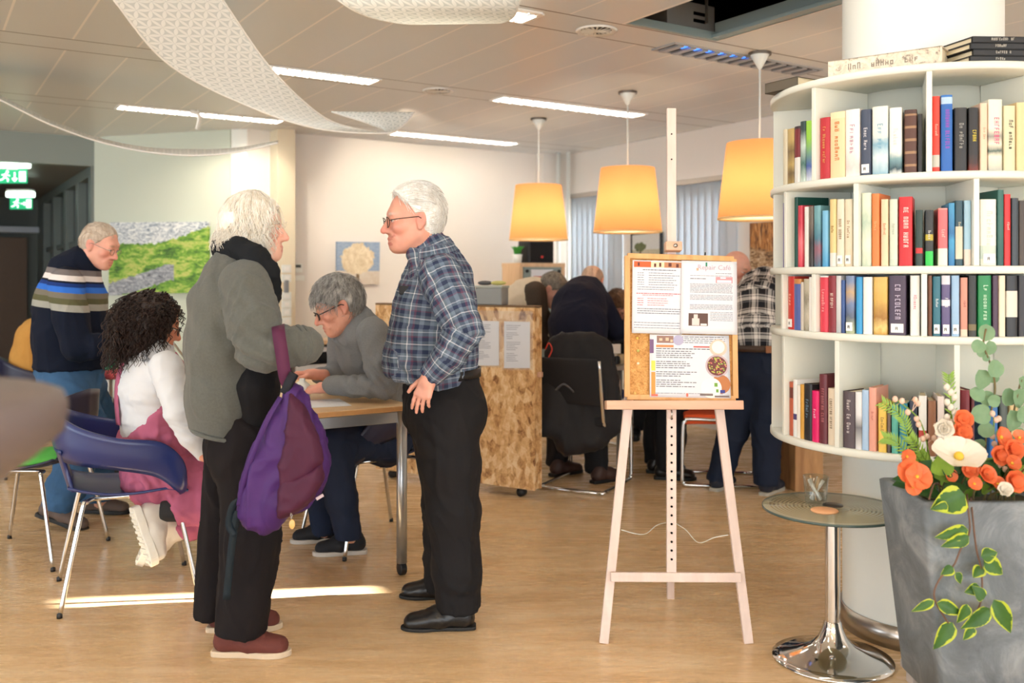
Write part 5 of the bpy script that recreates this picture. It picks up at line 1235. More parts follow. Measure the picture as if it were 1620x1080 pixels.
prints(o, fn, sum([words(.10, .26, .17+.032*k, .008, rg, .8)+words(.32, .95, .17+.032*k, .008, rg, rg.uniform(.7, 1)) for k in range(6)], [])+sum([words(.1, .9, .365+.03*k, .008, rg, .9) for k in range(2)], [])+sum([words(.1, .95, .66+.03*k, .010, rg) for k in range(3)], [])+sum([words(.04, .96, .85+.035*k, .008, rg) for k in range(3)], [])+words(.2, .85, .125, .012, rg), 'printed_text', ink((92, 96, 112)))
prints(o, fn, words(.08, .95, .45, .012, rg)+words(.2, .8, .475, .008, rg)+sum([words(.1, .22, .52+.03*k, .009, rg)+words(.3, .8, .52+.03*k, .008, rg, rg.uniform(.5, 1)) for k in range(4)], []), 'red_text_print', ink((200, 84, 92)))
b = prints(o, fn, [(.03, .015, .36, .095)], 'orange_print', ink((226, 96, 50))); prints(o, fn, [(.36, .02, .62, .095)], 'beige_print', ink((232, 206, 170))); prints(o, fn, [(.62, .02, .98, .095)], 'brown_print', ink((186, 128, 92)))
prints(o, fn, [(.1, .03, .14, .08), (.42, .04, .46, .09), (.52, .03, .56, .085), (.7, .03, .76, .08), (.85, .04, .9, .09)], 'dark_print', ink((96, 44, 36)), .0016)
o2, fn = sheet('notice_sheet', [(1077, 413), (1164, 415), (1165, 530), (1075, 528)], 'white Repair Café flyer with two small photos, upper right on the cork board', .0160, .006)
prints(o2, fn, sum([words(.16, .92, .315+.019*k, .007, rg) for k in range(7)], [])+sum([words(.16, .92, .47+.019*k, .007, rg) for k in range(4)], [])+sum([words(.16, .92, .60+.019*k, .007, rg) for k in range(4)], [])+sum([words(.52, .92, .70+.022*k, .007, rg) for k in range(6)], [])+words(.16, .45, .24, .012, rg)+words(.62, .92, .165, .008, rg)+words(.16, .9, .20, .006, rg), 'printed_text', ink((124, 122, 134)))
prints(o2, fn, [(.62, .215, .92, .30)], 'pink_photo_print', ink((214, 150, 156))); prints(o2, fn, [(.64, .26, .9, .295), (.7, .22, .8, .24)], 'pale_photo_print', ink((214, 226, 240)), .0016)
prints(o2, fn, [(.14, .72, .48, .89)], 'dark_photo_print', ink((92, 66, 58))); prints(o2, fn, [(.20, .79, .33, .885), (.23, .735, .30, .79)], 'person_photo_print', ink((232, 206, 200)), .0016); prints(o2, fn, [(.35, .86, .46, .885)], 'table_photo_print', ink((240, 232, 224)), .0016)
c0, c1 = fn(.32, .09), fn(.86, .09); text_mesh('printed_heading', 'Repair Café', .027, ink((196, 170, 186)), o2, (c0+c1)/2+nrm*.0016, c1-c0, up)
prints(o2, fn, [(.435, .02, .465, .075)], 'green_pen_print', ink((30, 130, 96)), .002); prints(o2, fn, [(.27, .10, .31, .135)], 'peach_print', ink((240, 170, 140)), .002)
o3, fn = sheet('notice_sheet', [(1027, 529), (1152, 531), (1155, 630), (1027, 628)], 'white poster with bowls of food printed on it, lower half of the cork board', .0122)
prints(o3, fn, sum([words(.08, .6, .26+.033*k, .012, rg, rg.uniform(.55, 1)) for k in range(18) if k not in (4, 9, 13)], [])+sum([words(.40, .95, .03+.03*k, .010, rg) for k in range(4)], [])+words(.08, .8, .22, .014, rg)+words(.06, .9, .93, .007, rg), 'printed_text', ink((76, 76, 88)))
def fdisc(u, v, r, m, nm, z=.0014, sy=1.25, n=28):
    b = MB(); b._add([fn(u+r*math.cos(2*math.pi*k/n), v+r*sy*math.sin(2*math.pi*k/n))+nrm*z for k in range(n)], [tuple(range(n))]); return obj(nm, b, m, o3, fixn=False)
prints(o3, fn, [(.09, .02, .30, .135)], 'brown_photo_print', ink((150, 116, 104))); prints(o3, fn, [(.12, .06, .16, .10), (.2, .05, .24, .1), (.26, .08, .29, .12)], 'sand_photo_print', ink((220, 190, 160)), .0016)
fdisc(.36, .09, .065, ink((176, 172, 200)), 'lilac_bowl_print'); prints(o3, fn, [(.08, .165, .30, .205)], 'orange_print', ink((236, 140, 90))); prints(o3, fn, [(.55, .18, .80, .20)], 'red_print', ink((190, 70, 60)))
prints(o3, fn, [(.02, .60, .07, .96)], 'orange_stripe_print', ink((240, 150, 70))); prints(o3, fn, [(.0, .08, .05, .30)], 'violet_print', ink((120, 90, 130))); prints(o3, fn, [(.02, .42, .07, .58)], 'yellow_print', ink((226, 214, 90)))
fdisc(.86, .20, .11, ink((226, 196, 176)), 'peach_plate_print'); fdisc(.86, .19, .08, ink((246, 238, 226)), 'pale_plate_print', .0018)
fdisc(.84, .49, .145, ink((196, 176, 180)), 'bowl_rim_print'); fdisc(.84, .49, .122, ink((110, 52, 52)), 'bean_bowl_print', .0018)
b = MB()
for k in range(70):
    a, r_ = rg.uniform(0, 6.28), .11*math.sqrt(rg.random()); u, v = .84+r_*math.cos(a), .49+r_*1.25*math.sin(a); s = .010; q = [fn(u-s, v-s), fn(u+s, v-s*.4), fn(u+s*.6, v+s), fn(u-s*.7, v+s*.8)]; b.m = k % 3; b._add([p+nrm*.0022 for p in q], [(0, 1, 2, 3)])
obj('topping_print', b, [ink((206, 206, 90)), ink((232, 140, 120)), ink((150, 180, 80))], o3, fixn=False)
fdisc(.88, .78, .12, ink((190, 120, 70)), 'bread_print'); fdisc(.76, .84, .13, ink((242, 240, 234)), 'white_bowl_print', .0018); prints(o3, fn, [(.80, .76, .84, .82), (.82, .86, .85, .91)], 'herb_print', ink((110, 160, 60)), .0022)
prints(o3, fn, [(.87, .87, .93, .92)], 'blue_mark_print', ink((50, 60, 140)), .0022); prints(o3, fn, [(.62, .93, .78, .965), (.8, .96, .98, .985)], 'grey_mark_print', ink((120, 104, 100)), .0022); prints(o3, fn, [(.02, .95, .10, .985), (.45, .93, .475, .985)], 'red_foot_print', ink((226, 110, 90)), .0022)  # blue, grey and red marks printed near the poster's foot
for k, (x, y) in enumerate(((1008, 535), (1009, 555), (1009, 575), (1004, 622))):
    c = EL(x, y, bo0+.03); b = MB(); b.cyl(c, c+nrm*.006, .0035, 10); b.sphere(c+nrm*.009, .0055, 10)
    tag(obj('push_pin', b, mat('pin_'+('gold', 'olive', 'cream', 'amber')[k], ((232, 196, 90), (196, 196, 110), (236, 222, 190), (230, 190, 110))[k], .3), None, c), ('gold', 'olive', 'cream', 'amber')[k]+' push pin in the bare cork, '+('topmost', 'second from the top', 'third from the top', 'lowest')[k], 'push pin', 'push pins on the cork strip')
c = EL(1115, 404, bo0+.03)+nrm*.004; b = MB(); b.cyl(c, c+up*.010+nrm*.006, .003, 8); tag(obj('push_pin', b, M_black, None, c), 'black push pin in the top frame of the notice board', 'push pin')

# ------------------------------------------------------------------ OSB partition on wheels
m = bpy.data.materials.new('osb'); t = NT(m); g = t.coord('Object'); vo = t.node('ShaderNodeTexVoronoi'); vo.inputs['Scale'].default_value = 34; vo.inputs['Randomness'].default_value = 1
mp = t.coord('Object', (1, 1, .55)); t.link(mp, vo.inputs['Vector']); n = t.noise(g, 14, 6, .75, 1.6); hs_ = t.sep(vo.outputs['Color'])[0]
vo2 = t.node('ShaderNodeTexVoronoi'); vo2.inputs['Scale'].default_value = 15; t.link(t.coord('Object', (1.6, 1, .8), (0, .9, 0)), vo2.inputs['Vector']); h2_ = t.sep(vo2.outputs['Color'])[1]
n3 = t.noise(t.coord('Object', (2, 1, 1), (0, .7, 0)), 30, 5, .75, 2.5)
f = t.math('ADD', t.math('ADD', t.math('MULTIPLY', hs_, .16), t.math('MULTIPLY', h2_, .14)), t.math('ADD', t.math('MULTIPLY', n, .35), t.math('MULTIPLY', n3, .35)))
c = t.ramp(f, [(.33, srgb((118, 72, 38))), (.40, srgb((190, 140, 88))), (.50, srgb((222, 178, 122))), (.62, srgb((240, 212, 168)))]); t.color(c); t.b.inputs['Roughness'].default_value = .7; t.bump(f, .1, .002); M_osb = m
oR, oL = Vector((.138, 5.70, 0)), Vector((-.93, 6.37, 0)); od = (oL-oR).normalized(); on = Vector((od.y, -od.x, 0));
if on.y < 0: on = -on
t_ = thing('osb_screen', (oR+oL)/2, 'rough chipboard rolling screen with two notices behind the man in plaid', 'room divider'); L = (oL-oR).length; z0, z1 = .055, 1.17
b = MB(); b.box((oR+oL)/2+on*.009+Z3*(z0+z1)/2, (L, .018, z1-z0), ax=(od, on, Z3)); obj('front_panel', b, M_osb, t_, bevel=.002)
b = MB(); b.box((oR+oL)/2+on*.079+Z3*(z0+z1)/2, (L, .018, z1-z0), ax=(od, on, Z3)); obj('back_panel', b, M_osb, t_, bevel=.002)
for k, s in enumerate((.012, L/2, L-.012)):
    b = MB(); b.box(oR+od*s+on*.044+Z3*(z0+z1)/2, (.018, .05, z1-z0-.01), ax=(od, on, Z3)); obj('end_panel', b, M_osb, t_)
b = MB(); b.box((oR+oL)/2+on*.044+Z3*(z1+.006), (L, .092, .012), ax=(od, on, Z3)); obj('top_board', b, mat('brown_top_board', (120, 92, 62), .7, var=.15), t_, bevel=.002)
for s in (.12, L-.12): b = MB(); p = oR+od*s+on*.044; b.cyl(p-on*.02+Z3*.027, p+on*.02+Z3*.027, .027, 16); obj('caster', b, M_black, t_)
b = MB(); b.box(oR-od*.013+on*.044+Z3*.76, (.026, .03, .03), ax=(od, on, Z3)); obj('latch_block', b, M_beech, t_, bevel=.002)
def onosb(px, py): return onwall(px, py, oR, oL)-on*.001
for x0, x1, ya, yb, lb in ((753, 790, 507, 578, 'white list in a clear sleeve on the chipboard screen, nearer the man in plaid'), (798, 839, 508, 582, 'white list in a clear sleeve on the chipboard screen, nearer the free end')):
    q = [onosb(x0, ya)-on*.003, onosb(x1, ya+1)-on*.003, onosb(x1, yb)-on*.003, onosb(x0, yb)-on*.003]; b = MB(); b._add(q, [(0, 1, 2, 3)]); o = obj('notice_sheet', b, M_paper, None, q[0], solid=.0006, fixn=False); tag(o, lb, 'notice', 'notices on the chipboard screen')
    b = MB()
    def f2(u, v): return q[0].lerp(q[1], u).lerp(q[3].lerp(q[2], u), v)-on*.0015
    for k in range(20):
        if k in (3, 8, 14): continue
        for u0, v0, u1, v1 in words(.10, .75, .08+.04*k, .012, rg, rg.uniform(.3, .9)): b._add([f2(u0, v0), f2(u1, v0), f2(u1, v1), f2(u0, v1)], [(0, 1, 2, 3)])
    obj('printed_text', b, ink((130, 134, 150)), o, fixn=False)
    e = [onosb(x0-4, ya-16)-on*.0012, onosb(x1+4, ya-16)-on*.0012, onosb(x1+4, yb+3)-on*.0012, onosb(x0-4, yb+3)-on*.0012]; b = MB(); b._add(e, [(0, 1, 2, 3)])
    ms_ = bpy.data.materials.get('clear_sleeve')
    if ms_ is None:
        ms_ = bpy.data.materials.new('clear_sleeve'); t = NT(ms_); t.color((.8, .8, .8)); t.b.inputs['Roughness'].default_value = .2; tp = t.node('ShaderNodeBsdfTransparent'); mx = t.node('ShaderNodeMixShader'); mx.inputs[0].default_value = .2; t.link(tp.outputs[0], mx.inputs[1]); t.link(t.b.outputs[0], mx.inputs[2]); t.link(mx.outputs[0], t.out.inputs[0])
    obj('plastic_sleeve', b, ms_, o, fixn=False)
c = onosb(772, 478)+on*.045; c.z = z1+.012+.055
t_ = thing('storage_box', c-Z3*.055, 'grey storage box on top of the chipboard screen', 'box'); b = MB(); b.box(c, (.20, .085, .11), ax=(od, on, Z3)); obj('box_body', b, mat('grey_box_plastic', (142, 146, 146), .5, var=.04), t_, bevel=.008)
b = MB(); b.box(c+Z3*.06, (.21, .09, .016), ax=(od, on, Z3)); obj('lid', b, mat('pale_box_lid', (170, 176, 168), .5), t_, bevel=.004)
for k, (dx, cc, lb) in enumerate(((-.05, (206, 200, 120), 'yellow-green cloth folded on the grey storage box'), (.05, (90, 90, 92), 'dark grey tool lying on the grey storage box'))):
    b = MB(); p = c+od*dx+Z3*.0835; b.sphere(p, (.055, .03, .0145), 16, ax=(od, on, Z3)); tag(obj(('folded_cloth', 'hand_tool')[k], b, mat('boxtop_%d' % k, cc, .8, var=.2), None, p-Z3*.0145), lb, ('cloth', 'tool')[k])

# ------------------------------------------------------------------ things on the front tables
def on_table(px, py, h=.775): d = F*(HC-h)/(py-HY); return Vector(((px-CX)/F*d, d, h+.0005))
def paper(name, px, py, w, l, rz, label, m=None): 
    c = on_table(px, py); b = MB(); b.box(c+Z3*.0008, (w, l, .0016), rz=rz); return tag(obj(name, b, m or M_paper, None, c), label, 'paper', 'papers on the table')
paper('paper_sheet', 512, 638, .20, .26, .4, 'white sheet of paper on the work table before the man in grey')
c = on_table(478, 632); b = MB(); b.lathe([(.0, 0), (.032, 0), (.036, .004), (.036, .07), (.02, .085), (.014, .088), (.014, .1), (.0, .1)], c, 32); tag(obj('white_bottle', b, M_white, None, c), 'small white bottle on the table by the bag handle', 'bottle')
# second table clutter
c = on_table(172, 584); b = SDF().ell(c+Vector((0, 0, .075)), (.11, .08, .075)).ell(c+Vector((.06, 0, .10)), (.07, .06, .06), sm=.03); V, Q = b.mesh(.012); V = folds(V, Q, .010, (20, 20, 20)); tag(npobj('green_bag', V, Q, mat('emerald_plastic_bag', (20, 150, 110), .4, var=.2, nscale=14), None, c), 'crumpled emerald green bag on the table beside the man in stripes', 'bag')
c = on_table(184, 598); b = SDF().ell(c+Vector((0, 0, .022)), (.15, .11, .022)); V, Q = b.mesh(.009); V = folds(V, Q, .008, (24, 24, 24)); V[:, 2] = np.maximum(V[:, 2], .7755); tag(npobj('folded_garment', V, Q, mat('coral_cloth', (236, 106, 110), .8, var=.12), None, c), 'coral pink garment lying on the table corner', 'garment')
# sprung lamp arm with its cables
pA, pB = on_table(306, 596), P(272, 545, 4.78); t_ = thing('desk_lamp', pA, 'grey sprung desk lamp arm rising beside the curly-haired woman', 'desk lamp')
b = MB(); b.lathe([(.0, 0), (.05, 0), (.05, .012), (.02, .02), (.0, .02)], pA, 24); obj('base', b, M_black, t_)
dx = Vector((.012, 0, .004))
for s in (-1, 1): b = MB(); b.tube([pA+Z3*.02+dx*s, pB+dx*s], .006, 8); obj('arm', b, M_alu, t_)
b = MB(); b.tube([pA+Z3*.02+(pB-pA)*k/40+Vector((.008*math.cos(k*2.2), .008*math.sin(k*2.2), 0)) for k in range(4, 18)], .002, 5); obj('spring', b, M_steel, t_)
b = MB(); b.tube([pB, pB+Vector((-.06, .02, .03))], [.018, .03], 14); obj('lamp_head', b, M_alu, t_)
for k in range(3):
    b = MB(); p = on_table(300+6*k, 606+2*k)+Z3*.004; b.tube(bez([p, p+Vector((.05, .03, .02)), p+Vector((.02, .07, .01)), p+Vector((-.04, .03, .0))], 6), .004, 6); tag(obj('cable', b, M_black, None, p), 'black cable coil on the table by the lamp arm, '+('nearest', 'middle', 'farthest')[k]+' of three', 'cable', 'cables by the lamp')

# ------------------------------------------------------------------ stool top cut by the left edge
c = Vector((PX(-252, 1.05), 1.05, 0)); zt0 = 1.218; t_ = thing('bar_stool', c, 'dark taupe upholstered stool top blurred at the left picture edge', 'stool')
b = MB(); b.lathe([(.0, zt0-.155), (.08, zt0-.15), (.145, zt0-.118), (.196, zt0-.08), (.228, zt0-.05), (.232, zt0-.022), (.226, zt0-.006), (.21, zt0), (.0, zt0+.002)], c, 64); obj('seat', b, mat('taupe_upholstery', (104, 94, 94), .5, var=.04), t_)
b = MB(); b.tube([c+Z3*.03, c+Z3*(zt0-.15)], .03, 20); obj('pole', b, M_chrome, t_); b = MB(); b.lathe([(.0, 0), (.22, 0), (.22, .01), (.03, .035), (.0, .035)], c, 48); obj('base', b, M_chrome, t_)

# ------------------------------------------------------------------ far corner: cabinet, speaker, plant, appliance shelf
Mfw = wood('light_cabinet_wood', (206, 170, 130), (224, 190, 150), 5, (1, 1, .1), .5)
cA = Vector((PX(822, 9.05), 9.05, 0)); W = .54; ex = UA; c = cA+ex*W/2+VB*.16
t_ = thing('display_cabinet', c, 'pale wooden glass-fronted cabinet in the far corner', 'cabinet'); zt1 = 1.50
b = MB()
for s in (-1, 1): b.box(c+ex*s*(W/2-.02)+Z3*zt1/2, (.04, .32, zt1), ax=(ex, VB, Z3))
b.box(c+Z3*(zt1-.02), (W, .34, .04), ax=(ex, VB, Z3)); b.box(c+Z3*.05, (W-.08, .3, .1), ax=(ex, VB, Z3)); b.box(c+VB*.15+Z3*.8, (W-.08, .02, 1.4), ax=(ex, VB, Z3)); b.box(c+Z3*.8, (W-.08, .3, .02), ax=(ex, VB, Z3)); obj('carcass', b, Mfw, t_, bevel=.003)
d = MB(); d.box(c-VB*.155+Z3*.79, (W-.09, .018, 1.34), ax=(ex, VB, Z3)); dr = obj('door', d, mat('sage_door_panel', (128, 142, 136), .4), t_, bevel=.003)
b = MB(); b.box(c-VB*.166-ex*.01+Z3*1.27, (.26, .004, .33), ax=(ex, VB, Z3)); obj('pasted_poster', b, M_paper, dr); b = MB(); b.box(c-VB*.169-ex*.06+Z3*1.29, (.10, .003, .16), ax=(ex, VB, Z3)); obj('red_poster_print', b, ink((190, 84, 66)), dr)
b = MB(); b.box(c-VB*.166-ex*.17+Z3*1.2, (.09, .004, .26), ax=(ex, VB, Z3)); obj('violet_poster_print', b, ink((150, 140, 170)), dr)
for s in (-1, 1): b = MB(); b.cyl(c-VB*.165+ex*s*.19+Z3*1.42, c-VB*.185+ex*s*.19+Z3*1.42, .015, 14); obj('hinge_knob', b, M_black, dr)
c2 = c+ex*.03+Z3*(zt1+.001); t_ = thing('loudspeaker', c2, 'black loudspeaker with a red badge on top of the corner cabinet', 'speaker')
b = MB(); b.box(c2+Z3*.11, (.30, .2, .22), ax=(ex, VB, Z3)); obj('speaker_body', b, M_black, t_, bevel=.012); b = MB(); b.box(c2-VB*.102+Z3*.11, (.27, .006, .19), ax=(ex, VB, Z3)); obj('grille', b, mat('speaker_cloth', (16, 16, 18), .9, bump=.3), t_, bevel=.004)
b = MB(); b.box(c2-VB*.107+Z3*.06, (.028, .004, .022), ax=(ex, VB, Z3)); obj('badge', b, ink((214, 60, 54)), t_, bevel=.003)
c3 = c-ex*.19+Z3*(zt1+.001); t_ = thing('potted_plant', c3, 'small green plant in a white pot beside the loudspeaker', 'plant'); b = MB(); b.lathe([(.0, 0), (.038, 0), (.048, .085), (.042, .085), (.036, .06), (.0, .06)], c3, 24); obj('pot', b, M_white, t_)
for k in range(12):
    a = k*2.4; b = MB(); leaf(b, c3+Z3*.06, Vector((math.cos(a)*.45, math.sin(a)*.45, 1)), Vector((-math.cos(a), -math.sin(a), .2)), .13, .06, .25, 'heart'); obj_leaves('leaf', b, leafmat('bright_plant_leaf', (40, 140, 50), (90, 190, 80)), t_, None)
c4 = P(497, 600, 7.7); c4.z = 0; t_ = thing('appliance_shelf', c4, 'wooden shelf unit against the back wall behind the seated man', 'shelf'); b = MB(); zc = HC-(537-HY)/F*7.7
for s in (-1, 1): b.box(c4+UA*s*.30+Z3*zc/2, (.035, .36, zc), ax=(UA, VB, Z3))
for z in (zc-.015, .50, .08): b.box(c4+Z3*z, (.565, .36, .03), ax=(UA, VB, Z3))
b.box(c4+VB*.17+Z3*zc/2, (.565, .015, zc-.1), ax=(UA, VB, Z3)); obj('carcass', b, Mfw, t_, bevel=.003)
c5 = c4+Z3*.5155-VB*.01; t_ = thing('microwave_oven', c5, 'grey microwave oven in the wooden shelf behind the seated man', 'microwave'); b = MB(); b.box(c5+Z3*.14, (.42, .28, .28), ax=(UA, VB, Z3)); obj('housing', b, mat('pale_grey_enamel', (206, 206, 208), .4), t_, bevel=.01)
b = MB(); b.box(c5-VB*.142-UA*.03+Z3*.19, (.24, .006, .10), ax=(UA, VB, Z3)); obj('door_window', b, mat('dark_oven_glass', (24, 24, 28), .1), t_, bevel=.004)
for k in (-1, 1): b = MB(); b.cyl(c5-VB*.14+UA*(.06*k-.02)+Z3*.07, c5-VB*.155+UA*(.06*k-.02)+Z3*.07, .03, 18); obj('control_knob', b, M_white, t_)

# ------------------------------------------------------------------ repair corner: table, cantilever chairs, clutter
tc = Vector((1.27, 7.29, 0)); h2 = .745; t_ = thing('repair_table', tc, 'grey-topped long repair table behind the easel', 'table')
b = MB(); b.box(tc+Z3*(h2-.015), (1.86, .85, .03), ax=(UA, VB, Z3)); obj('table_top', b, wood('grey_table_laminate', (168, 152, 138), (188, 172, 156), 3, (.3, 2, 1), .35), t_, bevel=.006)
for i in (-1, 1):
    for j in (-1, 1): b = MB(); p = tc+UA*i*.85+VB*j*.36; b.tube([p, p+Z3*(h2-.03)], .02, 14); obj('leg', b, M_alu, t_)
def cantilever(loc, fwd, seatm, label, arms=False, backm=None):
    X = Matrix.Translation(Vector(loc)) @ Matrix.Rotation(math.radians(fwd-90), 4, 'Z'); t_ = thing('cantilever_chair', loc, label, 'chair', 'cantilever chairs by the repair table'); w = .22
    b = MB(X); pth = [Vector((-w, -.22, .012))]
    half = bez([Vector((w, -.24, .013)), Vector((w, .20, .013)), Vector((w, .245, .03)), Vector((w, .255, .07)), Vector((w, .25, .38)), Vector((w, .235, .425)), Vector((w, .19, .44)), Vector((w, -.17, .43)), Vector((w, -.215, .45)), Vector((w, -.235, .50)), Vector((w, -.30, .84))], 5)
    oth = [Vector((-p.x, p.y, p.z)) for p in half]; b.tube(oth[::-1]+[Vector((-.1, -.25, .013)), Vector((.1, -.25, .013))]+half, .0125, 10); obj('tube_frame', b, M_chrome, t_)
    def st(i, j): return Vector(((2*i-1)*.215, .24-.45*j, .452-.012*math.sin(math.pi*j)-.02*(1-j)**4))
    b = MB(X); b.grid(st, 10, 10); obj('seat', b, seatm, t_, solid=.062, bevel=.012, fixn=False)
    def bk_(i, j): return Vector(((2*i-1)*.215, -.235-.07*j-.02*math.cos((2*i-1)*1.3), .56+.29*j))
    b = MB(X); b.grid(bk_, 10, 8); obj('backrest', b, backm or seatm, t_, solid=.035, bevel=.01, fixn=False); return t_
M_orange = mat('orange_upholstery', (226, 84, 34), .8, var=.06, bump=.2, bscale=400); M_blk = mat('black_upholstery', (26, 26, 30), .8, var=.1)
cantilever((.48, 6.12, 0), 62, M_blk, 'black cantilever chair hung with dark coats behind the bending man in navy')
cantilever((1.385, 6.24, 0), 172, M_orange, 'orange cantilever chair behind the right leg of the easel')
cantilever((.62, 7.47, 0), -57, mat('blue_upholstery', (40, 56, 130), .8), 'blue cantilever chair on the far side of the repair table')
# coats over the chair back
c = Vector((.42, 5.90, .0)); s = SDF()
for x, z0_, z1_, r in ((-.16, .40, .93, .075), (-.04, .30, .95, .085), (.08, .33, .95, .085), (.20, .42, .92, .07)): s.rc(c+Vector((x, .02, z0_)), c+Vector((x*.8, .10, z1_)), r*.8, r*.62, side=(1, 0, 0), k=1.6, sm=.05)
V, Q = s.mesh(.02); V = folds(V, Q, .016, (9, 9, 4)); M_coat = mat('black_coat_cloth', (22, 22, 27), .75, var=.2, bump=.3, bscale=300, bdist=.003)
tag(npobj('coat', V, Q, M_coat, None, c), 'bulky black coat draped over the back of the black cantilever chair', 'coat')
b = MB(); q = P(892, 612, 5.74); b.tube(bez([q+Vector((-.05, 0, -.02)), q+Vector((0, -.02, .02)), q+Vector((.06, 0, -.03))], 5), .008, 8); tag(obj('coat_strap', b, mat('shiny_black_strap', (60, 60, 66), .15), None, q), 'shiny black strap on the coat over the chair', 'strap')
b = MB(); q = P(868, 565, 5.80); b.tube(bez([q, q+Vector((.02, -.01, .05)), q+Vector((.0, -.02, .09)), q+Vector((-.02, 0, .05))], 6), .004, 8); tag(obj('lanyard', b, mat('red_lanyard', (206, 60, 44), .5), None, q), 'red cord loop by the free end of the chipboard screen', 'cord')
# clutter on the repair table
c = P(984, 566, 6.68); c.z = h2+.001; t_ = thing('repair_machine', c, 'black appliance being repaired on the table left of the board', 'appliance'); b = MB(); b.box(c+Z3*.03, (.24, .16, .06), ax=(UA, VB, Z3)); obj('housing', b, M_black, t_, bevel=.01)
b = MB(); b.box(c+UA*.07+Z3*.11, (.08, .12, .12), ax=(UA, VB, Z3)); b.box(c+UA*.0+Z3*.165, (.24, .10, .05), ax=(UA, VB, Z3)); obj('arm', b, M_black, t_, bevel=.012); b = MB(); b.beam(c+UA*.02-VB*.09+Z3*.17, c+UA*.11-VB*.09+Z3*.2, .012, .006); obj('green_strap', b, ink((120, 196, 130)), t_)
for k, (x, y, cc, lb) in enumerate(((970, 574, (238, 232, 220), 'white cup on the repair table'), (982, 580, (196, 176, 140), 'tan tool pouch on the repair table edge'), (964, 570, (214, 96, 70), 'small red tin on the repair table'))):
    p = P(x, y, 6.6); p.z = h2+.001; b = MB(); b.lathe([(.0, 0), (.03, 0), (.036, .07), (.032, .07), (.027, .008), (.0, .008)], p, 20); tag(obj(('cup', 'tool_pouch', 'tin')[k], b, mat('clutter_%d' % k, cc, .5), None, p), lb, ('cup', 'pouch', 'tin')[k])
c = Vector((PX(1183, 6.2), 6.22, .484)); t_ = thing('blue_bag', c, 'small bright blue bag with a yellow patch on the orange chair', 'bag'); s = SDF().ell(c+Z3*.075, (.085, .06, .075)).rc(c+Z3*.1, c+Z3*.17+Vector((-.01, 0, 0)), .05, .022, sm=.03); V, Q = s.mesh(.01); V[:, 2] = np.maximum(V[:, 2], c.z); V = folds(V, Q, .006, (22, 22, 22)); npobj('bag_body', V, Q, mat('royal_blue_cloth', (30, 84, 200), .6, var=.1), t_)
b = MB(); b.sphere(c+Vector((.012, -.058, .085)), (.03, .014, .034), 14); obj('yellow_patch', b, ink((226, 206, 110)), t_); b = MB(); b.tube(bez([c+Vector((-.03, 0, .16)), c+Vector((-.01, 0, .22)), c+Vector((.01, 0, .16))], 6), .006, 8); obj('handle', b, M_black, t_)
p = Vector((PX(1270, 6.0), 6.04, 0)); b = MB(); b.box(p+Z3*.22, (.20, .2, .44), rz=.25); tag(obj('wooden_block', b, wood('pine_block', (150, 104, 62), (196, 150, 100), 3, (1, 1, .12), .6, bump=.2), None, p, bevel=.006), 'upright pine block standing behind the round bookcase', 'wooden block')
# ================================================================== PEOPLE
def m_skin():
    m = bpy.data.materials.new('skin'); t = NT(m); c = t.attr('tint').outputs['Color']; n = t.noise(t.coord('Object'), 60, 4)
    t.color(t.mix(t.math('MULTIPLY', n, .25), c, (.55, .25, .2), 'MULTIPLY') if False else t.mix(t.math('MULTIPLY_ADD', n, .22, -.08), c, [x for x in srgb((206, 120, 100))]))
    t.b.inputs['Roughness'].default_value = .5; t.b.inputs['Subsurface Weight'].default_value = .12; t.b.inputs['Subsurface Radius'].default_value = (.012, .005, .003); t.b.inputs['Subsurface Scale'].default_value = .5
    t.bump(t.noise(t.coord('Object'), 350, 3), .06, .001); return m
M_skin = m_skin()
def m_hair(name, c1, c2, rough=.5):
    m = bpy.data.materials.new(name); t = NT(m); n = t.noise(t.coord('Object', (1, 1, .35)), 55, 4, .7); t.color(t.ramp(n, [(.32, srgb(c1)), (.66, srgb(c2))])); t.b.inputs['Roughness'].default_value = rough; t.b.inputs['Specular IOR Level'].default_value = .35
    t.bump(n, .4, .004); return m
def cloth(name, c, var=.10, rough=.85, bump=.25, bscale=260, sheen=.0, nscale=18): return mat(name, c, rough, var=var, nscale=nscale, bump=bump, bscale=bscale, bdist=.002, sheen=sheen, spec=.25)
def plaid(name, su, sv, period, bump=.15):
    m = bpy.data.materials.new(name); t = NT(m)
    def st(a, stops): return t.ramp(t.math('FRACT', t.math('DIVIDE', t.attr(a).outputs['Fac'], period)), [(p, srgb(c)) for p, c in stops], 'CONSTANT')
    c = t.mix(.5, st('pu', su), st('pw', sv)); c = t.mix(t.math('MULTIPLY', t.noise(t.coord('Object'), 25, 3), .25), c, (.03, .04, .06)); t.color(c); t.b.inputs['Roughness'].default_value = .85; t.b.inputs['Specular IOR Level'].default_value = .2
    t.bump(t.noise(t.coord('Object'), 300, 2), bump, .001); return m

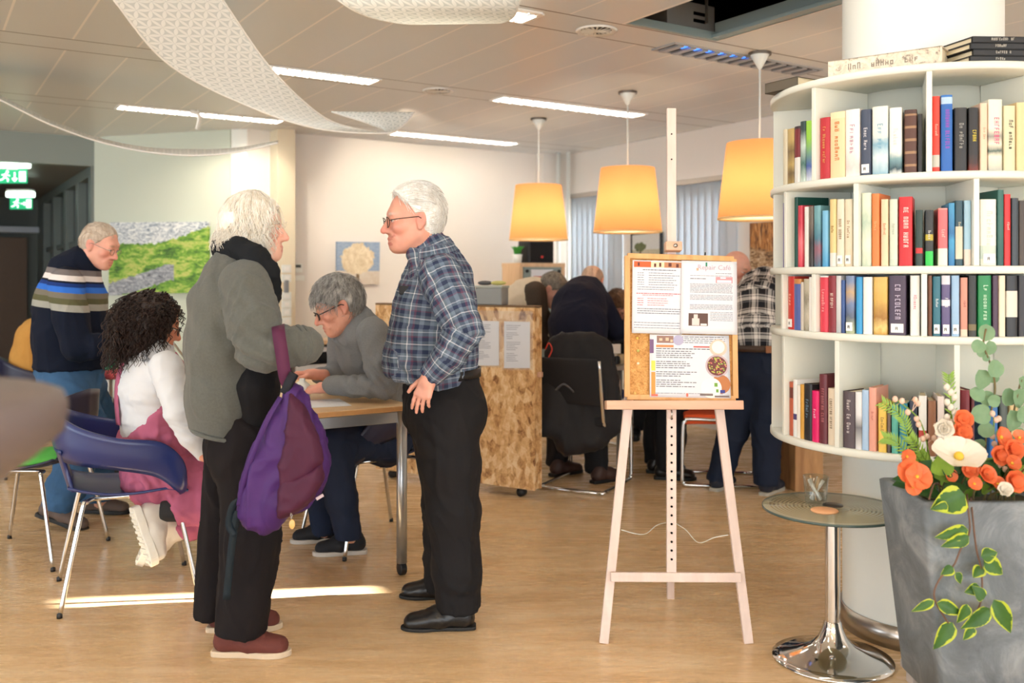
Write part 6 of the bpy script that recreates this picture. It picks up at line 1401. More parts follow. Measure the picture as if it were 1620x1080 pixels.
def axes(fwd, roll=0.0):
    f = unit(fwd); r = unit(np.cross(f, [0, 0, 1.0])); u = np.cross(r, f)
    if roll: r, u = r*math.cos(roll)+u*math.sin(roll), u*math.cos(roll)-r*math.sin(roll)
    return np.stack([r, f, u])                          # rows: right, forward, up
def tow(V, c, R, s): return (V*s)@R+np.array(c)
def head_mesh(h, c, R, s, neck, nr=.055, female=False, skin=(222, 166, 140), red=.5, brow=(120, 100, 84), smile=0.0, nose=1.0, iris=(70, 84, 96), closed=False, wr=0.0):
    S = SDF(); k = .92 if female else 1.0
    S.ell((0, -.015, .03), (.075, .097, .086)); S.ell((0, .025, -.03), (.060, .062, .085), sm=.03)
    for x in (-1, 1): S.rc((x*.048*k, -.005, -.055), (x*.018*k, .062, -.096), .020, .018, sm=.03)
    S.ell((0, .074, -.095), (.021*k, .018, .017), sm=.02); S.rc((-.034, .073, .028), (.034, .073, .028), .012 if not female else .009, sm=.022)
    S.ell((0, .071, -.067), (.034, .024, .028), sm=.02)
    for x in (-1, 1): S.ell((x*.041, .056+.004*smile, -.022-.002*smile), (.024, .024+.004*smile, .022), sm=.016)
    S.rc((0, .083, .012), (0, .106*nose+.002, -.030), .0085, .0125*nose, sm=.012)
    for x in (-1, 1): S.ell((x*.0125, .094, -.035), (.0088, .012, .0085), sm=.008)
    for x in (-1, 1): S.ell((x*.031, .090, .004), (.017, .0135, .0115), sm=.012, sub=True)
    for x in (-1, 1): S.ell((x*.031, .0725, .004), (.0150, .0120, .0100), sm=.002, tag=1)
    for x in (-1, 1):
        S.rc((x*.018, .0835, .0085), (x*.032, .0855, .0125), .004, sm=.004); S.rc((x*.032, .0855, .0125), (x*.046, .074, .008), .004, sm=.004)
        S.rc((x*.020, .082, -.0035), (x*.044, .074, -.003), .0038, sm=.005)
        if closed: S.ell((x*.031, .076, .003), (.0165, .0115, .010), sm=.003)
        S.rc((x*.022, .086, -.040), (x*.034, .074, -.066), .004, .003, sm=.014)      # cheek fold
    up_ = .013*smile; wd = .022+.009*smile
    S.ell((0, .0885, -.0635+.001*smile), (.021+.004*smile, .010, .0050), sm=.006, tag=2); S.ell((0, .086, -.0745-.003*smile), (.018+.003*smile, .010, .0060), sm=.006, tag=2)
    for x in (-1, 1): S.rc((x*.008, .092, -.0645), (x*wd, .079, -.0675+up_), .0038, .0026, sm=.006, tag=2); S.rc((x*.008, .091, -.0745-.003*smile), (x*wd, .079, -.0685+up_), .0038, .0024, sm=.006, tag=2)
    if smile > .3: S.ell((0, .099, -.0690), (.017, .016, .0040), sm=.003, sub=True); S.ell((0, .080, -.0665), (.017, .0085, .0048), sm=.001, tag=4)
    for x in (-1, 1): S.rc((x*wd, .086, -.068+up_), (0, .100, -.0692), .0013, sm=.003, sub=True)
    ex = [unit((1, .35, 0)), unit((-.35, 1, .25)), unit((0, -.25, 1))]
    for x in (-1, 1):
        a = [np.array(v)*[x, 1, 1] for v in ex]
        S.ell((x*.079, -.016, -.004), (.0075, .0185, .031), ax=a, sm=.006, tag=3); S.ell((x*.0775, -.008, -.030), (.006, .009, .010), sm=.006, tag=3)
        S.ell((x*.0885, -.008, -.000), (.0070, .0095, .017), ax=a, sm=.005, sub=True)
    nl = (np.array(neck)-np.array(c))@R.T/s
    S.rc((0, -.030, -.045), nl, .052*nr/.055, nr/s, sm=.03); S.rc((0, .03, -.088), nl*.6+np.array([0, .012, 0]), .022, .03, sm=.03)
    V, Q = S.mesh(h); V = relax(V, Q, 1, .35)
    if wr:                                                # lines of age on cheeks, brow and neck
        N = vnormals(V, Q); q = V*np.array([110, 110, 42])+3; q[:, 1] += q[:, 2]*.8; wgt = np.clip((np.abs(V[:, 0])-.022)/.02, 0, 1)*np.clip((.02-V[:, 2])/.03, 0, 1)*np.clip((V[:, 1]+.06)/.05, 0, 1)
        fb = np.exp(-((V[:, 2]-.062)/.02)**2)*(V[:, 1] > .03); V = V-N*wr*(wgt*np.clip(1-3*np.abs(vnoise(q, 1.0)), 0, 1)+.6*fb*np.clip(1-3*np.abs(vnoise(V*np.array([20, 20, 120]), 1.0)), 0, 1))[:, None]
    sk = np.array(srgb(skin)); T = np.tile(sk, (len(V), 1)); rd = np.array(srgb((222, 124, 116)))
    def blob(cx, cy, cz, r): return np.exp(-((V[:, 0]-cx)**2+(V[:, 1]-cy)**2+(V[:, 2]-cz)**2)/r**2)
    w = np.clip(sum([blob(x*.042, .07, -.025, .026)*.8+blob(x*.084, -.015, -.005, .028)*.75 for x in (-1, 1)])+blob(0, .112, -.032, .018)*.9, 0, 1)*red
    T = T*(1-w[:, None])+rd*w[:, None]
    T *= (1+.07*vnoise(V+3, 45.0)[:, None])
    add, i = S.nearest(V); tg = np.array([q['tag'] for q in add])[i]
    lip = np.array(srgb((188, 96, 92))); T[(tg == 2)] = T[tg == 2]*.45+lip*.55
    T[tg == 4] = np.array(srgb((226, 218, 204)))
    for x in (-1, 1):
        e = (tg == 1) & (V[:, 0]*x > 0); T[e] = np.array(srgb((236, 230, 224)))
        d = np.sqrt((V[:, 0]-x*.031)**2+(V[:, 2]-.004)**2); T[e & (d < .0062)] = np.array(srgb(iris)); T[e & (d < .003)] = .01
        if closed: T[e] = sk*.9
        bx = (V[:, 0]-x*.032); bz = V[:, 2]-(.029-.10*np.abs(np.abs(V[:, 0])-.03)); b_ = np.exp(-(bx/.016)**4-(bz/.0045)**2)*(V[:, 1] > .04); b_ = np.clip(b_, 0, 1)*.75
        T = T*(1-b_[:, None])+np.array(srgb(brow))*b_[:, None]
    return tow(V, c, R, s), Q, np.clip(T, 0, 1)
def hand_mesh(h, wrist, d, palm, right=True, curl=(.35, .4, .45, .5), bend=1.0, s=1.0, skin=(222, 160, 136), thumb=.5, spread=.10, arm=None):
    """palm faces 'palm'; fingers run along d"""
    d = unit(d); n = unit(np.array(palm)-d*np.dot(palm, d)); sd = np.cross(d, n)*(1 if right else -1)     # towards the thumb
    w = np.array(wrist, dtype=float); S = SDF()
    def L(a, b, c_): return w+(d*a+sd*b-n*c_)*s
    S.rc(L(0, 0, 0), L(.03, .004, 0), .024*s, .026*s, side=sd, k=1.25, sm=.012)
    for k, (b0, le) in enumerate(((.030, .088), (.011, .090), (-.009, .088), (-.027, .080))): S.rc(L(.028, b0*.62, 0), L(le, b0, 0), .014*s, .0115*s, sm=.012)
    fl = (.072, .080, .074, .058); fr = (.0088, .0092, .0088, .0078)
    for k, (b0, le) in enumerate(((.031, .086), (.011, .090), (-.009, .087), (-.028, .078))):
        p = L(le, b0, 0); a = 0.0; base = unit(d+sd*spread*(1.5-k)*.5)
        for j, f in enumerate((.46, .31, .23)):
            a += curl[k]*bend*(1.0, 1.15, .8)[j]; dir_ = base*math.cos(a)+n*math.sin(a); q = p+dir_*fl[k]*f*s
            S.rc(p, q, fr[k]*s*(1-.09*j), fr[k]*s*(1-.09*(j+1)), sm=.004); p = q
    p = L(.022, .022, -.006); t1 = unit(d*.75+sd*.75+n*.35); q = p+t1*.040*s; S.rc(p, q, .0145*s, .0115*s, sm=.010)
    t2 = unit(d*(.9)+sd*(.55-thumb*.5)+n*.45*thumb); q2 = q+t2*.032*s; S.rc(q, q2, .0108*s, .0098*s, sm=.004); t3 = unit(d+sd*(.3-thumb*.5)+n*.4*thumb); S.rc(q2, q2+t3*.024*s, .0098*s, .0080*s, sm=.004)
    if arm is not None: S.rc(w, arm, .025*s, .034*s, side=sd, k=1.15, sm=.015)
    V, Q = S.mesh(h); T = np.tile(np.array(srgb(skin)), (len(V), 1))*(1+.10*vnoise(V, 60.0)[:, None]); return V, Q, np.clip(T, 0, 1)
def core_mesh(J, h=.022, skin=(222, 166, 140), f=.62):
    """the body under the clothes, one skin from pelvis to limbs"""
    S = SDF(); sd = J['side']; T = J['torso']
    for (a, ra), (b, rb) in zip(T[:-1], T[1:]): S.rc(a, b, ra*f, rb*f, side=sd, k=1.3, sm=.05)
    for nm in ('arm', 'arm2', 'leg', 'leg2'):
        if nm in J:
            ch = J[nm]
            for (a, ra), (b, rb) in zip(ch[:-1], ch[1:]): S.rc(a, b, ra*f, rb*f, sm=.04)
    V, Q = S.mesh(h); return V, Q, np.tile(np.array(srgb(skin)), (len(V), 1))
def make_person(label, base, meshes, group=None):
    Vs, Qs, Ts, o = [], [], [], 0
    for V, Q, T in meshes: Vs.append(V); Qs.append(Q+o); Ts.append(T); o += len(V)
    p = npobj('person', np.concatenate(Vs), np.concatenate(Qs), M_skin, None, base, tint=np.concatenate(Ts)); return tag(p, label, 'person', group)
def chain(S, pts, side=None, k=1.0, sm=.04, u0=0.0, uvR=None, ref=None, clip=(), tag=0):
    for (a, ra), (b, rb) in zip(pts[:-1], pts[1:]):
        S.rc(a, b, ra, rb, side=side, k=k, sm=sm, clip=clip, tag=tag); S.p[-1].update(u0=u0, uvR=uvR)
        if ref is not None: S.p[-1]['ref'] = np.array(ref, dtype=float)
        u0 += (Vector(b)-Vector(a)).length
    return S
def garment(name, S, h, m, parent, amp=.006, fs=(14, 14, 7), seed=0, uv=False, smooth=1, label=None, creases=()):
    V, Q = S.mesh(h); V = relax(V, Q, smooth, .4)
    N = vnormals(V, Q)
    for (c, ax_, wl, r, am) in creases:                  # local ripples, e.g. behind a bent elbow
        dlt = V-np.array(c); d2 = np.linalg.norm(dlt, axis=1); V = V+N*(am*np.exp(-(d2/r)**2)*np.cos(2*np.pi*(dlt@unit(ax_)+.02*vnoise(V, 9.0))/wl))[:, None]
    if amp: V = folds(V, Q, amp, fs, seed)
    at = None
    if uv: u, w, tg = limbuv(S, V); at = {'pu': u+5, 'pw': w+5}
    return npobj(name, V, Q, m, parent, uv=at, label=label)
def shoe(parent, heel, d, L, m, ms, hgt=.085, wid=.095, upv=(0, 0, 1), name='shoe', h=.007, laces=None, chunky=0.0):
    d = unit(d); upv = unit(np.array(upv)-d*np.dot(upv, d)); sd = np.cross(d, upv); o = np.array(heel, dtype=float)
    def q(y, x, z): return o+d*y+sd*x+upv*z
    st = .022+chunky; S = SDF(); k = wid/.095
    S.rc(q(.045, 0, st+.028), q(L*.50, 0, st+.030), .036*k, .037*k, side=sd, k=1.08, sm=.02); S.rc(q(L*.5, .0, st+.026), q(L-.045, .003, st+.012), .040*k, .032*k, side=sd, k=1.2, sm=.02)
    S.rc(q(.050, 0, st+.03), q(.060, 0, hgt), .037*k, .040*k, sm=.02); S.rc(q(.07, 0, hgt-.005), q(L*.55, 0, st+.045), .030*k, .024*k, sm=.02)
    for p_ in S.p: p_['clip'] = [(A3(q(0, 0, st-.006)), A3(-upv))]
    V, Q = S.mesh(h); V = folds(V, Q, .0015, (30, 30, 30)); sh = npobj(name, V, Q, m, parent)
    out = [(.004, -.028), (.0, 0), (.004, .028), (.05, .036), (L*.45, .036), (L*.68, .046), (L*.86, .042), (L-.012, .024), (L, .002), (L-.010, -.020), (L*.86, -.036), (L*.68, -.043), (L*.45, -.033), (.05, -.035)]
    out = [(y, x*k) for y, x in out]
    b = MB(); b.prism([Vector(q(y, x, 0)) for y, x in bez_closed(out)], Vector(upv)*st); obj('sole', b, ms, sh, bevel=.004)
    if laces is not None:
        b = MB()
        for i in range(4):
            y = L*(.40+.07*i); b.tube([Vector(q(y, -.020, st+.068-.008*i)), Vector(q(y+.012, 0, st+.078-.010*i)), Vector(q(y+.02, .020, st+.068-.008*i))], .0028, 6)
        obj('lace', b, laces, sh)
    return sh
def bez_closed(p, n=3):
    P_ = [Vector((a, b, 0)) for a, b in p]; N = len(P_); o = []
    for i in range(N):
        p0, p1, p2, p3 = P_[i-1], P_[i], P_[(i+1) % N], P_[(i+2) % N]
        for k in range(n):
            t = k/n; v = 0.5*((2*p1)+(p2-p0)*t+(2*p0-5*p1+4*p2-p3)*t*t+(3*p1-p0-3*p2+p3)*t**3); o.append((v.x, v.y))
    return o
def glasses(parent, c, R, s, m, rx=.021, rz=.018, half=False, th=.0016):
    b = MB()
    def L(x, y, z): return Vector(tow(np.array([[x, y, z]]), c, R, s)[0])
    for x in (-1, 1):
        pts = [L(x*.032+rx*math.cos(a), .102-.006*abs(math.cos(a)), -.002+rz*math.sin(a)) for a in np.linspace(0, 2*math.pi, 25)]; b.tube(pts, th*s, 6, cap=False)
        b.tube([L(x*(.032+rx), .095, .004), L(x*.074, .075, .006), L(x*.0835, -.005, .008), L(x*.083, -.022, -.004)], th*s, 6)
    b.tube(bez([L(-.012, .103, .002), L(0, .107, .005), L(.012, .103, .002)], 4), th*s, 6)
    g = obj('glasses', b, m, parent)
    ln = MB()
    for x in (-1, 1): ln._add([L(x*.032+rx*math.cos(a), .1015-.006*abs(math.cos(a)), -.002+rz*math.sin(a)) for a in np.linspace(0, 2*math.pi, 21)[:-1]], [tuple(range(20))])
    ml = MATS.get('spectacle_lens')
    if ml is None:
        ml = bpy.data.materials.new('spectacle_lens'); t = NT(ml); gl = t.node('ShaderNodeBsdfGlossy'); gl.inputs['Roughness'].default_value = .03; tp = t.node('ShaderNodeBsdfTransparent'); mx = t.node('ShaderNodeMixShader'); mx.inputs[0].default_value = .10
        t.link(tp.outputs[0], mx.inputs[1]); t.link(gl.outputs[0], mx.inputs[2]); t.link(mx.outputs[0], t.out.inputs[0]); MATS['spectacle_lens'] = ml
    obj('lens', ln, ml, g, fixn=False); return g
def strands_obj(name, paths, m, parent, r=.0016, n=3):
    vs, fs = [], []; o = 0
    for p in paths:
        p = np.asarray(p); N = len(p); t = np.gradient(p, axis=0); t /= np.maximum(np.linalg.norm(t, axis=1), 1e-9)[:, None]
        a = np.cross(t, [.31, .17, .93]); a /= np.maximum(np.linalg.norm(a, axis=1), 1e-9)[:, None]; b = np.cross(t, a)
        rr_ = r*np.linspace(1, .35, N)[:, None]
        for k in range(n): an = 2*math.pi*k/n; vs.append(p+(a*math.cos(an)+b*math.sin(an))*rr_)
        i = np.arange(N-1)
        for k in range(n): k2 = (k+1) % n; fs.append(np.stack([o+k*N+i, o+k*N+i+1, o+k2*N+i+1, o+k2*N+i], 1))
        o += n*N
    return np.concatenate(vs), np.concatenate(fs)
def short_hair(parent, c, R, s, m, front=(.082, .082), temple=.005, nape=-.055, th=.010, h=.005, flow=(0, -1, -.25), n=900, ln=.05, vol=0.0, crown=True, seed=1, fringe=0.0, ty=.012, drop=.08):
    """hair cap with combed strands; 'front' is the hairline (y, z) over the forehead"""
    S = SDF(); fy, fz = front; pn = unit((0, fz-temple, -(fy-ty)))
    cl = [((0, ty, temple), pn), ((0, 0, nape), (0, 0, -1))]
    S.ell((0, -.015, .03+vol*.4), (.075+th, .097+th+vol*.2, .086+th+vol), clip=cl); S.ell((0, -.045, -.005), (.066+th*.8, .062+th*.8, .060+th), clip=cl, sm=.03)
    for x in (-1, 1): S.ell((x*.085, -.010, -.012), (.032, .024, .036), sm=.008, sub=True)
    if not crown: S.ell((0, -.005, .085), (.062, .085, .075), sm=.012, sub=True)
    V, Q = S.mesh(h); q = V*np.array([90, 30, 30]); N = vnormals(V, Q); V = V+N*(.003*vnoise(q, 1.0)+.0025*vnoise(V*35, 1.0))[:, None]
    rg = np.random.RandomState(seed); ids = rg.choice(len(V), n); P_ = []
    for i in ids:
        p = V[i].copy(); nn_ = N[i]; f = np.array(flow, float)+rg.randn(3)*.25
        if p[1] < -.06: f = f+np.array([0, .6, -1.2])
        f = unit(f-nn_*np.dot(f, nn_)); path = []
        for k in range(6):
            path.append(p+nn_*(.001+.003*k/5+fringe*.004*k)); nn2 = (p-np.array([0, -.015, .02]))/np.array([.075, .097, .086])**2; nn2 = nn2/np.linalg.norm(nn2); f = unit(f-nn2*np.dot(f, nn2)+np.array([0, 0, -drop])); p = p+f*ln/5
        pa = np.array(path)
        if (((pa-np.array([np.sign(pa[-1, 0])*.085, -.010, -.012]))/np.array([.036, .026, .036]))**2).sum(1).min() < 1: continue
        if pa[:, 1].max() > max(fy+.012, V[i][1]+.004) and not fringe: continue
        P_.append(pa)
    V2, Q2 = strands_obj('', P_, m, None, .0015); V, Q = merge([(V, Q), (V2, Q2)]); return npobj('hair', tow(V, c, R, s), Q, m, parent)
q3 = lambda x, y, d: P(x, y, d)
VY = (0, 1, 0)

# ------------------------------------------------------------------ woman in the grey fleece, seen from behind her right shoulder
c = P(405, 362, 3.42); R = axes((.99, .11, -.03)); s = 1.0
J = dict(side=VY, torso=[(q3(380, 690, 3.43), .12), (q3(366, 545, 3.43), .14), (q3(380, 435, 3.43), .10), (q3(390, 405, 3.43), .06)],
         arm=[(q3(394, 455, 3.25), .085), (q3(404, 555, 3.18), .075), (q3(462, 547, 3.22), .05)], arm2=[(q3(380, 455, 3.62), .08), (q3(400, 560, 3.66), .07), (q3(436, 554, 3.52), .05)],
         leg=[(q3(393, 700, 3.36), .10), (q3(392, 850, 3.36), .09), (q3(376, 1010, 3.36), .06)], leg2=[(q3(372, 700, 3.54), .10), (q3(355, 840, 3.6), .085), (q3(340, 965, 3.58), .06)])
base = Vector((PX(375, 3.45), 3.45, 0))
W = make_person('woman with white bob in grey fleece jacket standing with a purple bag', base, [core_mesh(J), head_mesh(.0035, c, R, s, q3(388, 412, 3.43), .05, True, (234, 184, 162), .45, (190, 170, 150)),
     hand_mesh(.004, q3(462, 545, 3.25), (.25, .95, -.1), (-.2, .2, -1), True, (1.0, 1.1, 1.1, 1.1), 1, .9), hand_mesh(.004, q3(436, 552, 3.50), (.5, .8, -.2), (0, -.3, -1), False, (.9, .9, .9, .9), 1, .9)])
M_fleece = cloth('grey_fleece', (90, 92, 87), .22, .95, .6, 420, .15, 130)
S = SDF(); hem = [(q3(360, 681, 3.43), (-.22, 0, -1))]
chain(S, [(q3(360, 700, 3.43), .116), (q3(361, 625, 3.43), .128), (q3(367, 545, 3.43), .146), (q3(371, 480, 3.43), .140), (q3(379, 436, 3.43), .103), (q3(387, 408, 3.43), .078)], VY, 1.35, .05, clip=hem)
chain(S, [(q3(389, 450, 3.27), .082), (q3(402, 510, 3.20), .086), (q3(410, 553, 3.17), .070), (q3(440, 549, 3.17), .064), (q3(478, 546, 3.22), .058)], sm=.012); S.rc(q3(474, 546, 3.21), q3(483, 546, 3.225), .061, sm=.006)
chain(S, [(q3(380, 450, 3.60), .08), (q3(398, 555, 3.66), .075), (q3(436, 554, 3.53), .055)], sm=.03)
garment('fleece_jacket', S, .008, M_fleece, W, .010, (8, 8, 3.4), 1, creases=[(q3(396, 552, 3.12), (.5, 0, 1), .05, .09, .009), (q3(450, 548, 3.13), (1, 0, .15), .030, .07, .006), (q3(362, 500, 3.3), (.9, 0, .4), .085, .13, .008), (q3(400, 470, 3.18), (.8, 0, .6), .06, .08, .006)])
b = MB(); ca, cb = q3(462, 547, 3.20), q3(478, 546, 3.222); cd = (cb-ca).normalized(); cu = Vector((0, 0, 1)); cw = cd.cross(cu)
for f_, r_, th_ in ((.15, .0605, .007), (.62, .0635, .010), (1.1, .0615, .009)): b.tube([ca.lerp(cb, f_)+(cu*math.cos(a)+cw*math.sin(a))*r_ for a in np.linspace(0, 6.283, 33)], th_, 6, cap=False)
obj('rolled_cuff', b, M_fleece, W)
b = MB(); hp = [q3(360, 681, 3.43)+Vector((.121*math.cos(a), .163*math.sin(a), -.026*math.cos(a)-.002)) for a in np.linspace(0, 2*math.pi, 49)]; b.tube(hp, .008, 6, cap=False); obj('jacket_hem', b, M_fleece, W)
S = SDF(); cl = [(q3(385, 370, 3.43), (-.30, 0, 1))]
S.ell(q3(382, 396, 3.43), (.104, .108, .075), sm=.02, clip=cl)
for pth in (((350, 389, 3.38, .034), (378, 392, 3.325, .040), (402, 406, 3.30, .042), (422, 430, 3.315, .042), (433, 470, 3.35, .026)), ((352, 388, 3.48, .034), (385, 392, 3.54, .04), (422, 428, 3.53, .04), (434, 468, 3.50, .026))): chain(S, [(q3(*p[:3]), p[3]) for p in pth], sm=.02, clip=cl)
garment('collar', S, .007, cloth('black_fleece', (26, 29, 33), .1, .95, .4, 400), W, .006, (16, 16, 16), 2)
S = SDF(); chain(S, [(q3(398, 540, 3.40), .085), (q3(404, 610, 3.36), .075), (q3(406, 680, 3.38), .070)], VY, 1.2, clip=[(q3(406, 672, 3.4), (0, 0, -1))]); garment('shaded_inner_front', S, .009, cloth('black_inner_front', (22, 22, 25), .1), W, .004, seed=3)  # black form added for the jacket's dark open front, in shadow
S = SDF(); M_blkcord = cloth('black_corduroy', (24, 20, 22), .12, .9, .3, 300)
S.rc(q3(386, 672, 3.44), q3(386, 706, 3.44), .132, .140, side=VY, k=1.2, sm=.04)
chain(S, [(q3(395, 705, 3.37), .112), (q3(396, 850, 3.36), .100), (q3(380, 1010, 3.36), .088)], sm=.035, clip=[(q3(380, 1000, 3.36), (0, 0, -1))])
chain(S, [(q3(372, 705, 3.54), .108), (q3(357, 840, 3.60), .086), (q3(342, 985, 3.58), .072)], sm=.035, clip=[(q3(342, 974, 3.58), (0, 0, -1))])
garment('trousers', S, .009, M_blkcord, W, .013, (8, 8, 2.6), 4)
M_brown = mat('russet_suede', (98, 46, 38), .8, var=.12, bump=.3, bscale=300); M_cream = mat('cream_rubber_sole', (206, 186, 160), .6, var=.05)
g = G(336, 1035); shoe(W, (g.x, 3.36, 0), (1, -.02, 0), .285, M_brown, M_cream, .10, .10, laces=mat('brown_lace', (70, 34, 30), .7))
g = G(325, 1000); shoe(W, (g.x, 3.585, 0), (1, .12, 0), .285, M_brown, M_cream, .10, .10)
# wavy bob
def bob():
    rg = np.random.RandomState(2); P_ = []
    for i in range(1500):
        ph = rg.uniform(math.radians(56), math.radians(304)) if rg.rand() < .86 else rg.uniform(math.radians(30), math.radians(330)); a = math.pi/2+ph   # 0 = face
        front = min(ph, 2*math.pi-ph); Lz = -.050-.030*rg.rand() if front > 1.9 else -.055-.05*rg.rand()
        if front < 1.0: Lz = .03-.10*max(0, front-.5)/.5
        rx, ry, rz = .084+.012*rg.rand(), .106+.012*rg.rand(), .098+.010*rg.rand(); th0 = rg.uniform(.12, .75); pts = []; ph1 = rg.uniform(0, 6.28); wl = rg.uniform(45, 75); drift = rg.uniform(-.25, .25)
        for k in range(15):
            t = k/14; th = th0+(math.pi/2-th0)*min(1, t*1.9); zz = .03+rz*math.cos(th) if t < .526 else .03-(t-.526)/.474*(.03-Lz)
            rr_ = math.sin(th) if t < .526 else 1.0+.12*(t-.526)/.474; aa = a+drift*t+(.07+.10*t)*math.sin(wl*t*.24+ph1)*t; bx, by = rx*rr_*math.cos(aa), -.012+ry*rr_*math.sin(aa)
            flare = 1+.16*max(0, t-.72)*math.sin(ph1*3)+(.22*max(0, t-.7) if front > 2 else 0); pts.append((bx*flare, by*flare, zz+.006*math.sin(wl*t*.3+ph1)*t))
        P_.append(np.array(pts))
    S = SDF(); S.ell((0, -.014, .032), (.086, .108, .098), clip=[((0, .042, .03), (0, 1, -.55))]); S.rc((0, -.05, .01), (0, -.055, -.030), .080, .072, side=(1, 0, 0), k=1.05, sm=.03, clip=[((0, -.004, 0), (0, 1, 0))])
    V, Q = S.mesh(.006); N = vnormals(V, Q); V = V+N*(.005*vnoise(V*np.array([70, 70, 12]), 1.0))[:, None]; V2, Q2 = strands_obj('', P_, None, None, .0019); return merge([(V, Q), (V2, Q2)])
V, Q = bob(); npobj('hair', tow(V, c, R, 1.04), Q, m_hair('silver_blond_hair', (222, 212, 192), (255, 252, 244)), W)

# her purple rucksack, hung from the crook of the arm
bg = thing('rucksack', q3(448, 845, 3.17), 'purple rucksack hanging by its strap from the grey woman\'s forearm', 'bag'); M_pur = cloth('violet_nylon', (70, 38, 100), .14, .55, .15, 300); M_plum = cloth('plum_nylon', (72, 30, 54), .12, .6, .15, 300)
ex_, ez_ = Vector((1, 0, 0)), Vector((0, 0, 1)); bo = q3(448, 720, 3.13)
def bp(px, py): return ((px-448)/F*3.13, -(py-720)/F*3.13)
S = SDF(); S.poly(bo, ex_, ez_, [bp(*p) for p in ((456, 606), (470, 612), (490, 640), (512, 680), (521, 722), (516, 762), (490, 800), (452, 818), (421, 845), (396, 832), (374, 814), (382, 770), (404, 706), (430, 650))], .070, .060)
V, Q = S.mesh(.007); N = vnormals(V, Q); d = V-np.array(bo); V = V+N*(.007*np.cos((d[:, 0]*.85+d[:, 2]*.25)*2*np.pi/.085)*np.clip((d[:, 2]+.05)/.2, 0, 1)*(N[:, 1] < .2))[:, None]; V = folds(V, Q, .012, (9, 9, 5), 5); npobj('bag_body', V, Q, M_pur, bg)
S = SDF(); S.poly(bo+Vector((0, -.058, 0)), ex_, ez_, [bp(*p) for p in ((466, 618), (486, 640), (508, 684), (516, 722), (500, 744), (468, 762), (450, 766), (448, 730), (458, 690), (462, 650))], .038, .022); V, Q = S.mesh(.006); V = folds(V, Q, .006, (12, 12, 8), 6); npobj('front_flap', V, Q, M_plum, bg)
S = SDF(); S.poly(bo+Vector((0, -.052, 0)), ex_, ez_, [bp(*p) for p in ((452, 748), (480, 742), (515, 726), (517, 752), (500, 785), (470, 806), (448, 812), (446, 780))], .046, .026); V, Q = S.mesh(.006); V = folds(V, Q, .005, (12, 12, 8), 7); npobj('front_pocket', V, Q, M_plum, bg)
b = MB(); st = [q3(464, 626, 3.12), q3(452, 598, 3.10), q3(446, 560, 3.095), q3(441, 528, 3.10), q3(440, 516, 3.16), q3(442, 520, 3.24), q3(448, 570, 3.27), q3(456, 612, 3.20)]; pt = bez(st, 6); b.ribbon(pt, Vector((1, .15, .1)), .042, .006); obj('shoulder_strap', b, cloth('plum_strap', (86, 36, 66), .08, .6), bg)
b = MB(); b.ribbon([q3(450, 622, 3.085), q3(457, 606, 3.08), q3(466, 590, 3.085)], Vector((.8, -.1, .5)), .030, .02); obj('grab_handle', b, cloth('black_webbing', (24, 26, 34), .08, .6), bg, bevel=.004)
b = MB(); b.ribbon(bez([q3(376, 808, 3.10), q3(370, 840, 3.11), q3(366, 870, 3.12), q3(358, 948, 3.14)], 6), Vector((1, .3, 0)), .024, .003); b.ribbon(bez([q3(380, 790, 3.09), q3(368, 800, 3.09), q3(362, 830, 3.10), q3(372, 846, 3.10)], 5), Vector((1, .3, .2)), .022, .003); obj('loose_strap', b, cloth('teal_black_webbing', (26, 38, 46), .08, .6), bg)
b = MB(); b.ribbon(bez([q3(378, 800, 3.09), q3(392, 740, 3.065), q3(420, 670, 3.06), q3(444, 628, 3.085)], 8), Vector((.8, 0, .5)), .018, .004); obj('side_strap', b, cloth('dark_violet_webbing', (70, 40, 100), .08, .6), bg)
b = MB(); b.box(q3(506, 786, 3.075), (.026, .003, .010), ax=(Vector((.85, .1, .5)).normalized(), Vector((0, 1, 0)), Vector((-.5, 0, .85)))); obj('name_tag', b, mat('pale_tag', (196, 176, 186), .5), bg)
kc = thing('keyring', q3(461, 788, 3.04), 'gold keyring with an oval fob clipped on the purple rucksack', 'keyring'); M_gold = mat('brass_ring', (216, 190, 130), .25, .9)
b = MB(); b.tube([q3(461, 795, 3.04)+Vector((.013*math.cos(a), 0, .013*math.sin(a))) for a in np.linspace(0, 6.283, 21)], .0016, 6, cap=False); obj('ring', b, M_gold, kc)
b = MB()
for k in range(5): b.tube([q3(461, 803+4*k, 3.04)+Vector((.003*math.cos(a)*(1 if k % 2 else .3), .003*math.cos(a)*(.3 if k % 2 else 1), .0045*math.sin(a))) for a in np.linspace(0, 6.283, 11)], .0010, 5, cap=False)
obj('chain', b, M_steel, kc); b = MB(); b.sphere(q3(462, 829, 3.04), (.010, .004, .016), 14); obj('fob', b, mat('amber_fob', (226, 180, 110), .3), kc)
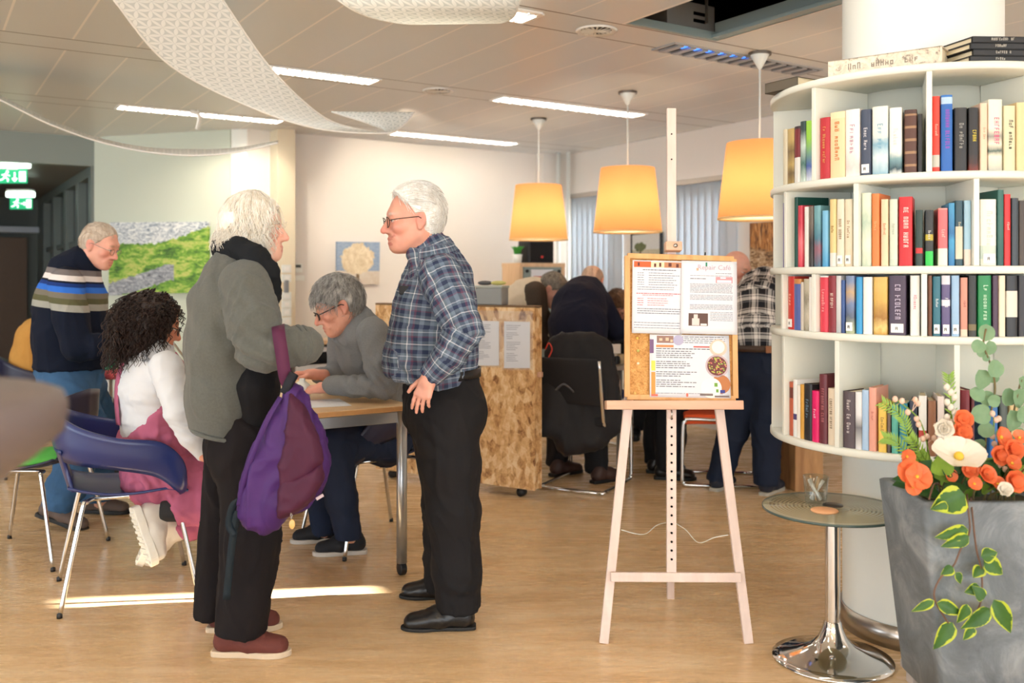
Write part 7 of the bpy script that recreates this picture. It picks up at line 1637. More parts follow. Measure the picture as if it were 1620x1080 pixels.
# ------------------------------------------------------------------ man in the plaid shirt
c = P(652, 348, 3.72); R = axes((-.93, -.32, -.10)); s = 1.07
J = dict(side=VY, torso=[(q3(700, 640, 3.76), .13), (q3(686, 555, 3.76), .15), (q3(690, 450, 3.76), .13), (q3(678, 400, 3.75), .06)],
         arm=[(q3(702, 442, 3.55), .07), (q3(735, 522, 3.48), .055), (q3(684, 590, 3.50), .04)], arm2=[(q3(690, 442, 3.97), .07), (q3(728, 530, 4.02), .055), (q3(690, 592, 4.0), .04)],
         leg=[(q3(706, 670, 3.66), .11), (q3(716, 800, 3.6), .08), (q3(726, 975, 3.62), .05)], leg2=[(q3(695, 670, 3.88), .11), (q3(706, 800, 3.94), .08), (q3(697, 930, 3.97), .05)])
base = Vector((PX(705, 3.75), 3.75, 0)); SKM = (226, 164, 142)
Mn = make_person('white-haired man with glasses in blue plaid shirt and black trousers', base, [core_mesh(J, f=.7), head_mesh(.0035, c, R, s, q3(680, 402, 3.75), .062, False, SKM, .6, (220, 212, 204), 1.0, 1.02),
     hand_mesh(.0032, q3(681, 594, 3.455), (-.36, .02, -.93), (.35, .92, -.1), False, (.16, .2, .26, .36), 1.0, .92, (226, 166, 146), .0, .05, arm=q3(696, 576, 3.49)), hand_mesh(.005, q3(690, 594, 4.02), (-.3, .1, -.95), (.2, -1, 0), True)])
M_plaid = plaid('blue_plaid_flannel', [(0, (46, 56, 84)), (.16, (118, 136, 150)), (.28, (96, 112, 126)), (.36, (226, 230, 236)), (.40, (98, 114, 128)), (.52, (48, 58, 84)), (.66, (104, 66, 86)), (.72, (104, 120, 134)), (.86, (190, 200, 212)), (.90, (112, 128, 142))],
      [(0, (50, 60, 86)), (.2, (116, 130, 152)), (.34, (98, 114, 128)), (.44, (228, 232, 238)), (.48, (98, 110, 134)), (.60, (112, 70, 92)), (.68, (48, 58, 84)), (.84, (108, 122, 146))], .094)
S = SDF(); hem = [(q3(690, 603, 3.76), (-.28, 0, -1))]
chain(S, [(q3(689, 620, 3.77), .150), (q3(684, 575, 3.77), .164), (q3(685, 530, 3.77), .165), (q3(690, 480, 3.77), .152), (q3(692, 440, 3.77), .122), (q3(686, 408, 3.76), .088)], VY, 1.2, .05, 0, .17, (0, -1, 0), clip=hem)
S.ell(q3(646, 568, 3.74), (.085, .13, .085), sm=.06, clip=hem); S.p[-1].update(uvR=.17)
S.rc(q3(683, 398, 3.75), q3(676, 384, 3.75), .078, .070, side=VY, k=1.1, sm=.012, clip=[(q3(670, 382, 3.75), (-.62, 0, .78))]); S.p[-1].update(uvR=.08)
S.rc(q3(652, 404, 3.68), q3(658, 436, 3.66), .024, .012, sm=.015)
chain(S, [(q3(697, 436, 3.56), .086), (q3(716, 478, 3.50), .078), (q3(734, 520, 3.46), .066), (q3(712, 560, 3.46), .060), (q3(684, 590, 3.475), .047)], None, 1, .014, 0, .075, (0, -1, 0), clip=[(q3(679, 598, 3.475), (-.6, 0, -.8))])
chain(S, [(q3(690, 436, 3.97), .085), (q3(728, 525, 4.03), .066), (q3(690, 590, 4.01), .05)], None, 1, .025, 0, .075, (0, -1, 0))
garment('plaid_shirt', S, .0075, M_plaid, Mn, .009, (10, 10, 5), 11, uv=True, creases=[(q3(722, 530, 3.40), (.6, 0, 1), .04, .08, .006), (q3(660, 585, 3.6), (.5, 0, 1), .06, .12, .006)])
b = MB(); b.ribbon([q3(677, 592, 3.475)+(Vector((.8, 0, -.6))*math.cos(a)+Vector((0, 1, 0))*math.sin(a))*.051 for a in np.linspace(0, 6.283, 25)], Vector((.6, 0, .8)), .045, .004); 
S = SDF(); S.poly(q3(648, 490, 3.60), (1, .25, 0), (0, 0, 1), [(-.05, -.07), (.05, -.07), (.055, .07), (-.045, .07)], .012, .010); S.p[-1].update(uvR=.17, ref=np.array([1.0, 0, 0]))
# phone in the breast pocket
b = MB(); b.box(q3(640, 459, 3.635), (.045, .010, .034), ax=(Vector((1, -.3, 0)).normalized(), Vector((.3, 1, 0)).normalized(), Z3)); tag(obj('phone', b, M_black, None, q3(640, 462, 3.635), bevel=.004), 'black phone showing above the plaid shirt breast pocket', 'phone')
S = SDF(); M_bj = cloth('black_denim', (27, 26, 28), .12, .85, .2, 350)
S.rc(q3(700, 600, 3.77), q3(700, 650, 3.77), .146, .154, side=VY, k=1.12, sm=.05, clip=[(q3(700, 588, 3.77), (.1, 0, 1))]); S.ell(q3(738, 650, 3.70), (.075, .10, .10), sm=.06); S.ell(q3(735, 650, 3.86), (.075, .10, .10), sm=.06)
chain(S, [(q3(706, 660, 3.67), .130), (q3(712, 735, 3.63), .112), (q3(717, 810, 3.61), .096), (q3(722, 900, 3.61), .086), (q3(725, 972, 3.62), .082)], sm=.04, clip=[(q3(725, 964, 3.62), (0, 0, -1))])
chain(S, [(q3(696, 660, 3.88), .128), (q3(708, 800, 3.94), .092), (q3(700, 940, 3.97), .076)], sm=.04, clip=[(q3(700, 930, 3.97), (0, 0, -1))])
garment('trousers', S, .0085, M_bj, Mn, .010, (9, 9, 4), 12, creases=[(q3(735, 800, 3.6), (.2, 0, 1), .08, .12, .003), (q3(728, 930, 3.55), (.2, 0, 1), .06, .09, .003), (q3(690, 690, 3.56), (.5, 0, .8), .07, .10, .005)])
b = MB(); b.ribbon([q3(701, 592, 3.77)+Vector((.151*math.cos(a), .172*math.sin(a), .012*math.cos(a))) for a in np.linspace(0, 6.283, 49)], Z3, .036, .005); obj('belt', b, mat('black_leather_belt', (22, 22, 26), .35), Mn)
M_leat = mat('black_leather', (24, 23, 24), .32, var=.1, bump=.2, bscale=200); M_bs = mat('black_rubber', (20, 20, 20), .6)
g = G(753, 992); shoe(Mn, (g.x, 3.615, 0), (-1, -.05, 0), .29, M_leat, M_bs, .085, .10, laces=mat('black_lace', (40, 38, 38), .7), chunky=-.008)
g = G(740, 946); shoe(Mn, (PX(738, 3.98), 3.96, 0), (-1, .0, 0), .285, M_leat, M_bs, .085, .10, laces=MATS['black_lace'], chunky=-.008)
short_hair(Mn, c, R, s, m_hair('white_hair', (228, 222, 212), (255, 254, 250)), (.056, .106), -.002, -.060, .011, .0045, (0, -1, .12), 1800, .055, .012, seed=3, ty=-.010, drop=.02)
glasses(Mn, c, R, s, mat('gunmetal_frames', (58, 50, 46), .3, .8), .0195, .0195)

# ------------------------------------------------------------------ seated man in the grey sweatshirt
FA = (-.842, -.539, 0); SB = (.539, -.842, 0)
c = P(534, 484, 4.46); R = axes((-.86, -.30, -.42)); s = 1.09
J = dict(side=SB, torso=[(q3(616, 690, 4.84), .13), (q3(606, 630, 4.76), .13), (q3(580, 555, 4.60), .12), (q3(562, 515, 4.53), .06)],
         arm=[(q3(592, 528, 4.36), .06), (q3(606, 614, 4.33), .05), (q3(520, 614, 4.40), .035)], arm2=[(q3(540, 525, 4.72), .06), (q3(535, 600, 4.78), .05), (q3(492, 592, 4.70), .035)],
         leg=[(q3(610, 697, 4.72), .09), (q3(530, 702, 4.46), .07), (q3(556, 850, 4.52), .045)], leg2=[(q3(598, 696, 4.92), .09), (q3(506, 694, 4.70), .07), (q3(512, 842, 4.78), .045)])
base = Vector((-.72, 4.78, 0)); SKS = (226, 166, 142)
Sm = make_person('grey-haired man with glasses in grey sweatshirt seated at the work table', base, [core_mesh(J, f=.75), head_mesh(.004, c, R, s, q3(566, 520, 4.53), .06, False, SKS, .5, (110, 96, 88), .1, 1.02, wr=.0016),
     hand_mesh(.0035, q3(517, 612, 4.40), (-.97, .05, -.16), (-.1, .25, -1), False, (.25, .30, .36, .42), 1.0, 1.0, (230, 162, 140), .4, .12, arm=q3(532, 611, 4.39)),
     hand_mesh(.0035, q3(498, 592, 4.68), (-.9, -.25, .05), (-.25, -.3, -.95), True, (.4, .45, .5, .55), 1.0, 1.0, (232, 164, 142), .5, .12, arm=q3(512, 594, 4.71))])
M_sweat = cloth('grey_marl_sweatshirt', (128, 130, 132), .16, .95, .4, 350, 0, 150)
S = SDF(); chain(S, [(q3(616, 690, 4.84), .130), (q3(610, 640, 4.78), .134), (q3(597, 590, 4.69), .134), (q3(580, 550, 4.60), .128), (q3(567, 525, 4.53), .100), (q3(562, 508, 4.52), .074)], SB, 1.28, .05)
chain(S, [(q3(590, 528, 4.37), .078), (q3(602, 575, 4.33), .070), (q3(607, 608, 4.33), .060), (q3(564, 611, 4.35), .051), (q3(526, 609, 4.39), .042)], sm=.012); S.rc(q3(531, 609, 4.385), q3(524, 609, 4.39), .044, sm=.006)
chain(S, [(q3(542, 528, 4.72), .074), (q3(535, 598, 4.79), .058), (q3(504, 594, 4.71), .040)], sm=.025)
garment('sweatshirt', S, .0085, M_sweat, Sm, .010, (9, 9, 4.5), 21, creases=[(q3(596, 600, 4.27), (.7, 0, .7), .045, .09, .010), (q3(560, 600, 4.32), (1, 0, .4), .05, .08, .004), (q3(590, 660, 4.6), (.2, 0, 1), .06, .12, .006)])
b = MB(); b.tube([q3(563, 511, 4.52)+(Vector((.075*math.cos(a), .09*math.sin(a), .028*math.cos(a)))) for a in np.linspace(0, 6.283, 33)], .009, 8, cap=False); obj('neckband', b, M_sweat, Sm)
S = SDF(); M_dj = cloth('dark_blue_jeans', (30, 40, 62), .2, .85, .2, 350)
S.rc(q3(616, 694, 4.76), q3(608, 700, 4.92), .125, .125, sm=.05)
chain(S, [(q3(612, 698, 4.72), .100), (q3(530, 702, 4.46), .082), (q3(540, 790, 4.48), .070), (q3(553, 858, 4.51), .060)], sm=.03, clip=[(q3(552, 852, 4.51), (0, 0, -1))]); chain(S, [(q3(600, 696, 4.94), .100), (q3(506, 694, 4.70), .082), (q3(508, 780, 4.74), .070), (q3(514, 850, 4.77), .060)], sm=.03, clip=[(q3(514, 844, 4.77), (0, 0, -1))])
garment('jeans', S, .010, M_dj, Sm, .007, (10, 10, 6), 22)
M_cs = mat('black_canvas_shoe', (26, 27, 32), .8, var=.1); M_ws = mat('pale_rubber_sole', (196, 188, 178), .6)
shoe(Sm, (PX(579, 4.56), 4.60, 0), (-.98, -.17, 0), .265, M_cs, M_ws, .08, .095, laces=MATS['black_lace']); shoe(Sm, (PX(540, 4.78), 4.82, 0), (-.97, -.2, 0), .265, M_cs, M_ws, .08, .095)
short_hair(Sm, c, R, s, m_hair('steel_grey_hair', (92, 90, 88), (190, 188, 184)), (.090, .072), -.002, -.058, .013, .0045, (.15, .5, -.35), 1300, .055, .008, seed=5, fringe=.15, ty=.004)
glasses(Sm, c, R, s, mat('black_frames', (26, 24, 26), .35), .022, .017, th=.0022)

# ------------------------------------------------------------------ seated woman in pink dungarees
fg = math.radians(26); FG = (math.cos(fg), math.sin(fg), 0); SG = (math.sin(fg), -math.cos(fg), 0)
c = P(246, 512, 3.98); R = axes((FG[0]*.94, FG[1]*.94, -.34)); s = 1.0
J = dict(side=SG, torso=[(q3(248, 742, 4.05), .13), (q3(238, 665, 4.02), .11), (q3(236, 600, 4.0), .115), (q3(246, 552, 3.98), .055)],
         arm=[(q3(264, 582, 3.84), .055), (q3(286, 656, 3.78), .045), (q3(322, 718, 3.84), .03)], arm2=[(q3(212, 580, 4.17), .055), (q3(262, 632, 4.36), .045), (q3(310, 616, 4.51), .03)],
         leg=[(q3(258, 752, 3.99), .09), (q3(352, 752, 4.12), .075), (q3(285, 802, 3.97), .032)], leg2=[(q3(245, 748, 4.16), .09), (q3(340, 765, 4.36), .075), (q3(298, 828, 4.19), .032)])
base = Vector((-1.62, 4.05, 0))
Gw = make_person('woman with dark curly hair in pink dungarees and white top seated at table', base, [core_mesh(J, f=.75), head_mesh(.0045, c, R, s, q3(246, 556, 3.98), .048, True, (206, 142, 112), .4, (50, 36, 30)),
     hand_mesh(.004, q3(322, 718, 3.84), (.7, .3, -.5), (.2, .3, -1), True, (.4, .4, .45, .5), arm=q3(316, 708, 3.83)), hand_mesh(.005, q3(310, 616, 4.51), (.9, .3, -.2), (0, 0, -1), False, (.4, .4, .4, .4))])
M_wt = cloth('white_rib_knit', (214, 217, 222), .03, .8, .2, 300)
S = SDF(); chain(S, [(q3(244, 720, 4.05), .125), (q3(238, 660, 4.02), .114), (q3(236, 610, 4.0), .117), (q3(240, 575, 3.99), .098), (q3(246, 552, 3.98), .060)], SG, 1.30, .045)
chain(S, [(q3(262, 580, 3.85), .066), (q3(284, 650, 3.78), .058), (q3(302, 690, 3.80), .046), (q3(322, 717, 3.84), .033)], sm=.014); chain(S, [(q3(212, 578, 4.16), .062), (q3(262, 632, 4.36), .05), (q3(308, 616, 4.50), .034)], sm=.03)
garment('white_top', S, .0085, M_wt, Gw, .005, (9, 9, 16), 31, creases=[(q3(240, 650, 3.9), (.1, 0, 1), .05, .12, .002), (q3(292, 680, 3.74), (.4, 0, 1), .022, .05, .004)])
M_pink = cloth('dusty_pink_corduroy', (176, 96, 124), .10, .85, .25, 260)
S = SDF(); S.rc(q3(244, 700, 4.05), q3(248, 745, 4.06), .138, .148, side=SG, k=1.14, sm=.05); chain(S, [(q3(240, 685, 4.03), .138), (q3(238, 635, 4.02), .134)], SG, 1.28, .04, clip=[(q3(230, 655, 4.02), (-.75, -.35, .85))])
chain(S, [(q3(258, 754, 3.99), .098), (q3(352, 756, 4.14), .082), (q3(330, 800, 4.05), .074), (q3(284, 806, 3.98), .064)], sm=.04, clip=[(q3(280, 806, 3.97), (-1, 0, -.15))]); chain(S, [(q3(245, 750, 4.16), .108), (q3(340, 768, 4.36), .085), (q3(315, 815, 4.26), .07), (q3(292, 836, 4.19), .06)], sm=.04, clip=[(q3(290, 838, 4.19), (-.9, 0, -.5))])
garment('dungarees', S, .0085, M_pink, Gw, .011, (10, 10, 9), 32, creases=[(q3(240, 745, 3.88), (1, 0, .25), .05, .16, .006)])
b = MB()
b.ribbon(bez([q3(187, 672, 3.93), q3(184, 632, 3.93), q3(187, 597, 3.935), q3(199, 566, 3.95), q3(216, 549, 4.00), q3(236, 546, 4.08)], 6), [Vector((.6, -.8, 0))]*31, .048, .006); obj('shoulder_strap', b, M_pink, Gw)
b = MB(); b.ribbon(bez([q3(272, 562, 3.96), q3(288, 585, 3.98), q3(298, 620, 4.0), q3(303, 665, 4.02), q3(304, 700, 4.03)], 6), [Vector((.6, .8, 0))]*25, .05, .006); obj('shoulder_strap', b, M_pink, Gw)
M_boot = mat('silver_white_leather', (206, 200, 190), .45, var=.06, bump=.1); M_bsole = mat('white_chunky_sole', (232, 228, 216), .6, var=.04)
def boot(ank, dd, sole_dir):
    an = np.array(ank); dd = unit(dd); up_ = unit(-np.array(sole_dir)); up_ = unit(up_-dd*np.dot(up_, dd)); heel = an-up_*.105-dd*.06
    sh = shoe(Gw, heel, dd, .265, M_boot, M_bsole, .115, .098, up_, 'boot', .007, mat('white_lace', (236, 232, 226), .7), .012)
    b = MB(); sd_ = np.cross(dd, up_)
    for k in range(9): b.box(Vector(heel+dd*(.03+.026*k)-up_*.002), (.066-.02*abs(k-5)/5, .012, .008), ax=(Vector(sd_), Vector(dd), Vector(up_)))
    obj('tread', b, M_bsole, sh); return sh, up_
b1, u1 = boot(q3(252, 808, 3.97), (.30, .05, -.95), (-.72, -.62, -.25)); b2, u2 = boot(q3(280, 838, 4.17), (-.42, .05, -.9), (-.85, -.3, .30))
for a, bb in ((q3(255, 806, 3.97), q3(288, 806, 3.985)), (q3(278, 838, 4.18), q3(300, 832, 4.20))):
    S = SDF(); S.rc(a, bb, .050, .050, clip=[(a, Vector(a)-Vector(bb)), (bb, Vector(bb)-Vector(a))]); V, Q = S.mesh(.006); npobj('sock', V, Q, mat('black_band_sock', (34, 34, 36), .8, var=.1), Gw)
def curls():
    rg = np.random.RandomState(8); P_ = []
    for i in range(900):
        v = rg.randn(3); v /= np.linalg.norm(v)
        if v[1] > .62 and abs(v[0]) < .75 and v[2] < .45: continue
        top = max(0, v[2]); st = np.array([0, -.03, .015])+v*np.array([.108, .126, .122])*rg.uniform(.80, 1.0); ln_ = rg.uniform(.08, .16)*(1-.45*top); r = rg.uniform(.005, .009); ph = rg.uniform(0, 6.28); tn = rg.uniform(2.5, 4)
        out = np.array([v[0], v[1], 0])*(.35+.9*top); P__ = []
        for k in range(34):
            t = k/33; cpt = st+v*.010*top+out*ln_*t*(1.2-.6*t)+np.array([0, 0, -1])*ln_*t*(.4+.6*t)*(1-.5*top)+np.array([0, -.12, 0])*ln_*t; a = ph+tn*6.28*t; P__.append(cpt+np.array([math.cos(a), math.sin(a), .5*math.sin(a)])*r*(.5+.5*t))
        P_.append(np.array(P__))
    for i in range(240):                                  # longer locks down the far shoulder
        st = np.array([rg.uniform(-.12, .10), rg.uniform(-.15, -.06), rg.uniform(-.06, .02)]); ln_ = rg.uniform(.10, .20); r = rg.uniform(.005, .009); ph = rg.uniform(0, 6.28); dr = np.array([-.35*rg.rand(), -.22*rg.rand(), -1])
        P_.append(np.array([st+dr*ln_*k/33+np.array([math.cos(ph+22*k/33), math.sin(ph+22*k/33), 0])*r for k in range(34)]))
    S = SDF(); S.ell((0, -.03, .015), (.104, .118, .118), clip=[((0, .062, 0), (0, 1, -.25))]); S.ell((-.015, -.06, -.075), (.10, .075, .085), sm=.05); S.ell((-.05, -.075, -.13), (.06, .05, .07), sm=.05)
    V, Q = S.mesh(.008); N = vnormals(V, Q); V = V+N*(.010*vnoise(V*48, 1.0)+.004*vnoise(V*110, 1.0))[:, None]; V2, Q2 = strands_obj('', P_, None, None, .0027, 4); return merge([(V, Q), (V2, Q2)])
Rh = axes((FG[0], FG[1], -.12)); V, Q = curls(); npobj('hair', tow(V, c, Rh, 1.02), Q, m_hair('dark_brown_curls', (20, 12, 10), (52, 34, 28), .45), Gw)
glasses(Gw, c, R, s, MATS['black_frames'], .022, .018, th=.002)
b = MB()
for k in range(3): b.tube(bez([q3(222+4*k, 556+3*k, 3.865), q3(228+3*k, 560+3*k, 3.855), q3(232+2*k, 568, 3.852), q3(224+4*k, 570+k, 3.855)], 5), .0018, 5)
obj('back_motif', b, mat('grey_motif', (120, 124, 134), .8), Gw)

# ------------------------------------------------------------------ man in the striped sweater
c = P(159, 388, 5.12); R = axes((.90, -.12, -.38)); s = 1.0
J = dict(side=VY, torso=[(q3(112, 600, 5.15), .16), (q3(112, 530, 5.15), .16), (q3(116, 450, 5.15), .14), (q3(134, 410, 5.14), .06)],
         arm=[(q3(106, 450, 4.95), .07), (q3(122, 540, 4.9), .06), (q3(176, 540, 4.95), .04)], arm2=[(q3(130, 448, 5.36), .07), (q3(148, 530, 5.4), .06), (q3(185, 512, 5.3), .04)],
         leg=[(q3(105, 610, 5.05), .12), (q3(138, 690, 5.0), .09), (q3(86, 800, 5.05), .05)], leg2=[(q3(125, 610, 5.3), .12), (q3(158, 690, 5.3), .09), (q3(160, 795, 5.36), .05)])
base = Vector((PX(110, 5.15), 5.15, 0))
Tm = make_person('balding man in navy sweater with coloured chest stripes standing at the left', base, [core_mesh(J, f=.8), head_mesh(.004, c, R, s, q3(132, 412, 5.14), .062, False, (230, 170, 148), .6, (170, 140, 116), 0, 1.0),
     hand_mesh(.004, q3(178, 541, 4.95), (.85, .2, -.35), (0, .3, -1), True, (.5, .5, .55, .6), arm=q3(168, 540, 4.94)), hand_mesh(.004, q3(186, 511, 5.3), (.9, -.1, -.2), (0, -.3, -1), False, (.5, .5, .55, .6), arm=q3(176, 514, 5.32))])
m = bpy.data.materials.new('striped_navy_knit'); t = NT(m); x = t.sep(t.coord('Object')); z = t.math('ADD', x[2], t.math('MULTIPLY', x[0], .10))
zz = t.math('DIVIDE', t.math('SUBTRACT', z, 1.17), .25)
NV = (20, 26, 42); stp = [(0, NV), (.08, (158, 158, 150)), (.22, (92, 92, 66)), (.34, (118, 112, 100)), (.46, (52, 110, 206)), (.58, (30, 56, 120)), (.66, NV), (.70, (226, 220, 218)), (.82, (118, 112, 112)), (.94, NV)]
t.color(t.ramp(zz, [(p, srgb(c_)) for p, c_ in stp], 'CONSTANT')); t.b.inputs['Roughness'].default_value = .95; t.b.inputs['Specular IOR Level'].default_value = .2; t.bump(t.noise(t.coord('Object'), 220, 2), .4, .003)
S = SDF(); chain(S, [(q3(112, 585, 5.15), .180), (q3(112, 530, 5.15), .180), (q3(112, 475, 5.15), .170), (q3(118, 432, 5.15), .125), (q3(132, 412, 5.14), .082)], VY, 1.15, .05, clip=[(q3(112, 582, 5.15), (0, 0, -1))]); S.rc(q3(132, 412, 5.14), q3(140, 398, 5.14), .078, .074, side=VY, k=1.1, sm=.015, clip=[(q3(140, 402, 5.14), (.3, 0, 1))])
chain(S, [(q3(104, 448, 4.96), .088), (q3(112, 500, 4.9), .082), (q3(122, 548, 4.88), .074), (q3(150, 548, 4.9), .062), (q3(176, 541, 4.95), .050)], sm=.013); chain(S, [(q3(130, 446, 5.36), .085), (q3(146, 528, 5.42), .07), (q3(184, 513, 5.31), .05)], sm=.03)
garment('striped_sweater', S, .011, m, Tm, .010, (8, 8, 4.5), 41)
S = SDF(); M_j = cloth('mid_blue_jeans', (62, 98, 136), .38, .85, .25, 300, nscale=9); S.rc(q3(112, 578, 5.16), q3(112, 610, 5.16), .165, .170, side=VY, k=1.05, sm=.05)
chain(S, [(q3(106, 612, 5.06), .135), (q3(140, 692, 5.0), .105), (q3(105, 770, 5.03), .088), (q3(88, 806, 5.05), .082)], sm=.04, clip=[(q3(88, 802, 5.05), (-.3, 0, -1))]); chain(S, [(q3(124, 612, 5.3), .135), (q3(158, 692, 5.3), .105), (q3(152, 798, 5.36), .080)], sm=.04, clip=[(q3(152, 792, 5.36), (0, 0, -1))]); garment('jeans', S, .011, M_j, Tm, .016, (8, 8, 5), 42)
M_gs = mat('grey_brown_shoe', (96, 80, 72), .7, var=.1)
shoe(Tm, q3(58, 806, 5.06)+Vector((0, 0, -.03)), (.86, -.06, -.26), .30, M_gs, M_bs, .085, .10, (.26, 0, .95), h=.009); shoe(Tm, (PX(128, 5.38), 5.40, 0), (1, -.1, 0), .29, M_gs, M_bs, .085, .10, h=.009)
short_hair(Tm, c, R, s, m_hair('sandy_grey_hair', (170, 150, 130), (214, 200, 184)), (.066, .092), .012, -.045, .005, .005, (0, -1, .1), 500, .03, seed=9); glasses(Tm, c, R, s, mat('silver_frames', (150, 146, 142), .25, .9), .020, .016, th=.0013)
# ------------------------------------------------------------------ people further back
def simple_person(label, base, head, headdir, hs, neck, torso, side, top_m, topname, arms, legs, leg_m, legname, shoes, shoe_m, hair=None, h=.013, k=1.25, skin=(232, 178, 156), hands=True, uv=False, clip=(), seed=50, sole=None, hkw=None, group=None):
    R = axes(headdir); c = P(*head)
    legs = [l[:-1]+[(Vector((l[-1][0].x, l[-1][0].y, .05)), l[-1][1])] for l in legs]
    lc = [l[:-1]+[(l[-1][0]+Vector((0, 0, .05)), l[-1][1])] for l in legs]
    J = dict(side=side, torso=torso, arm=arms[0], leg=lc[0], leg2=lc[1])
    if len(arms) > 1: J['arm2'] = arms[1]
    ms = [core_mesh(J, .026, skin, .75), head_mesh(.005, c, R, hs, neck, .058, False, skin, .5, (120, 100, 84))]
    for i, a in enumerate(arms):
        w = Vector(a[-1][0]); d = (w-Vector(a[-2][0])).normalized(); ms.append(hand_mesh(.005, w, d, (0.05, .25, -1), i == 0, (.4, .45, .5, .55), 1, 1, skin))
    p = make_person(label, base, ms, group)
    S = SDF(); chain(S, torso, side, k, .05, 0, .18, None, clip)
    for a in arms: chain(S, [(q, r*1.15) for q, r in a], None, 1, .03, 0, .075)
    garment(topname, S, h, top_m, p, .007, (9, 9, 5), seed, uv)
    S = SDF(); S.rc(torso[0][0], (Vector(legs[0][0][0])+Vector(legs[1][0][0]))/2, torso[0][1]*.96, torso[0][1], side=side, k=k, sm=.05)
    for l in legs: chain(S, l, None, 1, .04, clip=[(Vector(l[-1][0])+Vector((0, 0, .012)), (0, 0, -1))])
    garment(legname, S, h, leg_m, p, .008, (9, 9, 5), seed+1)
    for hl, d in shoes: shoe(p, hl, d, .285, shoe_m, sole or M_bs, .085, .10, h=.010)
    if hair: short_hair(p, c, R, hs, hair, **(hkw or {}))
    return p, c, R
M_must = cloth('mustard_knit', (190, 140, 72), .1, .95, .3, 200); M_bvest = cloth('beige_fleece_vest', (206, 194, 172), .06, .95, .3, 300); M_bsl = cloth('dark_brown_knit', (70, 60, 52), .1, .95); M_nv = cloth('dark_navy_knit', (27, 29, 46), .12, .95, .3, 220); M_bk = cloth('black_trouser_cloth', (26, 27, 31), .1)
simple_person('person in a mustard jumper seated behind the man in stripes', (-3.25, 6.6, 0), (98, 486, 6.45), (.95, .1, -.3), 1.0, q3(84, 512, 6.5), [(q3(66, 618, 6.55), .17), (q3(62, 570, 6.55), .165), (q3(66, 535, 6.52), .145), (q3(80, 512, 6.5), .09)], VY, M_must, 'mustard_jumper',
    [[(q3(78, 530, 6.3), .07), (q3(110, 590, 6.3), .055), (q3(150, 580, 6.4), .04)], [(q3(82, 530, 6.7), .07), (q3(115, 588, 6.75), .055), (q3(155, 580, 6.6), .04)]],
    [[(q3(70, 640, 6.45), .10), (q3(160, 640, 6.4), .08), (q3(160, 735, 6.42), .055)], [(q3(70, 638, 6.65), .10), (q3(160, 636, 6.7), .08), (q3(160, 732, 6.7), .055)]], M_dj, 'jeans', [((PX(150, 6.4), 6.42, 0), (1, 0, 0)), ((PX(150, 6.7), 6.72, 0), (1, 0, 0))], M_cs, m_hair('mousy_hair', (90, 70, 54), (130, 106, 84)), seed=51)
# bending man in the beige vest
pv, c, R = simple_person('grey-haired man in beige vest with brown sleeves bending over behind the screen', (PX(800, 7.0), 7.0, 0), (875, 458, 6.95), (.70, -.22, -.66), 1.02, q3(856, 452, 7.0), [(q3(796, 580, 7.0), .18), (q3(800, 530, 7.0), .18), (q3(812, 492, 7.0), .17), (q3(838, 468, 7.0), .135), (q3(853, 456, 7.0), .08)], VY, M_bvest, 'vest',
    [[(q3(846, 470, 6.85), .055), (q3(852, 530, 6.8), .05), (q3(890, 545, 6.8), .035)], [(q3(850, 470, 7.2), .055), (q3(862, 530, 7.2), .05), (q3(895, 540, 7.1), .035)]],
    [[(q3(794, 590, 6.9), .12), (q3(796, 660, 6.9), .09), (q3(792, 735, 6.9), .07)], [(q3(798, 590, 7.1), .12), (q3(800, 660, 7.1), .09), (q3(798, 730, 7.1), .07)]], M_dj, 'jeans', [((PX(785, 6.9), 6.9, 0), (1, 0, 0)), ((PX(790, 7.1), 7.1, 0), (1, 0, 0))], M_leat, m_hair('dark_grey_hair', (92, 84, 74), (160, 150, 136)), seed=53, hkw=dict(front=(.070, .088), th=.009, n=400))
S = SDF(); chain(S, [(q3(846, 464, 6.86), .088), (q3(852, 500, 6.82), .080), (q3(854, 535, 6.8), .066), (q3(888, 546, 6.8), .05)], sm=.03); garment('sleeve', S, .012, M_bsl, pv, .006, seed=54); S = SDF(); S.ell(q3(862, 458, 6.98), (.075, .085, .06)); garment('dark_collar', S, .012, M_bsl, pv, .004, seed=55)
# bending man in navy, from behind
FN = (.5, .86, 0); SN = (.86, -.5, 0)
simple_person('balding man in dark navy jumper bending over the repair table, back to us', (PX(905, 6.3), 6.3, 0), (938, 446, 6.98), (.35, .75, -.60), 1.0, q3(940, 458, 6.8), [(q3(914, 556, 6.28), .155), (q3(914, 515, 6.36), .165), (q3(916, 484, 6.48), .155), (q3(924, 466, 6.62), .125), (q3(932, 456, 6.74), .085)], SN, M_nv, 'navy_jumper',
    [[(q3(950, 478, 6.52), .072), (q3(975, 522, 6.54), .060), (q3(955, 530, 6.76), .042)], [(q3(905, 478, 6.72), .075), (q3(912, 530, 6.9), .06), (q3(940, 535, 6.98), .04)]],
    [[(q3(936, 568, 6.26), .125), (q3(938, 640, 6.24), .095), (q3(944, 712, 6.22), .072)], [(q3(892, 568, 6.36), .125), (q3(888, 640, 6.42), .095), (q3(880, 706, 6.45), .072)]], M_bk, 'black_trousers',
    [((PX(935, 6.2), 6.14, 0), (.8, .6, 0)), ((PX(870, 6.45), 6.36, 0), (.8, .6, 0))], mat('dark_brown_shoe', (60, 36, 30), .6), m_hair('short_pale_hair', (190, 160, 136), (214, 186, 164)), h=.012, k=1.18, seed=56, hkw=dict(front=(.02, .06), temple=-.01, th=.003, n=200, crown=False))
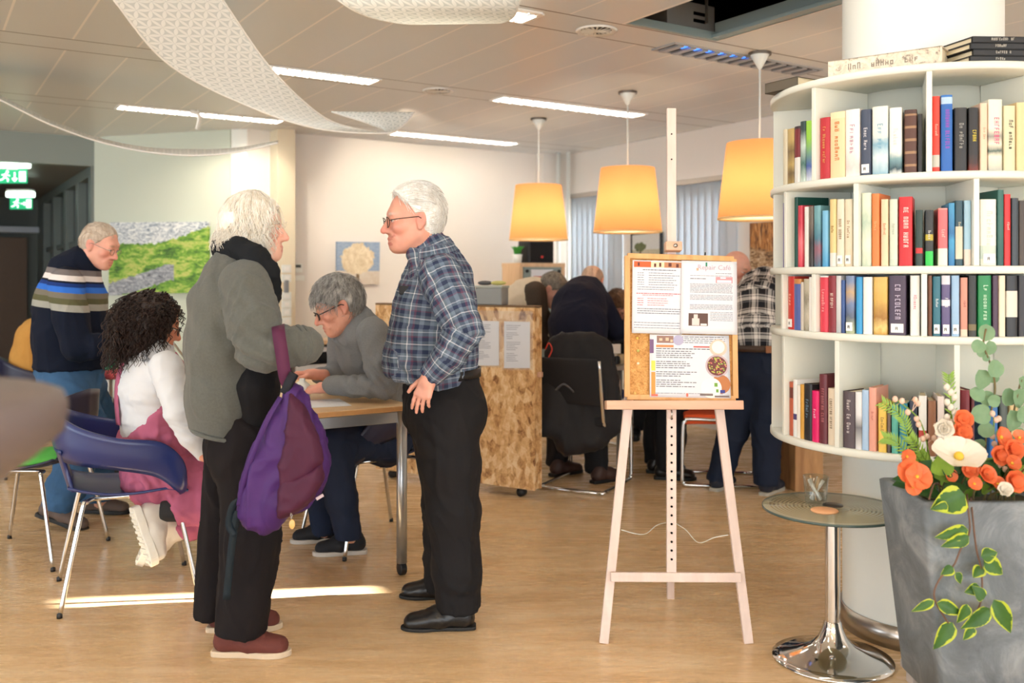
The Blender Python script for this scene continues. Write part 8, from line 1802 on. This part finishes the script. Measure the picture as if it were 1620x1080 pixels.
# person with brown hair leaning in from the far side
simple_person('brown-haired person in a dark coat bowed over the repair, half behind the board', (PX(1020, 7.9), 7.9, 0), (976, 484, 7.15), (.45, -.42, -.78), 1.0, q3(996, 476, 7.3), [(q3(1026, 590, 8.1), .15), (q3(1024, 535, 8.04), .155), (q3(1012, 494, 7.55), .145), (q3(1000, 474, 7.32), .085)], (1, .3, 0), cloth('black_coat_knit', (24, 24, 28), .1), 'dark_coat',
    [[(q3(996, 500, 7.2), .065), (q3(1004, 540, 7.0), .055), (q3(985, 533, 6.85), .038)], [(q3(1032, 500, 7.3), .065), (q3(1040, 540, 7.1), .055), (q3(1010, 540, 6.95), .038)]],
    [[(q3(1012, 610, 7.95), .11), (q3(1010, 660, 7.97), .085), (q3(1008, 700, 8.0), .065)], [(q3(1034, 610, 8.0), .11), (q3(1034, 660, 8.0), .085), (q3(1034, 702, 8.05), .065)]], M_bk, 'dark_trousers', [((PX(1006, 8.0), 8.0, 0), (-.2, -1, 0)), ((PX(1034, 8.05), 8.06, 0), (-.2, -1, 0))], M_leat, m_hair('brown_hair', (74, 52, 38), (120, 90, 66)), seed=58, hkw=dict(n=500))
# bald man behind the board
simple_person('bald man leaning to the right behind the notice board', (PX(1062, 6.42), 6.42, 0), (1166, 424, 6.65), (.62, -.62, -.40), 1.0, q3(1143, 452, 6.62), [(q3(1064, 600, 6.42), .16), (q3(1074, 550, 6.46), .165), (q3(1096, 500, 6.52), .155), (q3(1122, 470, 6.58), .12), (q3(1138, 456, 6.61), .075)], (-.5, .86, 0), cloth('charcoal_jumper', (40, 42, 48), .1), 'charcoal_jumper',
    [[(q3(1110, 490, 6.40), .07), (q3(1104, 545, 6.35), .058), (q3(1120, 562, 6.45), .04)], [(q3(1130, 480, 6.78), .07), (q3(1120, 540, 6.80), .058), (q3(1135, 556, 6.75), .04)]],
    [[(q3(1066, 610, 6.32), .12), (q3(1060, 690, 6.30), .10), (q3(1058, 760, 6.30), .085)], [(q3(1052, 610, 6.50), .12), (q3(1042, 690, 6.52), .098), (q3(1038, 750, 6.54), .08)]], M_bk, 'black_trousers', [((PX(1034, 6.3), 6.3, 0), (1, -.15, 0)), ((PX(1022, 6.5), 6.5, 0), (1, -.1, 0))], M_leat, None, h=.012, seed=60)
# man in the black and white check shirt, back to us
M_chk = plaid('black_white_check', [(0, (30, 30, 34)), (.34, (150, 150, 150)), (.40, (30, 30, 34)), (.48, (244, 242, 238)), (.70, (96, 96, 98)), (.78, (236, 234, 230)), (.86, (40, 40, 44))], [(0, (28, 28, 32)), (.36, (160, 160, 160)), (.44, (30, 30, 34)), (.52, (246, 244, 240)), (.76, (90, 90, 94)), (.84, (230, 228, 226)), (.92, (36, 36, 40))], .105)
M_dkj = cloth('indigo_jeans', (26, 34, 52), .22, .85, .2, 300, nscale=9)
hem = [(q3(1203, 549, 5.95), (0, 0, -1))]
pe, c, R = simple_person('man in black and white check shirt and dark jeans, back turned beside the bookcase', (PX(1195, 5.95), 5.95, 0), (1246, 440, 6.62), (.35, .80, -.55), 1.0, q3(1232, 450, 6.48), [(q3(1203, 566, 5.95), .140), (q3(1203, 520, 6.0), .155), (q3(1204, 480, 6.12), .158), (q3(1212, 456, 6.28), .135), (q3(1226, 444, 6.42), .085)], (1, .1, 0), M_chk, 'check_shirt',
    [[(q3(1186, 466, 6.25), .072), (q3(1180, 520, 6.42), .06), (q3(1196, 545, 6.68), .04)], [(q3(1250, 466, 6.25), .072), (q3(1262, 520, 6.42), .06), (q3(1250, 545, 6.68), .04)]],
    [[(q3(1222, 585, 5.92), .118), (q3(1214, 680, 5.88), .092), (q3(1212, 775, 5.86), .076)], [(q3(1184, 585, 6.0), .118), (q3(1160, 680, 6.0), .088), (q3(1136, 772, 5.98), .072)]], M_dkj, 'jeans',
    [((PX(1204, 5.84), 5.80, 0), (.62, .78, 0)), ((PX(1126, 5.96), 5.92, 0), (.62, .78, 0))], mat('navy_canvas_shoe', (34, 36, 48), .8), m_hair('thin_fair_hair', (180, 150, 120), (212, 186, 160)), h=.0105, k=1.22, uv=True, clip=hem, seed=62, sole=mat('grey_sole', (170, 164, 152), .6), hkw=dict(front=(.03, .07), th=.004, n=200, crown=False))
b = MB(); bc_ = q3(1203, 549, 5.95)
b.ribbon([bc_+Vector((.196*math.cos(a), .166*math.sin(a), 0)) for a in np.linspace(0, 6.283, 49)], Z3, .040, .005); bl_ = obj('belt', b, mat('dark_brown_belt', (62, 44, 34), .5), pe)
b = MB(); b.box(bc_+Vector((.030, -.172, -.002)), (.085, .008, .044), rz=.02); obj('leather_patch', b, mat('tan_leather_patch', (146, 92, 52), .55), bl_, bevel=.002)
b = MB()
for sx_ in (-.075, .075):
    b.ribbon(bez([q3(1203, 572, 5.95)+Vector((sx_-.05, -.146, 0)), q3(1203, 600, 5.93)+Vector((sx_-.048, -.150, 0)), q3(1203, 616, 5.92)+Vector((sx_, -.158, -.01)), q3(1203, 600, 5.93)+Vector((sx_+.048, -.146, 0)), q3(1203, 572, 5.95)+Vector((sx_+.05, -.140, 0))], 5), Vector((0, 1, 0)), .003, .003)
# ================================================================== LIGHT AND CAMERA
cam = bpy.data.cameras.new('camera'); co = bpy.data.objects.new('camera', cam); COL.objects.link(co)
co.location = (0, 0, HC); co.rotation_euler = (math.pi/2, 0, 0); cam.sensor_width = 36; cam.sensor_fit = 'HORIZONTAL'
cam.lens = F/1620*36; cam.shift_y = -(540-HY)/1620; cam.clip_start = .05; cam.clip_end = 100
cam.dof.use_dof = True; cam.dof.focus_distance = 3.65; cam.dof.aperture_fstop = 2.4
SC.camera = co
w = bpy.data.worlds.new('daylight'); SC.world = w; w.use_nodes = True
bg = w.node_tree.nodes['Background']; bg.inputs[0].default_value = (.86, .94, 1.0, 1); bg.inputs[1].default_value = WORLD
def lamp(name, typ, loc, e, col=(1, 1, 1), aim=None, **kw):
    l = bpy.data.lights.new(name, typ); l.energy = e; l.color = col
    for k, v in kw.items(): setattr(l, k, v)
    o = bpy.data.objects.new(name, l); COL.objects.link(o); o.location = loc
    if aim is not None: o.rotation_euler = (Vector(aim)-Vector(loc)).to_track_quat('-Z', 'Y').to_euler()
    return o
el = math.radians(18.4); az = Vector((.99, .127, 0)).normalized()
s = lamp('sun', 'SUN', (8, 5, 6), 55, (1, .96, .90), angle=math.radians(.6)); s.rotation_euler = (-(az*math.cos(el)+Vector((0, 0, math.sin(el))))).to_track_quat('-Z', 'Y').to_euler()
# ceiling wall-washers
for (px, py, d), aim, e in (((640, 180, 7.3), P(655, 330, 9.1), 55), ((392, 150, 7.6), P(394, 330, 8.5), 26), ((300, 150, 7.5), P(310, 370, 8.6), 14)):
    q = P(px, py, d); q.z = CEIL-.06
    lamp('wall_washer', 'SPOT', q, e, (1, .84, .66), aim, spot_size=math.radians(66), spot_blend=.6, shadow_soft_size=.04)
SC.view_settings.view_transform = 'Standard'; SC.view_settings.look = 'None'; SC.view_settings.gamma = 1; SC.view_settings.use_curve_mapping = False
SC.view_settings.exposure = EXPO
SC.cycles.max_bounces = 6; SC.cycles.diffuse_bounces = 4; SC.cycles.transparent_max_bounces = 12
SC.cycles.sample_clamp_indirect = 6; SC.cycles.use_denoising = True
